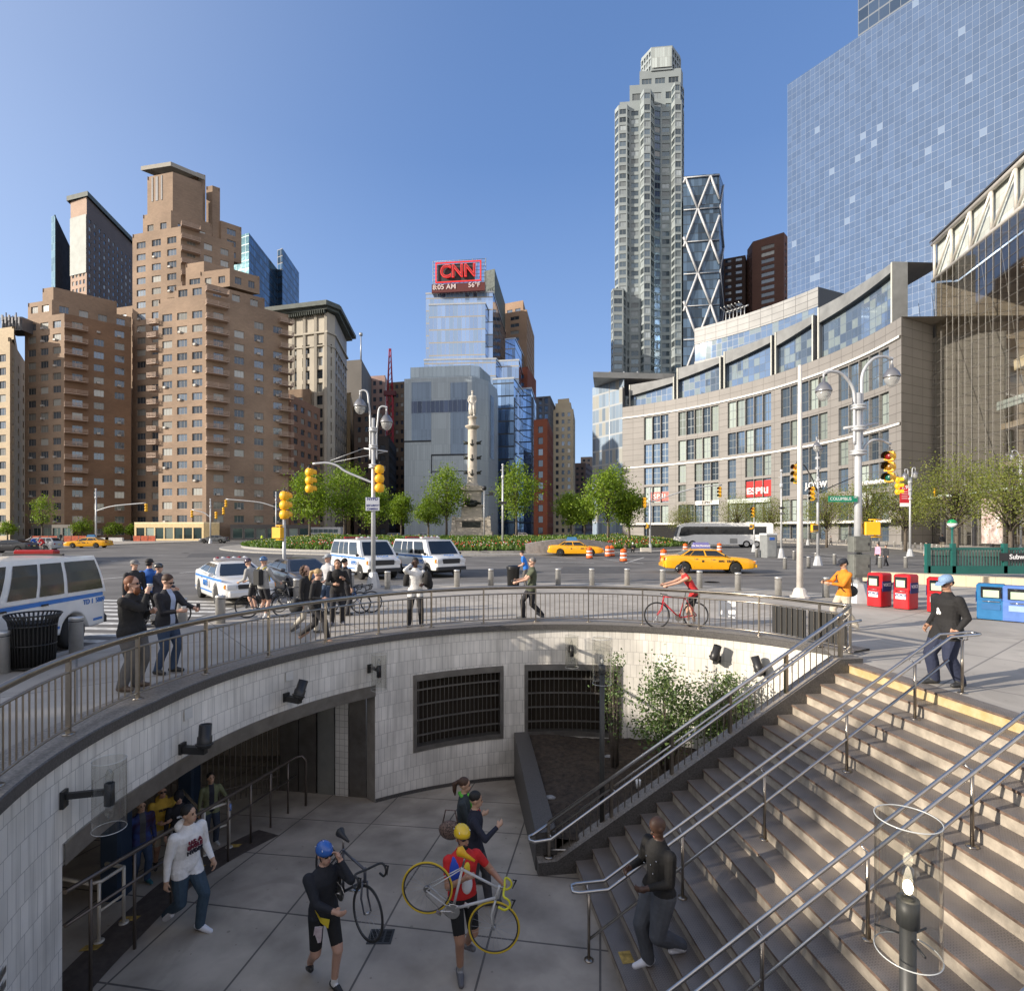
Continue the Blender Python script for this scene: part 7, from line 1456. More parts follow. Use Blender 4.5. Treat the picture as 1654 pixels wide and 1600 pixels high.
  m = MB(); m.box((0, -d/2-.012, h*.38), (w_*.66, .012, h*.16)); pn = m.build('front_plate', mat('plate_'+tcol[0], tcol[1], rough=.5), t); 
  for sg in (-1, 1): m = MB(); m.box((sg*(w_/2+.02), 0, h*.62), (.012, d*.8, h*.3)); ps = m.build('side_plate', mat('plate_navy', (.02, .03, .14)), t)
  if txt:
   lettering(txt, .12, (0, -d/2-.022, h*.41), (1, 0, 0), U, mat('plate_navy', (0, 0, 0)) if tcol[0] == 'white' else mat('white_letter', (.8, .8, .8)), pn, 'lettering', .002, bold=.004)
   for sg in (1, -1): lettering(txt, .14, (sg*(w_/2+.028), 0, h*.66), (0, sg, 0), U, mat('white_letter', (.8, .8, .8)), ps, 'lettering', .002, bold=.004)
  m = MB(); m.tube((w_*.3, -d/2-.04, h*.53), (-w_*.3, -d/2-.04, h*.53), .014, seg=6); m.build('handle', M_CHR, t)
  for sx in (-1, 1):
   for sy in (-1, 1): m = MB(); m.box((sx*w_*.4, sy*d*.4, .02), (.05, .05, .05)); m.build('foot', M_TRIM, t)
 RD = ('red', (.50, .01, .015))
 newsbox(G(1420, 979), radians(-64), RD, 'bright red newspaper box nearest the control cabinet', 'VOICE', ('white', (.7, .7, .7)), .46, .62, 1.12); newsbox(G(1463, 983), radians(-60), RD, 'red newspaper box second in the row with blue side plate', 'VOICE', ('white', (.7, .7, .7)), .46, .62, 1.12); newsbox(G(1513, 988), radians(-40), RD, 'red newspaper box partly hidden behind the capped man', '', ('white', (.7, .7, .7)), .46, .5, 1.08)
 newsbox(G(1601, 1000), radians(-42), ('blue', (.02, .14, .32)), 'teal blue newspaper box left of the pale blue one', '', ('deep', (.02, .12, .3)), .62, .5, 1.02); newsbox(G(1647, 1004), radians(-40), ('periwinkle', (.10, .19, .48)), 'pale blue newspaper box cut by the right edge', '', ('sky', (.3, .42, .62)), .72, .5, 1.0)
 m = MB(); A, B_ = G(1392, 938), G(1700, 955); A2, B2 = A+Vector((.2, .6, 0)), B_+Vector((.3, .8, 0)); m.prism([(A.x, A.y), (B_.x, B_.y), (B2.x, B2.y), (A2.x, A2.y)], 0, .48, 0, 0); tag(m.build('bench_wall', brickmat('tan_stone', (.56, .46, .32), (.53, .44, .31), (.35, .28, .2), .5, .6, ms=.008, offs=0, rough=.8, var=.1)), 'long low tan stone bench wall before the green subway fence', 'bench')
 t = thing('subway_fence', 'dark green subway entrance fence with sign and glazed railings', 'subway entrance', G(1500, 925), world=True); gr_ = mat('subway_green', (.01, .10, .085), rough=.45); Y = 29.5; Pz = lambda px, zz: Vector((PX(px, Y), Y, zz)); m = MB(); z0 = PZ(923, Y); z1 = PZ(886, Y); m.box(((PX(1497, Y)+PX(1720, Y))/2, Y, z1), (PX(1720, Y)-PX(1497, Y), .12, .12)); m.build('top_beam', gr_, t); m = MB(); m.box(((PX(1497, Y)+PX(1720, Y))/2, Y, z0+.1), (PX(1720, Y)-PX(1497, Y), .2, .42)); m.build('base_beam', gr_, t)
 for px in (1498, 1539, 1622, 1700): m = MB(); m.box((PX(px, Y), Y, (z0+z1)/2+.1), (.2, .2, z1-z0+.35)); m.build('post', gr_, t)
 for k in range(44): m = MB(); x_ = PX(1502, Y)+(PX(1715, Y)-PX(1502, Y))*k/44; m.tube((x_, Y, z0+.2), (x_, Y, z1), .022, seg=5, caps=False); m.build('baluster', gr_, t)
 m = MB(); m.box((PX(1660, Y), Y-.12, PZ(899, Y)), (PX(1720, Y)-PX(1622, Y), .04, .42)); sb = m.build('name_plate', M_TRIM, t); lettering('Subway', .36, (PX(1624, Y)+.08, Y-.15, PZ(899, Y)), (1, 0, 0), U, mat('white_letter', (.8, .8, .8)), sb, 'sign_letters', .003, bold=.006, align='LEFT')
 for px in (1570, 1600): m = MB(); m.tube(Pz(px, 1.1)+Vector((0, .6, 0)), Pz(px+22, .35)+Vector((0, .6, 0)), .035, seg=6); m.build('stair_rail', M_STEEL, t)
 m = MB(); m.face([Pz(1500, z0), Pz(1720, z0), Pz(1720, z1), Pz(1500, z1)]); g_ = m; m.v = [(a, b+.3, c) for a, b, c in m.v]; m.build('infill', mat('fence_infill', (.12, .15, .14), rough=.3, alpha=.75), t)
 P = Vector((PX(1538, Y), Y, 0)); t = thing('globe_lamp', 'green and white globe lamp on a green post above the subway fence', 'globe lamp', P); m = MB(); m.tube((0, 0, 0), (0, 0, PZ(852, Y)), .07, .05, 10); m.ball((0, 0, PZ(852, Y)), .1, seg=10, rings=6); m.build('post', gr_, t); m = MB(); m.lathe([(0, -.22), (.12, -.19), (.2, -.1), (.23, 0)], (0, 0, PZ(845, Y)), 16); m.build('lower_globe', mat('globe_white', (.75, .75, .72), rough=.3), t); m = MB(); m.lathe([(.23, 0), (.2, .1), (.12, .19), (0, .22)], (0, 0, PZ(845, Y)), 16); m.build('upper_globe', mat('globe_green', (.01, .25, .08), rough=.2), t)
 P = G(54, 1078); t = thing('litter_bin', 'black slatted steel litter bin beside the near police van', 'litter bin', P); bk_ = mat('bin_black', (.012, .012, .012), rough=.35)
 for k in range(36):
  a = 2*pi*k/36; m = MB(); pts = [Vector((r*cos(a), r*sin(a), zz_)) for r, zz_ in ((.31, .04), (.335, .55), (.34, .78), (.36, .9), (.42, 1.0))]; m.path(pts, .017, 5); m.build('slat', bk_, t)
 for r, zz_ in ((.315, .05), (.335, .45), (.345, .8), (.42, 1.0)): m = MB(); m.path([Vector((r*cos(2*pi*k/36), r*sin(2*pi*k/36), zz_)) for k in range(36)], .016, 6, closed=True); m.build('hoop', bk_, t)
 m = MB(); m.lathe([(.27, .03), (.29, .85)], (0, 0, 0), 24); m.build('liner', M_DARK, t)
 P = G(829, 948); t = thing('litter_bin', 'round dark litter bin behind the green shirted man', 'litter bin', P); m = MB(); m.lathe([(.26, 0), (.28, .8), (.30, .82), (.30, .86)], (0, 0, 0), 22); m.build('drum', bk_, t); m = MB(); m.lathe([(.30, .86), (.31, .9), (.2, .96), (0, .97)], (0, 0, 0), 22); m.build('lid', bk_, t)
 for px, Y, w_, lab in ((72, 108, 5, 'orange safety netting far left behind the silver car'), (121, 110, 4.5, 'orange safety netting behind the far left taxi'), (233, 112, 4.5, 'orange safety netting beside the yellow trimmed shop')):
  t = thing('safety_netting', lab, 'safety netting', Vector((PX(px, Y), Y, ROADZ)), group='orange safety nettings'); m = MB(); m.box((0, 0, .65), (w_, .06, 1.1)); m.build('net', mat('netting_orange', (.42, .09, .04), rough=.8, var=.4, vs=2), t)
  for k in range(4): m = MB(); m.tube((-w_/2+w_*k/3, 0, 0), (-w_/2+w_*k/3, 0, 1.35), .06, seg=6); m.build('stake', M_TRIM, t)
 for px, Y in ((163, 112), (185, 112)): m = MB(); q = Vector((PX(px, Y), Y, .35)); m.box(q, (3.4, .5, .8)); m.box(q-Vector((0, 0, .3)), (3.8, .8, .2)); tag(m.build('barrier', mat('barrier_white', (.5, .5, .48))), 'white concrete barrier left of the yellow trimmed shop' if px > 170 else 'white concrete barrier behind the walking figure far left', 'barrier')
 m = MB(); P = G(1107, 905, ROADZ)
street()
# planting
def leafmat(name, c, tr=.35, rnd=.35):
 m, N, b = principled(name); ge = N.new('NewGeometry'); k = N.math('MULTIPLY_ADD', ge.outputs['Random Per Island'], 2*rnd, 1-rnd); kk = N.new('CombineColor'); [N.link(k, kk.inputs[i]) for i in range(3)]
 h = N.math('FRACT', N.math('MULTIPLY', ge.outputs['Random Per Island'], 13.7)); c0 = N.mix(h, c, (c[0]*1.35, c[1]*1.08, c[2]*.8)); cc = N.mix(1.0, c0, kk.outputs[0], 'MULTIPLY')
 N.link(cc, b.inputs['Base Color']); b.inputs['Roughness'].default_value = .55; b.inputs['Specular IOR Level'].default_value = .35
 t = N.new('BsdfTranslucent'); N.link(N.mix(1.0, cc, (1.25, 1.3, .6), 'MULTIPLY'), t.inputs[0]); mx = N.new('MixShader'); mx.inputs[0].default_value = tr
 N.link(b.outputs[0], mx.inputs[1]); N.link(t.outputs[0], mx.inputs[2]); N.link(mx.outputs[0], N.n['Material Output'].inputs[0]); MATS[name] = m; return m
L_GRN = leafmat('leaf_green', (.15, .25, .026)); L_OLV = leafmat('leaf_olive', (.17, .215, .06), .45); L_DRK = leafmat('leaf_holly', (.095, .16, .06), .2, .45); L_BED = leafmat('bed_green', (.085, .16, .035), .3, .5)
M_BARK = mat('bark', (.11, .09, .07), rough=.9, var=.35, vs=6)
def leaf(m, c, s, rnd, up=.3, asp=.6):
 n = Vector((rnd.gauss(0, 1), rnd.gauss(0, 1), rnd.gauss(0, 1)+up)).normalized(); a = n.orthogonal().normalized(); an = rnd.random()*6.28; b = n.cross(a); a, b = a*cos(an)+b*sin(an), b*cos(an)-a*sin(an); s *= rnd.uniform(.7, 1.3); w_ = s*asp
 m.face([c-a*s*.5, c+b*w_*.5-a*s*.05, c+a*s*.5, c-b*w_*.5-a*s*.05])
def crown(rnd, c, R, n, s, clumps=46, gap=.25, flat_=1.0, shape='egg'):
 m = MB(); cl = []
 for _ in range(clumps):
  u = Vector((rnd.gauss(0, 1), rnd.gauss(0, 1), rnd.gauss(0, 1))).normalized(); r = rnd.uniform(.45, 1.0)
  zz = u.z*r; taper = (1-.38*max(0, zz)) if shape == 'egg' else 1; cl.append((Vector((u.x*r*R[0]*taper, u.y*r*R[1]*taper, zz*R[2])), rnd.uniform(.16, .30)*max(R[0], .4)))
 per = n//clumps
 for p, q in cl:
  for _ in range(per): leaf(m, Vector(c)+p+Vector((rnd.gauss(0, q), rnd.gauss(0, q), rnd.gauss(0, q*.75*flat_))), s, rnd)
 return m, cl
def tree(label, px, Y, top, hw, zb=.3, seed=1, kind='maple', n=4600, group=None, trunk=.3, cb=None):
 rnd = random.Random(seed); H = PZ(top, Y)-zb; R = hw*Y/900; t = thing('tree' if kind != 'locust' else 'locust_tree', label, 'tree', (PX(px, Y), Y, zb), group=group)
 z0 = H*trunk; c = Vector((0, 0, (z0+H)/2)); m, cl = crown(rnd, c, (R, R, (H-z0)/2*.95), n, .30 if kind == 'maple' else .17, 64 if kind == 'maple' else 110, shape='egg')
 m.build('crown', L_GRN if kind == 'maple' else L_OLV, t); m = MB(); r = .13+H*.008; m.path([(0, 0, -.3), (0.03, 0, z0*.6), (-.03, .02, z0+.3*(H-z0)), (0, 0, z0+.75*(H-z0))], [r, r*.8, r*.55, r*.15], 8)
 for k, (p, q) in enumerate(cl[:26 if kind == 'maple' else 60]):
  s0 = Vector((0, 0, z0*.85+(H-z0)*.45*rnd.random())); e = c+p; md = s0.lerp(e, .5)+Vector((0, 0, .15*(e-s0).length*rnd.uniform(-.3, 1))); m.path([s0, md, e], [r*.38, r*.22, .015], 5)
 m.build('trunk', M_BARK, t); return t
def planting():
 gi = 'green trees on the flower island'
 for i, a in enumerate([('leafy green tree at the left end of the island behind the large yellow signal', 500, 78, 757, 33), ('broad leafy green tree beside the signal arm tip', 556, 82, 752, 42), ('smaller green tree behind the shaft of the twin lamp post', 606, 92, 785, 26), ('small round green tree alone before the dark gap left of the museum', 648, 98, 793, 19), ('low dark green tree left of the tall museum front tree', 692, 104, 800, 24), ('tall uneven green tree before the museum left of the column monument', 721, 88, 748, 31), ('leafy green tree right of the column monument', 834, 84, 747, 34), ('short green tree on the island right of the red brick building', 922, 86, 793, 24), ('full green tree before the left end of the shopping centre', 982, 72, 750, 36), ('lower green tree joined to the full one at the shopping centre', 1016, 74, 786, 28), ('small green tree on the island between the two signals', 944, 94, 800, 17)]):
  tree(*a, zb=1.0, seed=10+i, group=gi, trunk=.26, n=5200)
 gl = 'thin leaved locust trees before the shopping centre'
 for i, a in enumerate([('wispy olive locust tree at the right edge behind the subway fence', 1632, 50, 735, 62), ('large airy locust tree before the glass entrance hall', 1545, 56, 728, 62), ('airy locust tree behind the red street banner', 1462, 66, 770, 42), ('airy locust tree behind the street name sign', 1400, 68, 768, 44), ('thin locust tree right of the flag pole', 1335, 78, 790, 36), ('thin locust tree above the white coach', 1190, 104, 800, 34), ('sparse locust tree right of the arm mast', 1105, 118, 812, 26), ('sparse locust tree behind the short signal post', 1245, 96, 800, 28)]):
  tree(*a, zb=0, seed=40+i, kind='locust', group=gl, trunk=.28, n=8000 if i < 2 else 6000)
 gs = 'small street trees before the brick apartments'
 for i, a in enumerate([('thin young tree far left with bare twigs', 68, 116, 800, 17), ('low green street tree right of the apartment corner', 134, 118, 838, 15), ('low green street tree behind the white barriers', 183, 120, 843, 13), ('low green street tree left of the yellow trimmed shop', 212, 121, 846, 8), ('small green tree at the far left edge', 12, 116, 842, 12)]):
  tree(*a, zb=0, seed=70+i, group=gs, trunk=.3, n=1500, kind='maple')
 for i, (a, b, hh) in enumerate(((-21, 6.0, 9.2), (-26, 2.6, 12.4))):  # unseen trees with clumped crowns, added to dapple the stairs with shade
  q = ab(a, b); rnd = random.Random(90+i); t = thing('locust_tree', ['airy street tree left of the view casting dappled shade on the stairs', 'second airy street tree left of the view behind the first', 'third airy street tree left of the view nearest the camera side'][i], 'tree', q+(0,), group='street trees left of the view'); m, cl = crown(rnd, Vector((0, 0, hh*.74)), (2.6, 2.6, 2.2), 800, .28, 7); m.build('crown', L_OLV, t); m = MB(); m.path([(0, 0, -.1), (0, 0, hh*.5), (.1, 0, hh*.9)], [.16, .12, .03], 8)
  for p, q2 in cl[:24]: m.path([(0, 0, hh*.5), Vector((0, 0, hh*.74))+p], [.05, .01], 5)
  m.build('trunk', M_BARK, t)
 rnd = random.Random(5); m = MB(); fl = MB(); c0 = IC
 def hz(r): return float(np.interp(r, [20.5, 21, 25, 29, 33.4, 33.6], [.25, 1.1, 1.1, .85, .3, .25]))
 for _ in range(15000):
  a = radians(rnd.uniform(178, 366)); r = sqrt(rnd.uniform(21.5**2, 33.4**2)); p = Vector((c0.x+r*cos(a), c0.y+r*sin(a), hz(r))); h = rnd.uniform(.22, .5)*(1.5 if r < 24 else 1)
  for k in range(2): d = Vector((rnd.gauss(0, .10), rnd.gauss(0, .10), 0)); q = Vector((rnd.gauss(0, 1), rnd.gauss(0, 1), 0)).normalized()*.10; m.face([p+d-q, p+d+q, p+d*2.2+q*.6+Vector((0, 0, h)), p+d*2.2-q*.6+Vector((0, 0, h*.9))])
  if 235 < math.degrees(a) < 325 and 29.5 < r < 33 and rnd.random() < .16: fl.ball(p+Vector((0, 0, h+.05)), (.055, .055, .075), 0 if rnd.random() < .7 else 1, 5, 3)
  elif rnd.random() < .05: fl.ball(p+Vector((0, 0, h+.03)), (.06, .06, .05), 1 if rnd.random() < .5 else 2, 5, 3)
 tag(m.build('flower_bed', L_BED), 'bed of low green plants ringing the traffic island', kind='stuff'); tag(fl.build('tulips', [mat('tulip_red', (.60, .04, .05)), mat('tulip_white', (.7, .65, .6)), mat('tulip_yellow', (.7, .5, .05))]), 'red and white tulips in the island bed', kind='stuff')
 m = MB(); n = 24
 for i in range(n):
  a, b = radians(283+17*i/n), radians(283+17*(i+1)/n); zt = lambda t: 1.0+.5*sin(pi*(t-radians(283))/radians(17)); q = lambda t, r, z: (c0.x+r*cos(t), c0.y+r*sin(t), z)
  m.face([q(a, 34.6, 0), q(b, 34.6, 0), q(b, 34.4, zt(b)), q(a, 34.4, zt(a))]); m.face([q(a, 34.4, zt(a)), q(b, 34.4, zt(b)), q(b, 33.6, zt(b)), q(a, 33.6, zt(a))])
 tag(m.build('fountain_wall', mat('fountain_granite', (.33, .30, .27), var=.3, vs=3)), 'curved pale granite fountain wall behind the far taxi', 'wall')
 q = gr(1052+15-12, 893); m = MB(); m.box((PX(1043, 61), 61, .22), (1.1, .6, .5)); tag(m.build('stone_block', mat('stone_block', (.5, .46, .4))), 'pale stone block beside the arm mast on the island', 'block')
 def shrub(label, px, py, zt, R, n, seed, mt=L_DRK, ls=.075, z0=-2.95, cl=60):
  rnd = random.Random(seed); P = G(px, py, z0); t = thing('shrub', label, 'shrub', P); H = zt-z0; m, c = crown(rnd, Vector((0, 0, H*.56)), (R, R*.85, H*.45), n, ls, cl, shape='egg'); m.build('foliage', mt, t); m = MB()
  for k, (p, q) in enumerate(c[:34]): s0 = Vector((rnd.gauss(0, .05), rnd.gauss(0, .05), 0)); e = Vector((0, 0, H*.56))+p; m.path([s0, s0.lerp(e, .5)+Vector((0, 0, .1)), e], [.022, .014, .004], 5)
  m.build('stems', M_BARK, t)
 shrub('bushy glossy green shrub before the sunlit tiles', 1078, 1243, -.28, .78, 4600, 3); shrub('second glossy shrub nearer the stair railing under the spot light', 1172, 1238, -.75, .70, 3200, 4, cl=38); shrub('slim sparse upright young tree beside the planter pole lamp', 992, 1240, -.05, .26, 900, 6, ls=.06, cl=40)
planting()
# monument
ST = mat('monument_stone', (.47, .42, .35), rough=.85, var=.18, vs=1.2, bump=.2, bs=8); BZ = mat('bronze', (.035, .04, .035), rough=.5, metal=.5)
def monument():
 Y = 90.0; X = PX(763, Y); z = lambda py: PZ(py, Y)-.2; t = thing('column_monument', 'tall stone column monument on a stepped base with bronze ship prows', 'monument', (X, Y, .2)); m = MB()
 w = lambda a, b: (b-a)/10.0
 def lump(a, b, p0, p1, nm, mt=ST, dy=None, top=1.0): m = MB(); h = z(p1)-z(p0); m.box(((a+b)/2/10-76.3, 0, z(p0)+h/2), (w(a, b), dy or w(a, b), h), top=top); m.build(nm, mt, t)
 lump(730, 796, 882, 858, 'step'); lump(735, 791, 858, 853, 'step'); lump(737, 789, 853, 841, 'plinth'); lump(735, 791, 841, 836, 'plinth_cap'); lump(746, 780, 836, 818, 'pedestal', top=.92); lump(745, 781, 818, 815.5, 'pedestal_cap'); lump(749, 777, 815.5, 793, 'upper_pedestal'); lump(746, 780, 793, 786, 'upper_cap')
 m = MB(); [m.box((sx*2.75, -2.4, z(848)), (.8, 1.2, 2.8), top=.6) for sx in (-1,)]; m.build('side_scroll', ST, t); m = MB(); m.box((2.75, -2.4, z(848)), (.8, 1.2, 2.8), top=.6); m.build('side_scroll', ST, t)
 m = MB(); m.box((0, -2.62, z(847)), (2.9, .12, .9)); m.build('bronze_relief', BZ, t)
 m = MB(); m.lathe([(1.15, z(786)), (1.1, z(784)), (.95, z(782)), (.78, z(779)), (.70, z(696)), (.66, z(694))], (0, 0, 0), 24); m.build('column_shaft', ST, t)
 m = MB(); m.lathe([(.66, z(694)), (.8, z(692)), (1.15, z(690)), (1.2, z(688)), (.6, z(686)), (.58, z(676)), (.75, z(675)), (.75, z(673)), (.3, z(672))], (0, 0, 0), 20); m.build('capital', ST, t)
 for py in (716, 740, 764):
  for sx in (-1, 1): m = MB(); m.path([(sx*.6, 0, z(py)), (sx*1.1, 0, z(py-1)), (sx*1.5, 0, z(py-4))], [.28, .22, .06], 8); m.box((sx*1.0, 0, z(py+1)), (.8, .4, .15)); m.build('ship_prow', BZ, t)
  m = MB(); m.path([(0, -.78, z(py-5)), (0, -.82, z(py+4))], .09, 6); m.path([(-.32, -.76, z(py+1)), (-.15, -.84, z(py+4.5)), (.15, -.84, z(py+4.5)), (.32, -.76, z(py+1))], .07, 6); m.build('anchor', BZ, t)
 m = MB(); m.ball((0, -1.75, z(815)), (1.0, .4, .45)); m.ball((-.7, -1.75, z(811)), (.35, .3, .5)); m.ball((.6, -1.8, z(812)), (.3, .3, .4)); m.path([(-1.3, -1.7, z(816)), (0, -1.9, z(809)), (1.5, -1.7, z(814))], .16, 6); m.build('bronze_eagle', BZ, t)
 P = Vector((PX(782, 80), 80, .9)); t2 = mast(P, PZ(786, 80)-P.z, 'thin black camera pole standing beside the column monument', .09, False, False); m = MB(); m.box((1.0, 0, PZ(797, 80)-P.z), (.6, .3, .5)); m.tube((0, 0, PZ(799, 80)-P.z), (1.0, 0, PZ(799, 80)-P.z), .06, seg=6); m.ball((0, 0, PZ(788, 80)-P.z), .35, seg=8, rings=6); m.build('camera_head', M_TRIM, t2)
monument()
# people
def ik(a, b, l1, l2, hint):
 a, b, hint = Vector(a), Vector(b), Vector(hint); d = b-a; L = d.length; mx = (l1+l2)*.995
 if L > mx: b = a+d*(mx/L); d = b-a; L = mx
 if L < abs(l1-l2)+.01: L = abs(l1-l2)+.01
 dn = d.normalized(); k = (l1*l1-l2*l2+L*L)/(2*L); h = sqrt(max(0, l1*l1-k*k)); hp = hint-dn*hint.dot(dn)
 if hp.length < 1e-5: hp = dn.orthogonal()
 return a+dn*k+hp.normalized()*h, b
SKIN = {'light': (.52, .31, .22), 'tan': (.40, .22, .14), 'asian': (.47, .29, .19), 'dark': (.075, .038, .024), 'brown': (.16, .08, .05)}
HAIR = {'black': (.010, .009, .008), 'brown': (.06, .03, .016), 'red': (.16, .055, .02), 'blonde': (.38, .26, .12), 'grey': (.16, .15, .14), 'none': (.05, .03, .02)}
def cap_(m, a, b, r0, r1, seg=12, mi=0):
 a, b = Vector(a), Vector(b); d = (b-a); L = max(d.length, 1e-4); q = Vector((0, 0, 1)).rotation_difference(d/L).to_matrix(); pr = [(r0*sin(t), -r0*cos(t)) for t in [pi/2*i/4 for i in range(5)]]+[(r1*cos(t), L+r1*sin(t)) for t in [pi/2*i/4 for i in range(5)]]
 pr[0] = (0, -r0); pr[-1] = (0, L+r1); m.lathe(pr, a, seg, mi, M=q)
def person(label, at, yaw, h, pose=None, top=('dark', (.03, .03, .035)), sleeve='long', pants=('jeans', (.03, .05, .10)), leg='long', shoes=(.03, .03, .03), skin='light', hair='black', hs='short', vox=.012, bulk=1.1, group=None, hem=.86, head=(0, 0), detail=True, extra=None, bags=None, kind='person', mono=None, sock=None, under=None, cat='person'):
 """pose: feet lf/rf (x,y,z), hands lh/rh (x,y,z), lean; local forward is -y, the person's left is +x, unit height 1.75 m"""
 p = dict(lf=(.10, .02, 0), rf=(-.10, -.02, 0), lh=(.27, -.02, .80), rh=(-.27, -.02, .80), lean=0, drop=0, le=(.3, .8, 0), re=(-.3, .8, 0), twist=0); p.update(pose or {})
 k = h/1.75; hipz = .93-p['drop']; hip = Vector((0, (p['lf'][1]+p['rf'][1])/2*.55+p.get('shift', 0), hipz)); T = Matrix.Translation(hip) @ Matrix.Rotation(radians(p['lean']), 4, 'X') @ Matrix.Rotation(radians(p['twist']), 4, 'Z')
 up = lambda x, y, z: T@Vector((x, y, z-.93)); b = bulk; m = MB(); bones = []      # (a, b, radius, part)
 sho = {1: up(.18*b**.5, .0, 1.385), -1: up(-.18*b**.5, .0, 1.385)}; nk = up(0, .0, 1.49); hd = up(0, -.015, 1.63)
 rings = [(.80, .05, .04), (.84, .13, .10), (.90, .165*b, .115*b), (.98, .165*b, .118*b), (1.08, .148*b, .105*b), (1.20, .162*b, .115*b), (1.31, .178*b, .118*b), (1.39, .17*b, .10*b), (1.435, .135, .088), (1.47, .088, .075), (1.505, .066, .062), (1.515, .03, .03)]
 seg = 20; vs = []
 for z, rx, ry in rings:
  for i in range(seg): a = 2*pi*i/seg; vs.append(up(rx*cos(a), ry*sin(a)+(.01 if z < 1.3 else 0), z))
 fs = [(i*seg+j, i*seg+(j+1) % seg, (i+1)*seg+(j+1) % seg, (i+1)*seg+j) for i in range(len(rings)-1) for j in range(seg)]+[tuple(range(seg))[::-1], tuple((len(rings)-1)*seg+j for j in range(seg))]
 m.idx(vs, fs); cap_(m, nk-Vector((0, 0, .04)), up(0, -.005, 1.56), .058, .052)
 Rh = Matrix.Rotation(radians(head[0]), 3, 'Z') @ Matrix.Rotation(radians(head[1]), 3, 'X'); Hm = T.to_3x3()@Rh; hp = lambda x, y, z: hd+Hm@Vector((x, y, z))
 m.ball(hp(0, .012, .03), (.076, .096, .10), seg=18, rings=14, M=Hm); m.ball(hp(0, -.03, -.045), (.056, .062, .072), seg=14, rings=10, M=Hm); m.ball(hp(0, -.092, -.012), (.013, .02, .022), seg=8, rings=6, M=Hm); m.ball(hp(0, -.075, -.062), (.026, .02, .016), seg=8, rings=6, M=Hm)
 for s in (1, -1): m.ball(hp(s*.077, .01, .0), (.012, .022, .032), seg=8, rings=6, M=Hm)
 pr = (1.0 if leg in ('shorts', 'bib') else 1.14) if leg != 'baggy' else 1.42; feet = {}
 for s, f in ((1, p['lf']), (-1, p['rf'])):
  hj = Vector(hip)+Vector((s*.09, 0, -.03)); an = Vector((f[0], f[1]+.02, f[2]+.085)); fy = f[3] if len(f) > 3 else 0; fwd = Vector((sin(radians(s*12)), -cos(radians(s*12)), 0)); kn, an = ik(hj, an, .43, .42, (s*.1, -1, 0)); bare = leg in ('shorts', 'bib')
  cap_(m, hj, kn, .095*(b*.5+.5)*pr, .064*pr); cs = .9 if bare else 1.12*pr; cap_(m, kn, kn.lerp(an, .4)+Vector((0, .012, 0)), .060*(1 if bare else 1.08*pr), .058*cs); cap_(m, kn.lerp(an, .35)+Vector((0, .012, 0)), an, .057*cs, .040*(1 if bare else 1.35*pr))
  if leg == 'bib': cap_(m, hj.lerp(kn, .4), kn.lerp(hj, .12), .085, .072)
  pit = fy; toe = Vector((fwd.x*.17, fwd.y*.17, 0)); hz = Vector((0, .045, -.035)); R2 = Matrix.Rotation(radians(pit), 3, 'X'); tp = an+R2@Vector((toe.x, toe.y, -.045)); hl = an+R2@Vector((0, .05, -.04)); cap_(m, hl, tp, .042, .034); cap_(m, an+R2@Vector((fwd.x*.06, fwd.y*.06, -.03)), tp, .045, .03)
  bones += [(hj, kn, .095, 'thigh', s), (kn, an, .05, 'shin', s), (hl-Vector((0, 0, .02)), tp-Vector((0, 0, .01)), .055, 'foot', s)]; feet[s] = (an, tp)
 hands = {}
 for s, hn, e in ((1, p['lh'], p['le']), (-1, p['rh'], p['re'])):
  tgt = Vector(hn) if len(hn) < 4 else up(*hn[:3]); el, wr = ik(sho[s], tgt, .285, .255, e); sr = 1.25 if sleeve == 'long' and b > 1.05 else 1.1 if sleeve == 'long' else 1.0
  cap_(m, sho[s]-Vector((s*.02, 0, .0)), sho[s].lerp(el, .3), .062*b**.5, .052*sr*b**.5); cap_(m, sho[s], el, .055*sr*b**.5, .042*sr*b**.3); cap_(m, el, wr, .041*sr*b**.3, .029*(1.18 if sleeve == 'long' else 1)); bones += [(sho[s], el, .05, 'uparm', s), (el, wr, .035, 'forearm', s)]
  d = (wr-el).normalized(); side = Vector((s, 0, 0)); side = (side-d*side.dot(d)).normalized() if abs(side.dot(d)) < .95 else d.orthogonal().normalized(); nrm = d.cross(side).normalized(); pc = wr+d*.045; cap_(m, wr+d*.01, wr+d*.075+nrm*0, .027, .032, 10)
  grip = -1 if (Vector((0, 0, 0))-wr).dot(nrm) < 0 else 1; toward = (Vector((0, -.12, wr.z))-wr); pn = side*(-1 if side.dot(toward) < 0 else 1) if abs(side.dot(toward)) > .02 else nrm
  fa = nrm
  for i, ln in enumerate((.068, .078, .072, .056)):
   o = wr+d*.075+fa*((i-1.5)*.0185); j1 = o+d*ln*.5+pn*.008; j2 = j1+d*ln*.32+pn*.026; j3 = j2+d*ln*.05+pn*.024; r = .0098*(1.15 if vox > .009 else 1); cap_(m, o-d*.01, j1, r, r*.95, 8); cap_(m, j1, j2, r*.95, r*.85, 8); cap_(m, j2, j3, r*.85, r*.75, 8)
  tb = wr+d*.02-fa*.022; t1 = tb-fa*.030+d*.03+pn*.012; t2 = t1+d*.028+pn*.014; cap_(m, tb, t1, .0125, .0105, 8); cap_(m, t1, t2, .0105, .0085, 8); bones.append((wr+d*.02, wr+d*.15, .03, 'hand', s)); hands[s] = (wr+d*.085, d, pn)
 me = bpy.data.meshes.new('body'); me.from_pydata([tuple(v) for v in m.v], [], m.f); o = bpy.data.objects.new('tmp', me); C.objects.link(o); o.rotation_euler = (0, 0, 0)
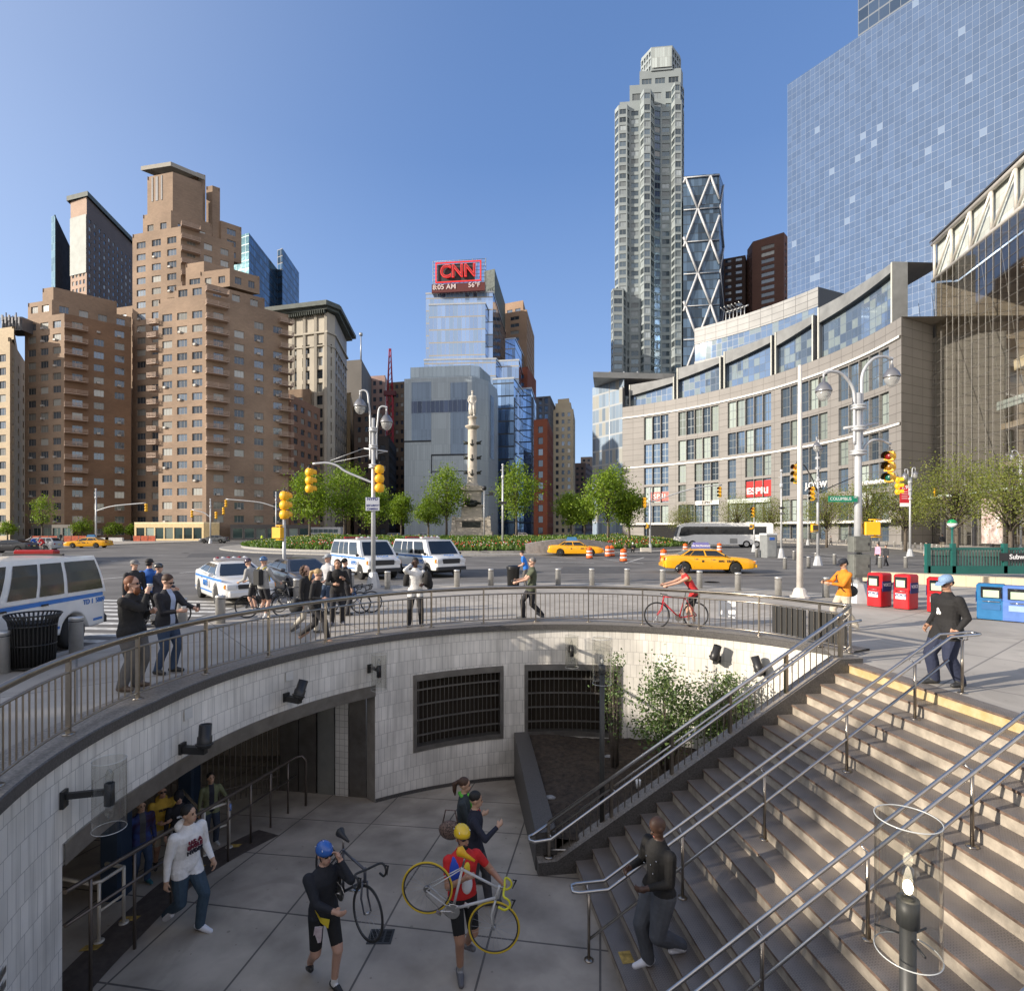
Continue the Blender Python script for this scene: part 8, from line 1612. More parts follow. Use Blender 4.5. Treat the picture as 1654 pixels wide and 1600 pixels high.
 md = o.modifiers.new('r', 'REMESH'); md.mode = 'VOXEL'; md.voxel_size = vox/k; md.use_smooth_shade = True; sm = o.modifiers.new('s', 'SMOOTH'); sm.iterations = 3 if vox < .009 else 2; sm.factor = .5
 dg = bpy.context.evaluated_depsgraph_get(); dg.update(); bm_ = bpy.data.meshes.new_from_object(o.evaluated_get(dg)); bpy.data.objects.remove(o); bpy.data.meshes.remove(me)
 n = len(bm_.polygons); cc = np.empty(n*3); bm_.polygons.foreach_get('center', cc); cc = cc.reshape(-1, 3); Ti = np.array(T.inverted()); lc = cc@Ti[:3, :3].T+Ti[:3, 3]; lz = lc[:, 2]+.93
 best = np.full(n, 1e9); part = np.zeros(n, int); tt = np.zeros(n); names = ['torso', 'head', 'thigh', 'shin', 'foot', 'uparm', 'forearm', 'hand']
 def dist(a, c2, r):
  a = np.array(a); d = np.array(c2)-a; L = max(d@d, 1e-9); u = np.clip(((cc-a)@d)/L, 0, 1); return np.linalg.norm(cc-(a+u[:, None]*d), axis=1)-r, u
 for a, c2, r, nm in [(up(0, 0, .95), up(0, 0, 1.30), .14, 'torso'), (up(-.10, 0, 1.36), up(.10, 0, 1.36), .09, 'torso'), (up(0, 0, 1.50), up(0, 0, 1.5), .058, 'head'), (hd, hp(0, 0, .03), .095, 'head')]+[(q[0], q[1], q[2], q[3]) for q in bones]:
  D, u = dist(a, c2, r); mk = D < best; best[mk] = D[mk]; part[mk] = names.index(nm); tt[mk] = u[mk]
 M_SK, M_TOP, M_BOT, M_SH, M_SO, M_UN = 0, 1, 2, 3, 4, 5; mi = np.zeros(n, int); part[(part == 1) & (lz < 1.505)] = 0; mi[part == 0] = M_TOP; mi[(part == 0) & (lz < hem)] = M_BOT; mi[part == 1] = M_SK
 th_, sn_ = part == 2, part == 3; mi[th_] = M_BOT; mi[th_ & (lz > hem)] = M_TOP
 if leg in ('shorts', 'bib'): mi[th_ & (tt > .86)] = M_SK; mi[sn_] = M_SK; mi[sn_ & (tt > .84)] = M_SO
 elif leg == 'knee': mi[sn_] = M_SK; mi[sn_ & (tt < .22)] = M_BOT
 else: mi[sn_] = M_BOT
 mi[part == 4] = M_SH; ua, fa_ = part == 5, part == 6
 mi[ua] = M_TOP; mi[fa_] = M_TOP if sleeve == 'long' else M_SK
 if sleeve == 'short': mi[ua & (tt > .62)] = M_SK
 if sleeve == 'none': mi[ua & (tt > .02)] = M_SK
 if sleeve == 'long': mi[fa_ & (tt > .97)] = M_SK
 mi[part == 7] = M_SK
 if under: mi[(part == 0) & (lc[:, 1] < -.04) & (np.abs(lc[:, 0]) < .055+.05*(lz-1.2)*0) & (lz > hem+.02)] = M_UN
 if mono: mi[:] = 0
 bm_.polygons.foreach_set('material_index', mi.astype(np.int32)); bm_.polygons.foreach_set('use_smooth', np.ones(n, bool))
 cl = lambda q: mat('cloth_'+q[0], q[1], rough=.85, var=.14, vs=9, bump=.5, bs=22) if len(q) < 3 else q[2]
 sk = mat('skin_'+skin, SKIN[skin], rough=.55, var=.08, vs=14); shm = mat('shoe_%02d%02d%02d' % tuple(int(c*99) for c in shoes), shoes, rough=.5)
 for x in ([mono] if mono else [sk, cl(top), cl(pants), shm, cl(sock or ('sock', (.6, .6, .58))), cl(under or top)]): bm_.materials.append(x)
 bm_.transform(Matrix.Scale(k, 4)); bm_.name = 'body'; t = thing(kind, label, cat, at, radians(yaw), group)
 ob = bpy.data.objects.new('body', bm_); C.objects.link(ob); ob.parent = t; ob['_'] = 1; del ob['_']
 class PB(MB):
  def build(s, *a, **kw): s.v = [tuple(c*k for c in v) for v in s.v]; return MB.build(s, *a, **kw)
 if mono: return t, up, hp, Hm, hands, PB, k
 hm = mat('hair_'+hair, HAIR[hair], rough=.65, var=.3, vs=30)
 def ellip(c, r, zmin=None, ymax=None):
  q = PB(); q.ball(hp(*c), r, seg=18, rings=14, M=Hm); return q
 if hs in ('short', 'curly', 'long', 'pony'):
  q = PB(); q.ball(hp(0, .024, .052), (.084, .096, .088), seg=20, rings=14, M=Hm)
  if hs == 'curly':
   rnd = random.Random(3); q = PB()
   for _ in range(70): u = Vector((rnd.gauss(0, 1), rnd.gauss(0, 1)+.5, rnd.gauss(0, 1))).normalized(); q.ball(hp(u.x*.10, .05+u.y*.09, u.z*.12-.01), .032, seg=7, rings=5)
  if hs == 'long': q.ball(hp(0, .06, -.05), (.085, .06, .13), seg=16, rings=10, M=Hm)
  if hs == 'pony': q.ball(hp(0, .11, .05), (.035, .04, .035), M=Hm); q.path([hp(0, .12, .05), hp(0, .18, .0), hp(0, .17, -.12), hp(0, .15, -.20)], [.03, .045, .035, .008], 8)
  q.build('hair', hm, t)
 if hs == 'beard': q = PB(); q.ball(hp(0, .03, .045), (.086, .098, .094), seg=20, rings=14, M=Hm); q.ball(hp(0, .06, -.03), (.08, .05, .09), M=Hm); q.build('hair', hm, t); q = PB(); q.ball(hp(0, -.062, -.095), (.056, .045, .075), seg=14, rings=10, M=Hm); q.build('beard', hm, t)
 if hs == 'hood': q = PB(); q.ball(hp(0, .022, .03), (.105, .115, .135), seg=18, rings=12, M=Hm); q.build('hood', cl(top), t)
 if hs == 'helmet' or (isinstance(hs, tuple) and hs[0] == 'helmet'):
  c1 = hs[1] if isinstance(hs, tuple) else (.02, .02, .02); c2 = hs[2] if isinstance(hs, tuple) else (.3, .3, .3); q = PB(); pr_ = [(1.0, -.01), (1.02, .02), (.97, .05), (.82, .085), (.55, .11), (.25, .122), (0, .125)]
  q.lathe([(r*.095, zz) for r, zz in pr_], hp(0, .012, .035), 22, M=Hm@Matrix.Diagonal((1, 1.28, 1))); hl_ = q.build('helmet', mat('helmet_%02d%02d%02d' % tuple(int(c*99) for c in c1), c1, rough=.25, coat=.5), t)
  for i in range(5):
   q = PB(); xx = (i-2)*.034; q.path([hp(xx*1.1, -.09+abs(xx)*.4, .085), hp(xx*.9, -.04, .138-abs(xx)*.5), hp(xx*.9, .04, .150-abs(xx)*.5), hp(xx, .11, .105-abs(xx)*.3)], [.004, .010, .010, .004], 6); q.build('vent', mat('vent_dark', (.02, .02, .02)) if i % 2 else mat('helmet_%02d%02d%02d' % tuple(int(c*99) for c in c2), c2, rough=.3), hl_)
  q = PB(); q.path([hp(.08, .0, .03), hp(.07, -.02, -.04), hp(0, -.03, -.125), hp(-.07, -.02, -.04), hp(-.08, .0, .03)], .005, 5); q.build('chin_strap', M_TRIM, t)
 if isinstance(hs, tuple) and hs[0] == 'cap':
  q = PB(); q.lathe([(.094, -.01), (.094, .03), (.08, .07), (.04, .092), (0, .096)], hp(0, .012, .045), 20, M=Hm@Matrix.Diagonal((1, 1.15, 1))); cm = mat('cap_%02d%02d%02d' % tuple(int(c*99) for c in hs[1]), hs[1], rough=.8, var=.3, vs=60); c_ = q.build('cap', cm, t); q = PB(); q.extrude([(-.075, 0), (.075, 0), (.06, .07), (0, .09), (-.06, .07)], hp(0, -.085, .05), Hm@Vector((1, 0, 0)), Hm@Vector((0, -1, -.28)), Hm@Vector((0, .0, .008))); q.build('brim', cm, c_); q = PB(); q.ball(hp(0, .05, .0), (.08, .065, .06), M=Hm); q.build('hair', hm, t)
 if detail:
  for s in (1, -1):
   q = PB(); q.ball(hp(s*.029, -.080, .014), (.011, .007, .008), seg=8, rings=6, M=Hm); q.build('eye', mat('eye_dark', (.02, .015, .012), rough=.2), t)
   if hair != 'none': q = PB(); q.box(hp(s*.030, -.085, .033), (.03, .008, .006), M=None); q.build('eyebrow', hm, t)
  q = PB(); q.ball(hp(0, -.091, -.058), (.020, .008, .006), seg=8, rings=6, M=Hm); q.build('mouth', mat('lips', (.30, .10, .08)), t)
 return t, up, hp, Hm, hands, PB, k
def glasses(t, hp, Hm, PB, m_=None):
 q = PB()
 for s in (1, -1): q.ball(hp(s*.032, -.091, .014), (.027, .009, .017), seg=10, rings=6, M=Hm)
 q.path([hp(.06, -.085, .02), hp(.08, .0, .015)], .004, 5); q.path([hp(-.06, -.085, .02), hp(-.08, .0, .015)], .004, 5); q.path([hp(-.03, -.098, .018), hp(.03, -.098, .018)], .004, 5); q.build('sunglasses', m_ or mat('lens_black', (.01, .01, .012), rough=.08), t)
def mesh_thing(name, label, cat, mb, m, at, yaw, group=None):
 o = mb.build(name, m); o.location = at; o.rotation_euler = (0, 0, radians(yaw)); return tag(o, label, cat, group)
# bicycles (local: x forward, z up, wheels on z = 0)
def bicycle(label, M, frame=(.5, .5, .5), tyre=(.02, .02, .02), tape=(.02, .02, .02), saddle=(.02, .02, .02), drop=True, group=None, far=False, fn='x'):
 t = thing('bicycle', label, 'bicycle', (0, 0, 0), group=group); t.matrix_world = M; r = .335; wb = .99; fm = mat('frame_'+fn, frame, rough=.3, coat=.4); A, B_ = Vector((0, 0, r)), Vector((wb, 0, r)); bb = Vector((.42, 0, .27)); st = Vector((.27, 0, .80)); ht, hb = Vector((.80, 0, .80)), Vector((.835, 0, .68)); Rx = Matrix.Rotation(pi/2, 3, 'X')
 for c in (A, B_):
  m = MB(); m.path([c+Vector((.322*cos(2*pi*i/40), 0, .322*sin(2*pi*i/40))) for i in range(40)], .0125, 8, closed=True); w_ = m.build('wheel', mat('tyre_'+fn, tyre, rough=.7), t); m = MB(); m.path([c+Vector((.303*cos(2*pi*i/40), 0, .303*sin(2*pi*i/40))) for i in range(40)], .009, 6, closed=True); m.build('rim', mat('rim_dark', (.08, .08, .085), rough=.3, metal=.6), w_)
  m = MB(); m.tube(c+Vector((0, -.035, 0)), c+Vector((0, .035, 0)), .018, seg=8)
  ns = 10 if far else 20
  for i in range(ns): a = 2*pi*i/ns; m.tube(c+Vector((.012*cos(a), .025*(-1)**i, .012*sin(a))), c+Vector((.30*cos(a+.15), 0, .30*sin(a+.15))), .0014 if not far else .003, seg=3, caps=False)
  m.build('spokes', mat('spoke', (.45, .45, .45), rough=.3, metal=.9), w_)
 m = MB(); R = .0165
 for a, b, rr_ in ((bb, st, R), (bb, hb, R*1.15), (st+Vector((.01, 0, -.03)), ht, R), (ht+Vector((-.005, 0, .03)), hb+Vector((.005, 0, -.03)), .02)): m.tube(a, b, rr_, seg=8)
 for s in (1, -1): m.tube(A+Vector((0, s*.06, 0)), bb+Vector((0, s*.03, 0)), .010, seg=6); m.tube(A+Vector((0, s*.06, 0)), st+Vector((0, s*.02, -.02)), .008, seg=6)
 m.build('frame', fm, t); m = MB()
 for s in (1, -1): m.path([hb+Vector((.0, s*.035, -.02)), hb+Vector((.04, s*.05, -.2)), B_+Vector((0, s*.05, 0))], [.014, .013, .009], 6)
 m.build('fork', fm, t); m = MB(); m.tube(st, st+Vector((-.035, 0, .13)), .013, seg=8); m.build('seat_post', M_STEELD, t)
 m = MB(); sc = st+Vector((-.04, 0, .145)); m.path([sc+Vector((-.13, 0, .01)), sc+Vector((-.09, 0, .015)), sc+Vector((0, 0, .0)), sc+Vector((.14, 0, .0))], [.03, .07, .035, .014], 10, sy=.95); [None for _ in ()]; m.v = [(a, b, c if c < 10 else c) for a, b, c in m.v]; m.build('saddle', mat('saddle_'+fn, saddle, rough=.5), t)
 hbp = ht+Vector((.06, 0, .05)); m = MB(); m.tube(ht, hbp, .014, seg=8); m.build('stem', M_STEELD, t); m = MB()
 if drop:
  for s in (1, -1): m.path(spline([hbp, hbp+Vector((0, s*.19, 0)), hbp+Vector((.07, s*.205, 0)), hbp+Vector((.12, s*.205, -.05)), hbp+Vector((.09, s*.205, -.13)), hbp+Vector((0, s*.205, -.14))], .03), .0145, 8)
 else: m.path([hbp+Vector((-.06, -.29, .02)), hbp+Vector((0, -.1, .02)), hbp+Vector((0, .1, .02)), hbp+Vector((-.06, .29, .02))], .014, 8)
 m.build('handlebar', mat('tape_'+fn, tape, rough=.6), t); m = MB()
 if drop:
  for s in (1, -1): m.path([hbp+Vector((.10, s*.205, .02)), hbp+Vector((.14, s*.205, .04)), hbp+Vector((.15, s*.205, -.08))], [.014, .013, .005], 6)
  m.build('brake_levers', M_TRIM, t)
 m = MB(); m.lathe([(.085, -.004), (.095, -.003), (.095, .003), (.085, .004)], bb+Vector((0, -.05, 0)), 24, M=Rx)
 for a in range(5): m.tube(bb+Vector((0, -.05, 0)), bb+Vector((.088*cos(a*1.257), -.05, .088*sin(a*1.257))), .006, seg=5)
 m.tube(bb+Vector((0, -.06, 0)), bb+Vector((-.15, -.065, -.07)), .011, seg=6); m.tube(bb+Vector((0, .06, 0)), bb+Vector((.15, .065, .07)), .011, seg=6); m.box(bb+Vector((-.15, -.10, -.07)), (.07, .06, .018)); m.box(bb+Vector((.15, .10, .07)), (.07, .06, .018)); m.build('crankset', M_STEEL, t)
 m = MB(); m.path([bb+Vector((0, -.05, .094)), A+Vector((0, -.05, .045)), A+Vector((-.04, -.05, 0)), A+Vector((.03, -.05, -.06)), bb+Vector((-.02, -.05, -.092))], .004, 4); m.lathe([(.02, -.01), (.045, -.01), (.035, .01)], A+Vector((0, -.04, 0)), 14, M=Rx); m.build('chain', M_STEELD, t); return t
def BM(P, yaw, lean=0, s=1.0): return Matrix.Translation(P) @ Matrix.Rotation(radians(yaw), 4, 'Z') @ Matrix.Rotation(radians(lean), 4, 'X') @ Matrix.Scale(s, 4)
def axes(o, x, z, s=1.0):
 """matrix from origin, bike forward axis x and rough up axis z"""
 x = Vector(x).normalized(); y = Vector(z).cross(x).normalized(); z = x.cross(y); R = Matrix((x, y, z)).transposed().to_4x4(); return Matrix.Translation(Vector(o)) @ R @ Matrix.Scale(s, 4)
BLK = ('black_jacket', (.014, .013, .013)); JE = ('jeans', (.035, .06, .11)); DK = ('dark_trousers', (.018, .018, .022)); GRY = ('grey_trousers', (.11, .105, .10)); CRM = ('cream_trousers', (.52, .46, .36)); WH = ('white', (.72, .71, .68))
def hz(px, hd_py, ft_py, z=0.0): Y = F*(HC-z)/(ft_py-HOR); return Vector((PX(px, Y), Y, z)), (ft_py-hd_py)*Y/F
def people():
 U = Vector((0, 0, 1))
 P, h = hz(214, 934, 1113); t, up, hp, Hm, hn, PB, k = person('bearded man with long red hair in a black jacket drinking at the railing', P, 92, 1.82, dict(lf=(.10, -.02, 0), rf=(-.12, .06, 0), rh=(-.06, -.26, 1.50), re=(-.35, .1, -1), lh=(.10, -.24, 1.20), le=(.25, .5, -.9)), BLK, pants=GRY, shoes=(.10, .07, .05), hair='red', hs='beard', vox=.010, bulk=1.32, hem=.80, leg='baggy'); glasses(t, hp, Hm, PB)
 c = t.matrix_world if False else None
 def held(tt, yaw, k, loc): R = Matrix.Rotation(radians(yaw), 3, 'Z'); return Vector(tt)+R@(Vector(loc)*k)
 m = MB(); m.lathe([(.03, 0), (.042, .11), (.044, .112), (0, .113)], (0, 0, 0), 14); mesh_thing('coffee_cup', 'white paper cup held to the mouth of the bearded man', 'cup', m, mat('paper_white', (.8, .8, .78)), held(P, 92, k, hn[-1][0]+hn[-1][2]*.03-U*.04), 0)
 P, h = hz(270, 930, 1087); t, up, hp, Hm, hn, PB, k = person('balding man in dark blazer and jeans holding a cup and a phone', P, 80, 1.76, dict(lf=(.10, -.05, 0), rf=(-.11, .08, 0), rh=(-.10, -.30, 1.13), lh=(.12, -.46, 1.16), re=(-.25, .6, -.8), le=(.25, .4, -.9)), ('blazer', (.018, .018, .022)), pants=JE, skin='light', hair='brown', hs='short', vox=.010, bulk=1.22, head=(10, 25), under=('pale_shirt', (.42, .48, .62))); glasses(t, hp, Hm, PB)
 m = MB(); m.lathe([(.03, 0), (.042, .10), (.044, .102), (0, .103)], (0, 0, 0), 14); mesh_thing('coffee_cup', 'white paper cup in the hand of the man in the blazer', 'cup', m, mat('paper_white', (0, 0, 0)), held(P, 80, k, hn[-1][0]+hn[-1][2]*.03-U*.03), 0); m = MB(); m.rbox((0, 0, 0), (.06, .012, .12), .003); mesh_thing('mobile_phone', 'black phone in the hand of the man in the blazer', 'phone', m, M_TRIM, held(P, 80, k, hn[1][0]+U*.04), 20)
 for (px, hd, lab, yaw, tp, hsx, hr) in ((217, 905, 'woman in a grey cap and black top behind the bearded man', 60, ('charcoal', (.03, .03, .032)), ('cap', (.22, .21, .2)), 'brown'), (241, 903, 'person in a bright blue jacket and black cap behind the bearded man', -170, ('royal_blue', (.02, .10, .38)), ('cap', (.02, .02, .02)), 'black'), (256, 911, 'person in a dark hoodie leaning over a bicycle behind the blazer man', 100, ('slate_hoodie', (.05, .05, .065)), ('helmet', (.03, .03, .03), (.35, .3, .15)), 'brown')):
  Y = 1.72*0+15.6 if px != 217 else 15.2; zt = PZ(hd, Y)-ROADZ; person(lab, (PX(px, Y), Y, ROADZ), yaw, zt, dict(lh=(.15, -.4, 1.05), rh=(-.15, -.4, 1.05)) if px > 250 else None, tp, pants=DK, hs=hsx, hair=hr, vox=.014, detail=False)
 bicycle('dark bicycle held by the hooded person near the crosswalk', BM((PX(262, 15.3)-.6, 15.1, ROADZ), 25), (.03, .03, .03), fn='dk1', far=True)
 P, h = hz(426, 900, 998); t, up, hp, Hm, hn, PB, k = person('cyclist in blue helmet and yellow vest with a black backpack, back turned', P, 158, 1.76, dict(lf=(.11, 0, 0), rf=(-.11, .03, 0), lh=(.34, -.32, 1.0), rh=(-.30, -.30, 1.02)), ('grey_jersey', (.34, .33, .31)), pants=DK, leg='shorts', shoes=(.6, .6, .6), skin='light', hs=('helmet', (.05, .12, .25), (.4, .45, .5)), vox=.011, under=None, sock=('white', (.72, .71, .68)))
 m = PB(); m.rbox(up(0, .19, 1.20)+Vector((0, 0, 0)), (.30, .17, .44), .05); o = m.build('backpack', mat('pack_black', (.015, .015, .015), rough=.7)); o.location = P; o.rotation_euler = (0, 0, radians(158)); tag(o, 'black backpack on the cyclist with the yellow vest', 'backpack')
 for s in (1, -1): m = PB(); m.path([up(s*.10, .12, 1.42), up(s*.10, .0, 1.47), up(s*.11, -.11, 1.36), up(s*.13, -.10, 1.05)], .022, 6, sy=.4); m.build('vest_strap', mat('vest_yellow', (.7, .55, .05)), t)
 bicycle('black bicycle leaning beside the cyclist in the blue helmet', BM(G(398, 1000)+Vector((-.1, .25, 0)), 12, 4), (.02, .02, .022), fn='blk', drop=False); bicycle('second black bicycle right of the cyclist in the blue helmet', BM(G(440, 992)+Vector((0, .4, 0)), -8, -5), (.03, .03, .035), fn='blk2', drop=False)
 P2 = Vector((PX(411, 17.2), 17.2, 0)); person('person in a dark helmet half hidden behind the yellow vest cyclist', P2, -100, 1.68, dict(lh=(.2, -.4, 1.0), rh=(-.2, -.4, 1.0), lean=18), ('grey_jersey', (0, 0, 0)), pants=DK, leg='shorts', hs=('helmet', (.05, .03, .05), (.2, .1, .1)), vox=.013, detail=False)
 P, h = hz(509, 914, 1036); t, up, hp, Hm, hn, PB, k = person('blonde woman in a black suit striding right along the railing', P, 82, 1.73, dict(lf=(.05, .36, .06, -35), rf=(-.05, -.36, .0, 12), drop=.07, lh=(.26, .1, .86), rh=(-.20, -.28, 1.02), lean=5), BLK, pants=DK, shoes=(.35, .22, .16), hair='blonde', hs='pony', vox=.010, bulk=.93, hem=.80, head=(0, 14)); glasses(t, hp, Hm, PB)
 m = MB(); m.path([(0, -.05, .10), (0, 0, .12), (0, .05, .10)], .11, 12); m.ball((0, 0, .0), (.09, .17, .13)); o = mesh_thing('handbag', 'black handbag slung behind the striding blonde woman', 'handbag', m, mat('pack_black', (0, 0, 0)), P+Vector((-.42, -.05, .78)), 82)
 P, h = hz(494, 913, 1022); person('woman with curly brown hair in black walking beside the blonde woman', P, 85, 1.72, dict(lf=(.05, -.28, 0, 10), rf=(-.05, .30, .04, -30), drop=.05), BLK, pants=('light_trousers', (.40, .37, .31)), shoes=(.1, .1, .1), hair='brown', hs='curly', vox=.011, detail=False, hem=.80)
 P, h = hz(545, 902, 1009); t, up, hp, Hm, hn, PB, k = person('woman in a black jacket and black trousers holding a bicycle', P, 20, 1.76, dict(lf=(.13, .02, 0), rf=(-.14, -.02, 0), rh=(-.1, -.3, 1.12), lh=(.16, -.26, 1.25), re=(-.6, .4, -.4)), BLK, pants=DK, shoes=(.12, .12, .14), hair='brown', hs='long', skin='tan', vox=.010); P2 = Vector((PX(530, 17), 17, 0))
 m = PB(); m.rbox(up(.05, .20, 1.20), (.28, .17, .42), .05); o = m.build('backpack', mat('pack_black', (0, 0, 0))); o.location = P; o.rotation_euler = (0, 0, radians(20)); tag(o, 'black backpack on the woman holding a bicycle', 'backpack')
 person('man in a grey flat cap and pale shirt behind the woman in black', P2, -30, 1.80, dict(lh=(.2, -.3, 1.0), rh=(-.2, -.35, 1.0)), ('pale_shirt2', (.45, .45, .46)), sleeve='short', pants=JE, hs=('cap', (.30, .32, .34)), hair='grey', vox=.013, detail=False); person('person with dark bun hair behind the woman in black', Vector((PX(557, 16.6), 16.6, 0)), 150, 1.70, None, ('dark', (.03, .03, .035)), pants=DK, hair='black', hs='pony', vox=.014, detail=False)
 bicycle('blue bicycle standing behind the woman in black', BM(G(512, 994)+Vector((.2, .5, 0)), -4, 5), (.03, .10, .30), fn='blu'); bicycle('grey bicycle whose wheel shows right of the woman in black', BM(G(556, 996)+Vector((-.4, .7, 0)), 6, -4), (.15, .15, .16), fn='gry')
 P, h = hz(671, 900, 1012); t, up, hp, Hm, hn, PB, k = person('man in white shirt talking on a phone with a jacket over his arm', P, 12, 1.81, dict(lf=(.15, .0, 0), rf=(-.16, .04, 0), rh=(-.11, -.10, 1.60), re=(-.6, -.1, -.9), lh=(.18, -.22, 1.10), le=(.3, .5, -.6)), WH, pants=DK, shoes=(.02, .02, .02), skin='dark', hair='black', hs='short', vox=.010, hem=.78, head=(-8, 8))
 m = MB(); m.ball((0, 0, 0), (.13, .12, .22)); m.ball((.07, .03, -.14), (.09, .09, .16)); o = mesh_thing('jacket', 'black jacket draped over the arm of the man on the phone', 'jacket', m, mat('cloth_black_jacket', (0, 0, 0)), P+Vector((.32, -.10, 1.27)), 10); m = MB(); m.rbox((0, 0, 0), (.012, .05, .12), .003); mesh_thing('mobile_phone', 'black phone at the ear of the man in the white shirt', 'phone', m, M_TRIM, held(P, 12, k, hn[-1][0]+Vector((.02, 0, .03))), 10)
 for s in (-1,): q = PB(); q.path([up(-.18, .02, 1.42), up(-.22, -.02, 1.25), up(-.24, 0, 1.05)], [.075, .085, .07], 10); q.build('jacket_sleeve', mat('cloth_black_jacket', (0, 0, 0)), t)
 P, h = hz(857, 897, 1000); t, up, hp, Hm, hn, PB, k = person('grey haired man in an olive shirt and dark trousers walking left by the railing', P, -82, 1.80, dict(lf=(.05, .30, .05, -30), rf=(-.05, -.22, 0), drop=.04, rh=(-.16, -.36, 1.08), lh=(.14, -.38, 1.06), lean=-3), ('olive', (.075, .085, .05)), sleeve='short', pants=DK, shoes=(.1, .1, .1), hair='grey', hs='short', vox=.010, hem=.84); glasses(t, hp, Hm, PB)
 m = MB(); m.rbox((0, 0, 0), (.10, .08, .07), .01); m.tube((0, -.04, 0), (0, -.09, 0), .03, seg=10); mesh_thing('camera', 'small black camera in the hands of the olive shirted man', 'camera', m, M_TRIM, held(P, -82, k, (0, -.45, 1.07)), -82)
 P = Vector((PX(849, 24.6), 24.6, 0)); person('person in a bright blue shirt leaning beside the round litter bin', P, -95, 1.62, dict(lean=14, lh=(.1, -.35, 1.0), rh=(-.1, -.35, 1.0)), ('sky_blue', (.02, .16, .55)), sleeve='short', pants=GRY, hs='short', vox=.015, detail=False)
 P, h = hz(1113, 905, 1011); t, up, hp, Hm, hn, PB, k = person('cyclist in a red and yellow top and black shorts leaning over her handlebar', P, -88, 1.72, dict(lean=32, lf=(.10, .10, 0), rf=(-.08, .0, 0), lh=(.06, -.66, 1.08), rh=(-.22, -.66, 1.10), le=(.3, .2, -1), re=(-.3, .2, -1), shift=.12), ('red_jersey', (.55, .03, .03)), sleeve='none', pants=('black_shorts', (.012, .012, .012)), leg='shorts', shoes=(.05, .05, .05), skin='light', hair='brown', hs=('helmet', (.015, .015, .015), (.5, .5, .5)), vox=.010, bulk=.9, head=(0, 22))
 q = PB(); q.ball(up(0, .01, 1.33), (.168, .112, .12), seg=18, rings=12); q.build('yellow_yoke', mat('cloth_yellow_yoke', (.62, .48, .12), rough=.85), t)
 b0 = G(1144-0, 1010); bicycle('red road bicycle standing at the railing under its rider', BM(Vector((PX(1124, 14.5)+.0, 14.50, 0)), 180, 3, 1.02), (.48, .02, .03), fn='red', saddle=(.02, .02, .02), drop=False)
 P, h = hz(1362, 899, 1017); t, up, hp, Hm, hn, PB, k = person('man in an orange sweater, cream trousers and black cap reading his phone', P, -86, 1.84, dict(lf=(.05, .28, .03, -20), rf=(-.06, -.20, 0), drop=.03, rh=(-.10, -.42, 1.16), lh=(.08, -.36, 1.14)), ('orange', (.72, .23, .015)), pants=CRM, shoes=(.55, .5, .42), skin='asian', hair='black', hs=('cap', (.02, .022, .03)), vox=.010, bulk=1.08, head=(0, 22), hem=.86)
 m = MB(); m.ball((0, 0, 0), (.09, .17, .15)); mesh_thing('shoulder_bag', 'black shoulder bag on the hip of the man in orange', 'bag', m, mat('pack_black', (0, 0, 0)), P+Vector((.27, .10, .98)), -86); q = PB(); q.path([up(.16, .12, 1.05), up(.05, .13, 1.38), up(-.09, .02, 1.49), up(-.12, -.13, 1.33), up(.02, -.15, 1.1), up(.16, -.1, .98)], .012, 5); q.build('bag_strap', M_TRIM, t)
 m = MB(); m.rbox((0, 0, 0), (.06, .10, .012), .003); mesh_thing('mobile_phone', 'black phone held by the man in orange', 'phone', m, M_TRIM, held(P, -86, k, hn[-1][0]+U*.03), -86)
 P, h = hz(1533, 931, 1106); t, up, hp, Hm, hn, PB, k = person('heavy man in a black jacket, navy trousers and pale blue cap at the stair head', P, -84, 1.83, dict(lf=(.12, .06, 0), rf=(-.10, -.18, 0, 5), drop=.02, lh=(.26, -.12, .90), rh=(-.22, -.18, .92), le=(.35, .9, 0), re=(-.35, .9, 0)), BLK, pants=('navy_track', (.02, .026, .055)), leg='baggy', shoes=(.03, .03, .03), skin='tan', hair='black', hs=('cap', (.20, .30, .45)), vox=.009, bulk=1.28, hem=.76, head=(6, 20)); glasses(t, hp, Hm, PB)
 q = PB(); q.ball(up(-.02, -.125, 1.22), (.035, .02, .05)); q.ball(up(-.035, -.128, 1.17), (.02, .02, .035)); q.ball(up(.005, -.128, 1.17), (.02, .02, .03)); q.build('chest_emblem', mat('white_panel', (0, 0, 0)), t)
 zf = -3.45; P, h = hz(303, 1297, 1500, zf); t, up, hp, Hm, hn, PB, k = person('man in a white lettered hoodie and jeans striding across the station floor', P, 66, 1.93, dict(lf=(.05, -.20, .0, 8), rf=(-.08, .30, .08, -35), drop=.05, rh=(-.28, .03, .80), lh=(.24, -.18, .88), lean=4), ('white_hoodie', (.80, .78, .74)), pants=('jeans2', (.04, .07, .10)), shoes=(.75, .75, .78), skin='asian', hair='black', hs='short', vox=.008, bulk=1.2, hem=.83, head=(14, -8))
 q = PB(); q.ball(up(0, .09, 1.46), (.13, .08, .085)); q.build('hood', mat('cloth_white_hoodie', (0, 0, 0)), t)
 for s, zz, cx in (('U.S. A', 1.31, (.18, .02, .04)), ('EAGLE', 1.245, (.18, .02, .04)), ('NYDIV', 1.175, (.02, .02, .03))): lettering(s, .068*k, up(0, -.158, zz)*k, (1, 0, 0), (0, -.05, 1), mat('print_%d' % int(cx[0]*100), cx), t, 'print', .012, bold=.002, sx=1.1)
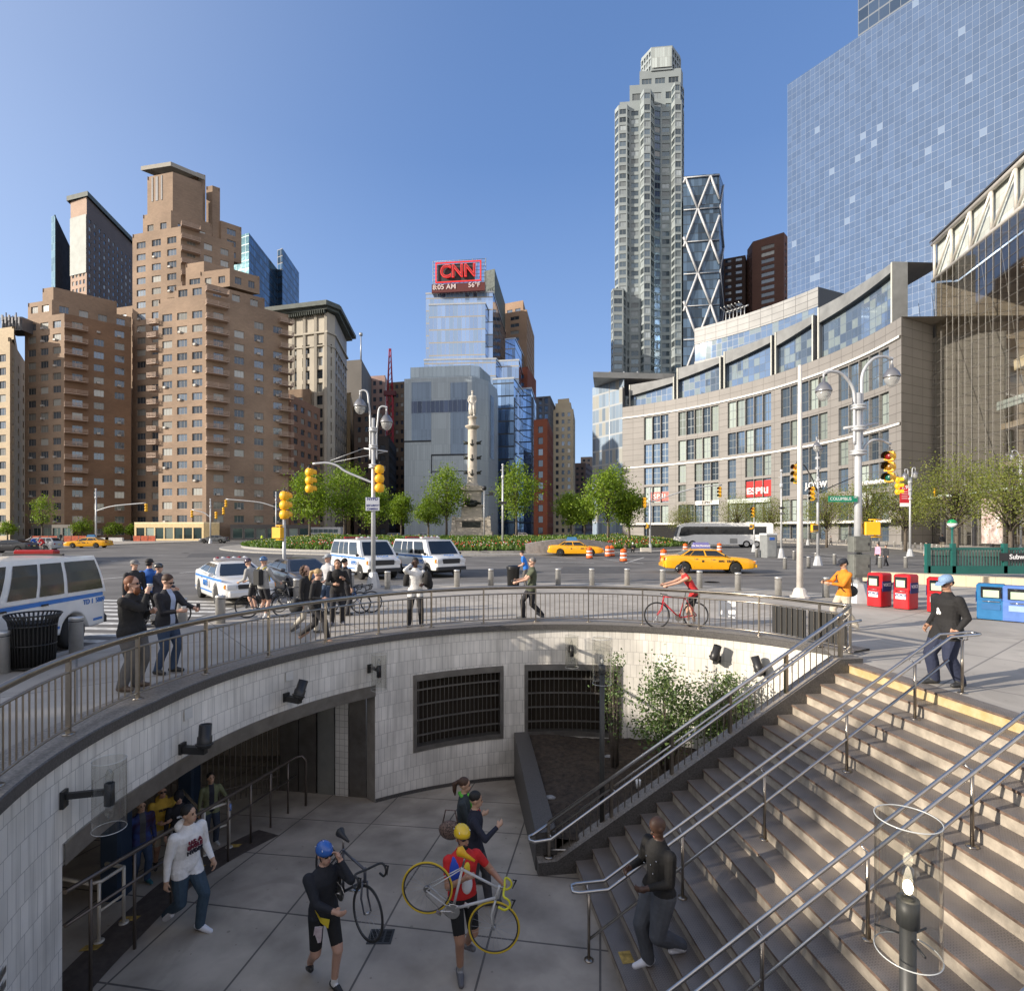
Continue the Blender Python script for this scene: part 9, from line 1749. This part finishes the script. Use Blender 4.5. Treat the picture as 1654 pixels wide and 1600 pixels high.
 P, h = hz(228, 1300, 1424, zf); person('youth in a red and blue plaid jacket with a patterned shirt under the lintel', P, 50, 1.40, dict(lf=(.08, -.12, 0), rf=(-.09, .12, .02, -15)), ('plaid', (.22, .02, .05), mat('cloth_plaid', (.30, .015, .04), rough=.85, var=.9, vs=7, col2=(.03, .06, .2), det=1)), pants=JE, shoes=(.03, .12, .14), skin='asian', hs='short', vox=.010, bulk=1.1, under=('patterned_shirt', (.4, .4, .4), mat('cloth_pattern', (.6, .6, .58), var=.9, vs=26, col2=(.05, .05, .05), det=1)))
 P, h = hz(262, 1270, 1402, zf); t, up, hp, Hm, hn, PB, k = person('youth in a yellow hoodie and pale shorts behind the station handrail', P, 45, 1.47, dict(lf=(.08, -.12, 0), rf=(-.09, .12, 0), lh=(.1, -.28, 1.12), rh=(-.12, -.26, 1.1)), ('mustard', (.60, .38, .05)), pants=('khaki', (.42, .36, .26)), leg='shorts', shoes=(.04, .04, .04), skin='tan', hair='black', hs='short', vox=.010, bulk=1.15, sock=('black_sock', (.02, .02, .02))); glasses(t, hp, Hm, PB); q = PB(); q.ball(up(0, .08, 1.46), (.12, .08, .08)); q.build('hood', mat('cloth_mustard', (0, 0, 0)), t); lettering('ALASKA', .05*k, up(0, -.155, 1.30)*k, (1, 0, 0), (0, 0, 1), mat('print_2', (.02, .02, .03)), t, 'print', .012, bold=.002)
 P, h = hz(289, 1283, 1404, zf); t, up, hp, Hm, hn, PB, k = person('girl in a black hooded top between the yellow and white hoodies', P, 42, 1.38, None, ('black_hoodie', (.012, .012, .016)), pants=DK, skin='light', hair='black', hs='hood', vox=.010, bulk=1.08); lettering('MINES', .05*k, up(0, -.15, 1.25)*k, (1, 0, 0), (0, 0, 1), mat('white_letter', (.8, .8, .8)), t, 'print', .012, bold=.002)
 P, h = hz(340, 1255, 1362, zf); t, up, hp, Hm, hn, PB, k = person('laughing visitor in a green jacket beside the hooped guard rail', P, 40, 1.36, dict(lh=(.36, -.22, .95), rh=(-.26, -.02, .85), lf=(.10, -.10, 0)), ('moss_jacket', (.16, .17, .085)), pants=('jeans3', (.03, .04, .06)), shoes=(.4, .4, .38), skin='asian', hs='short', vox=.010, bulk=1.05, hem=.80, head=(8, -14), under=('dark_under', (.02, .02, .03))); m = MB(); m.tube((0, 0, -.06), (0, 0, .06), .03, seg=12); mesh_thing('drink_can', 'blue and white can held by the visitor in the green jacket', 'can', m, mat('can_blue', (.2, .3, .6), rough=.3), held(P, 40, k, hn[1][0]), 0)
 P, h = hz(524, 1362, 1590, zf); t, up, hp, Hm, hn, PB, k = person('cyclist in black jersey and blue helmet carrying a dark bicycle on the shoulder', P, 38, 1.90, dict(lf=(.07, -.16, .0, 5), rf=(-.09, .26, .05, -30), drop=.03, lh=(.15, -.14, 1.53), le=(.35, -.3, -1), rh=(-.02, -.36, 1.10), re=(-.3, .2, -.9), lean=2), ('black_jersey', (.018, .02, .026)), pants=('black_bib', (.012, .012, .012)), leg='bib', shoes=(.02, .02, .02), skin='light', hair='black', hs=('helmet', (.03, .12, .42), (.6, .65, .75)), vox=.008, hem=.90, head=(14, 0), sock=('white', (0, 0, 0))); glasses(t, hp, Hm, PB)
 for s in (-1,): q = PB(); q.extrude([(-.06, 0), (.05, .02), (.06, .20), (-.035, .22)], up(-.115, -.10, .62), (.75, -.55, 0), (0, -.12, 1), (.02, .03, 0)); q.build('pink_white_panel', mat('short_pink', (.70, .45, .50), var=.35, vs=9, col2=(.75, .72, .72)), t)
 q = PB(); q.extrude([(-.05, .0), (.09, -.06), (.07, -.16), (-.02, -.07), (-.09, .10)], up(-.06, -.125, .95), (.9, -.3, 0), (0, 0, 1), (.0, .012, 0)); q.build('yellow_tag', mat('tag_yellow', (.75, .58, .04)), t)
 A, B_ = P3(530, 1404, 7.65), P3(594, 1474, 7.0); x = B_-A; uv = Vector((.22, -.1, 1)); uv = (uv-x*(uv.dot(x)/x.length_squared)).normalized(); s = x.length/.99; M = axes(A-uv*.335*s, x, uv, s); bicycle('dark road bicycle carried on the shoulder of the cyclist in the blue helmet', M, (.05, .055, .07), fn='carry', drop=True)
 P, h = hz(748, 1334, 1566, zf); t, up, hp, Hm, hn, PB, k = person('cyclist in colourful jersey and yellow helmet carrying a silver and yellow bicycle', P, 22, 1.96, dict(lf=(.12, .22, .05, -25), rf=(-.06, -.10, 0, 5), drop=.02, rh=(-.06, -.20, 1.24), re=(-.3, .1, -.9), lh=(.40, -.26, 1.14), le=(.4, .4, -.6)), ('sun_jersey', (.5, .1, .05), mat('cloth_sun_jersey', (.58, .02, .02), rough=.8, var=.15, vs=9)), sleeve='short', pants=('black_shorts', (.012, .012, .012)), leg='bib', shoes=(.12, .12, .13), skin='tan', hair='brown', hs=('helmet', (.75, .50, .02), (.8, .8, .78)), vox=.008, hem=.93, head=(12, -4), sock=('grey_sock', (.3, .3, .3))); glasses(t, hp, Hm, PB)
 q = PB(); q.ball(up(-.11, -.02, 1.25), (.095, .115, .19), seg=16, rings=12); q.build('blue_side', mat('cloth_jersey_blue', (.02, .07, .45), rough=.8), t); q = PB(); q.ball(up(.02, -.075, 1.30), (.07, .06, .10), seg=12, rings=8); q.build('yellow_burst', mat('tag_yellow', (0, 0, 0)), t); q = PB(); q.ball(up(-.15, .0, 1.34), (.05, .06, .05)); q.build('blue_shoulder', mat('cloth_jersey_blue', (.02, .07, .45), rough=.8), t); q = PB(); q.ball(up(.03, -.095, 1.10), (.07, .05, .12), seg=16, rings=12); q.build('white_panel', mat('cloth_jersey_white', (.7, .7, .7), rough=.8), t)
 q = PB(); q.ball(hp(0, -.055, -.075), (.05, .045, .05), M=Hm); q.build('beard', mat('hair_black', (0, 0, 0)), t); q = PB(); q.ball(hp(0, -.094, -.052), (.018, .012, .007), M=Hm); q.build('lips', mat('lips', (0, 0, 0)), t)
 Yb = 7.12; A = P3(690, 1433, Yb); B_ = P3(798, 1497, Yb-.05); x = (B_-A).normalized(); s = (B_-A).length/.99; up_ = Vector((x.z*-1, 0, x.x)); up_ = Vector((-x.z, 0, x.x)); o = A-(Vector((0, 0, 0))+up_.normalized()*.335*s); M = axes(o, x, up_, s); bicycle('silver bicycle with yellow tyres, saddle and tape carried in one hand', M, (.50, .50, .49), tyre=(.60, .42, .03), tape=(.62, .58, .03), saddle=(.75, .40, .01), fn='yel')
 P = Vector((PX(749, 9.6), 9.6, zfloor(9.6))); t, up, hp, Hm, hn, PB, k = person('woman with a ponytail, green scarf and dark quilted jacket walking right', P, 84, 1.76, dict(lf=(.05, .2, .03, -20), rf=(-.05, -.22, 0), rh=(-.08, -.32, 1.18)), ('quilted', (.035, .045, .05)), pants=('beige_trousers', (.40, .31, .20)), skin='asian', hair='brown', hs='pony', vox=.009, bulk=.98, head=(0, 6)); q = PB(); q.path([up(.07, .03, 1.47), up(0, -.08, 1.46), up(-.07, .03, 1.47), up(0, .075, 1.49), up(.07, .03, 1.47), up(.03, -.11, 1.38), up(.03, -.135, 1.2)], [.035, .04, .035, .035, .04, .05, .03], 8); q.build('scarf', mat('cloth_green_scarf', (.12, .50, .06), rough=.9), t)
 m = MB(); m.ball((0, 0, 0), (.10, .20, .16)); m.path([(0, -.13, .1), (0, -.08, .33), (0, .08, .33), (0, .13, .1)], .012, 6); mesh_thing('handbag', 'brown patterned handbag on the arm of the woman with the green scarf', 'handbag', m, mat('bag_brown', (.15, .10, .08), var=.8, vs=45, det=1), P+Vector((-.20, -.28, 1.02)), 84)
 P = Vector((PX(768, 8.9), 8.9, zf)); t, up, hp, Hm, hn, PB, k = person('young man in a dark navy jacket and red collar walking right', P, 88, 1.84, dict(lf=(.05, -.22, 0), rf=(-.06, .24, .04, -25), rh=(-.14, -.34, 1.3)), ('navy_jacket', (.016, .018, .032)), pants=('charcoal_trousers', (.05, .05, .055)), skin='asian', hair='black', hs='short', vox=.009, bulk=1.05, hem=.82, head=(4, 8)); q = PB(); q.path([up(.05, -.03, 1.50), up(0, -.07, 1.47), up(-.05, -.03, 1.50)], .014, 6); q.build('red_collar', mat('cloth_red_jersey', (.5, .03, .03)), t)
 P = Vector((1.86, 7.22, nose(1).z)); t, up, hp, Hm, hn, PB, k = person('shaven headed man in a black jacket and grey trousers walking down the stairs', P, -66, 1.96, dict(lf=(.10, .26, HST/1.12, -18), rf=(-.06, -.08, .0, 6), drop=.02, lh=(.12, -.20, 1.04), rh=(-.20, -.22, 1.10), le=(.35, .8, -.2), re=(-.35, .8, -.2)), ('black_blouson', (.012, .011, .010)), pants=('grey_jeans', (.075, .08, .09)), leg='baggy', shoes=(.72, .72, .75), skin='dark', hair='none', hs='none', vox=.008, bulk=1.16, hem=.94, head=(-14, 30))
 q = PB()
 for a in ((.12, 1.33), (.02, 1.24), (.06, 1.16), (-.06, 1.30), (-.10, 1.20)): q.ball(up(a[0], -.135, a[1]), .009, seg=6, rings=4)
 q.build('snap_buttons', M_CHR, t)
 far = [(1418, 877, 912, 'walker in a pink shirt crossing behind the bollards', -80, ('pink', (.62, .33, .45)), DK), (1431, 880, 914, 'walker in a black coat beside the pink shirt', -85, ('dark', (0, 0, 0)), DK), (1497, 875, 914, 'walker in pale clothes at the corner of the subway fence', -90, ('pale_shirt2', (0, 0, 0)), CRM), (1342, 865, 880, 'distant walker in grey on the far pavement', 60, ('grey_far', (.12, .12, .12)), DK), (1522, 862, 888, 'distant person in a dark top before the glass doors', 160, ('dark', (0, 0, 0)), CRM), (153, 864, 881, 'distant walker in black far left in the road', 20, ('dark', (0, 0, 0)), DK), (85, 861, 874, 'distant person in black beside the far left netting', 0, ('dark', (0, 0, 0)), DK), (98, 861, 874, 'distant person in black right of another by the netting', 30, ('dark', (0, 0, 0)), DK), (215, 859, 873, 'distant walker near the low shop', 60, ('dark', (0, 0, 0)), DK), (423, 863, 875, 'distant worker in a lime vest by the dark shops', 0, ('lime', (.5, .65, .05)), DK)]
 for px, a, b, lab, yaw, tp, pn in far:
  P, h = hz(px, a, b, ROADZ); person(lab, P, yaw, h, dict(lf=(.05, -.2, 0), rf=(-.05, .2, 0)), tp, pants=pn, vox=.03, detail=False, hs='short')
 for px, lab in ((1011, 'seated person in brown at the foot of the island wall'), (1023, 'seated person in black with white cap at the island wall')):
  Y = 60; t, up, hp, Hm, hn, PB, k = person(lab, (PX(px, Y), Y, -.12), -20, 1.7, dict(drop=.48, lf=(.1, -.40, 0), rf=(-.12, -.38, 0), lean=18, lh=(.1, -.35, .62), rh=(-.1, -.35, .62)), ('brown_coat', (.09, .07, .05)) if px < 1015 else BLK, pants=DK, vox=.03, detail=False, hs='short' if px < 1015 else ('cap', (.7, .7, .68)))
 for px, col, lab, fc_ in ((59, ('royal_blue', (0, 0, 0)), 'far cyclist in a blue top before the silver car', 'far1'), (72, ('red_jersey', (0, 0, 0)), 'far cyclist in a red top right of the blue one', 'far2')):
  Y = 2.7*F/(891-HOR); P = Vector((PX(px, Y), Y, ROADZ)); bicycle('bicycle ridden by the '+lab, BM(P+Vector((.55, 0, 0)), 172, 0, 1.15), (.05, .05, .05), fn='far', far=True, drop=False); person(lab, P+Vector((0, 0, .38)), -85, 1.75, dict(drop=.28, lean=35, lf=(.1, -.1, .0), rf=(-.1, -.25, .14), lh=(.2, -.55, .82), rh=(-.2, -.55, .82)), col, pants=DK, leg='shorts', hs='helmet', vox=.025, detail=False)
people()
def statue():
 P = Vector((PX(763, 90), 90, PZ(672, 90))); t, up, hp, Hm, hn, PB, k = person('white stone statue of a cloaked man on top of the column', P, 8, 4.0, dict(lf=(.10, -.08, 0), rf=(-.08, .05, 0), rh=(-.26, -.12, .95), lh=(.22, -.14, .98)), vox=.045, mono=mat('statue_marble', (.55, .52, .46), rough=.8, var=.1, vs=3), kind='statue', cat='statue', bulk=1.15); q = PB(); q.lathe([(.24, .12), (.27, .5), (.24, .9), (.22, 1.3), (.15, 1.46), (.06, 1.5)], (0, .06, 0), 14, sy=.75); q.build('cloak', mat('statue_marble', (0, 0, 0)), t); q = PB(); q.lathe([(.10, 0), (.08, .06), (0, .08)], hp(0, .0, .10), 12); q.build('hat', mat('statue_marble', (0, 0, 0)), t)
statue()
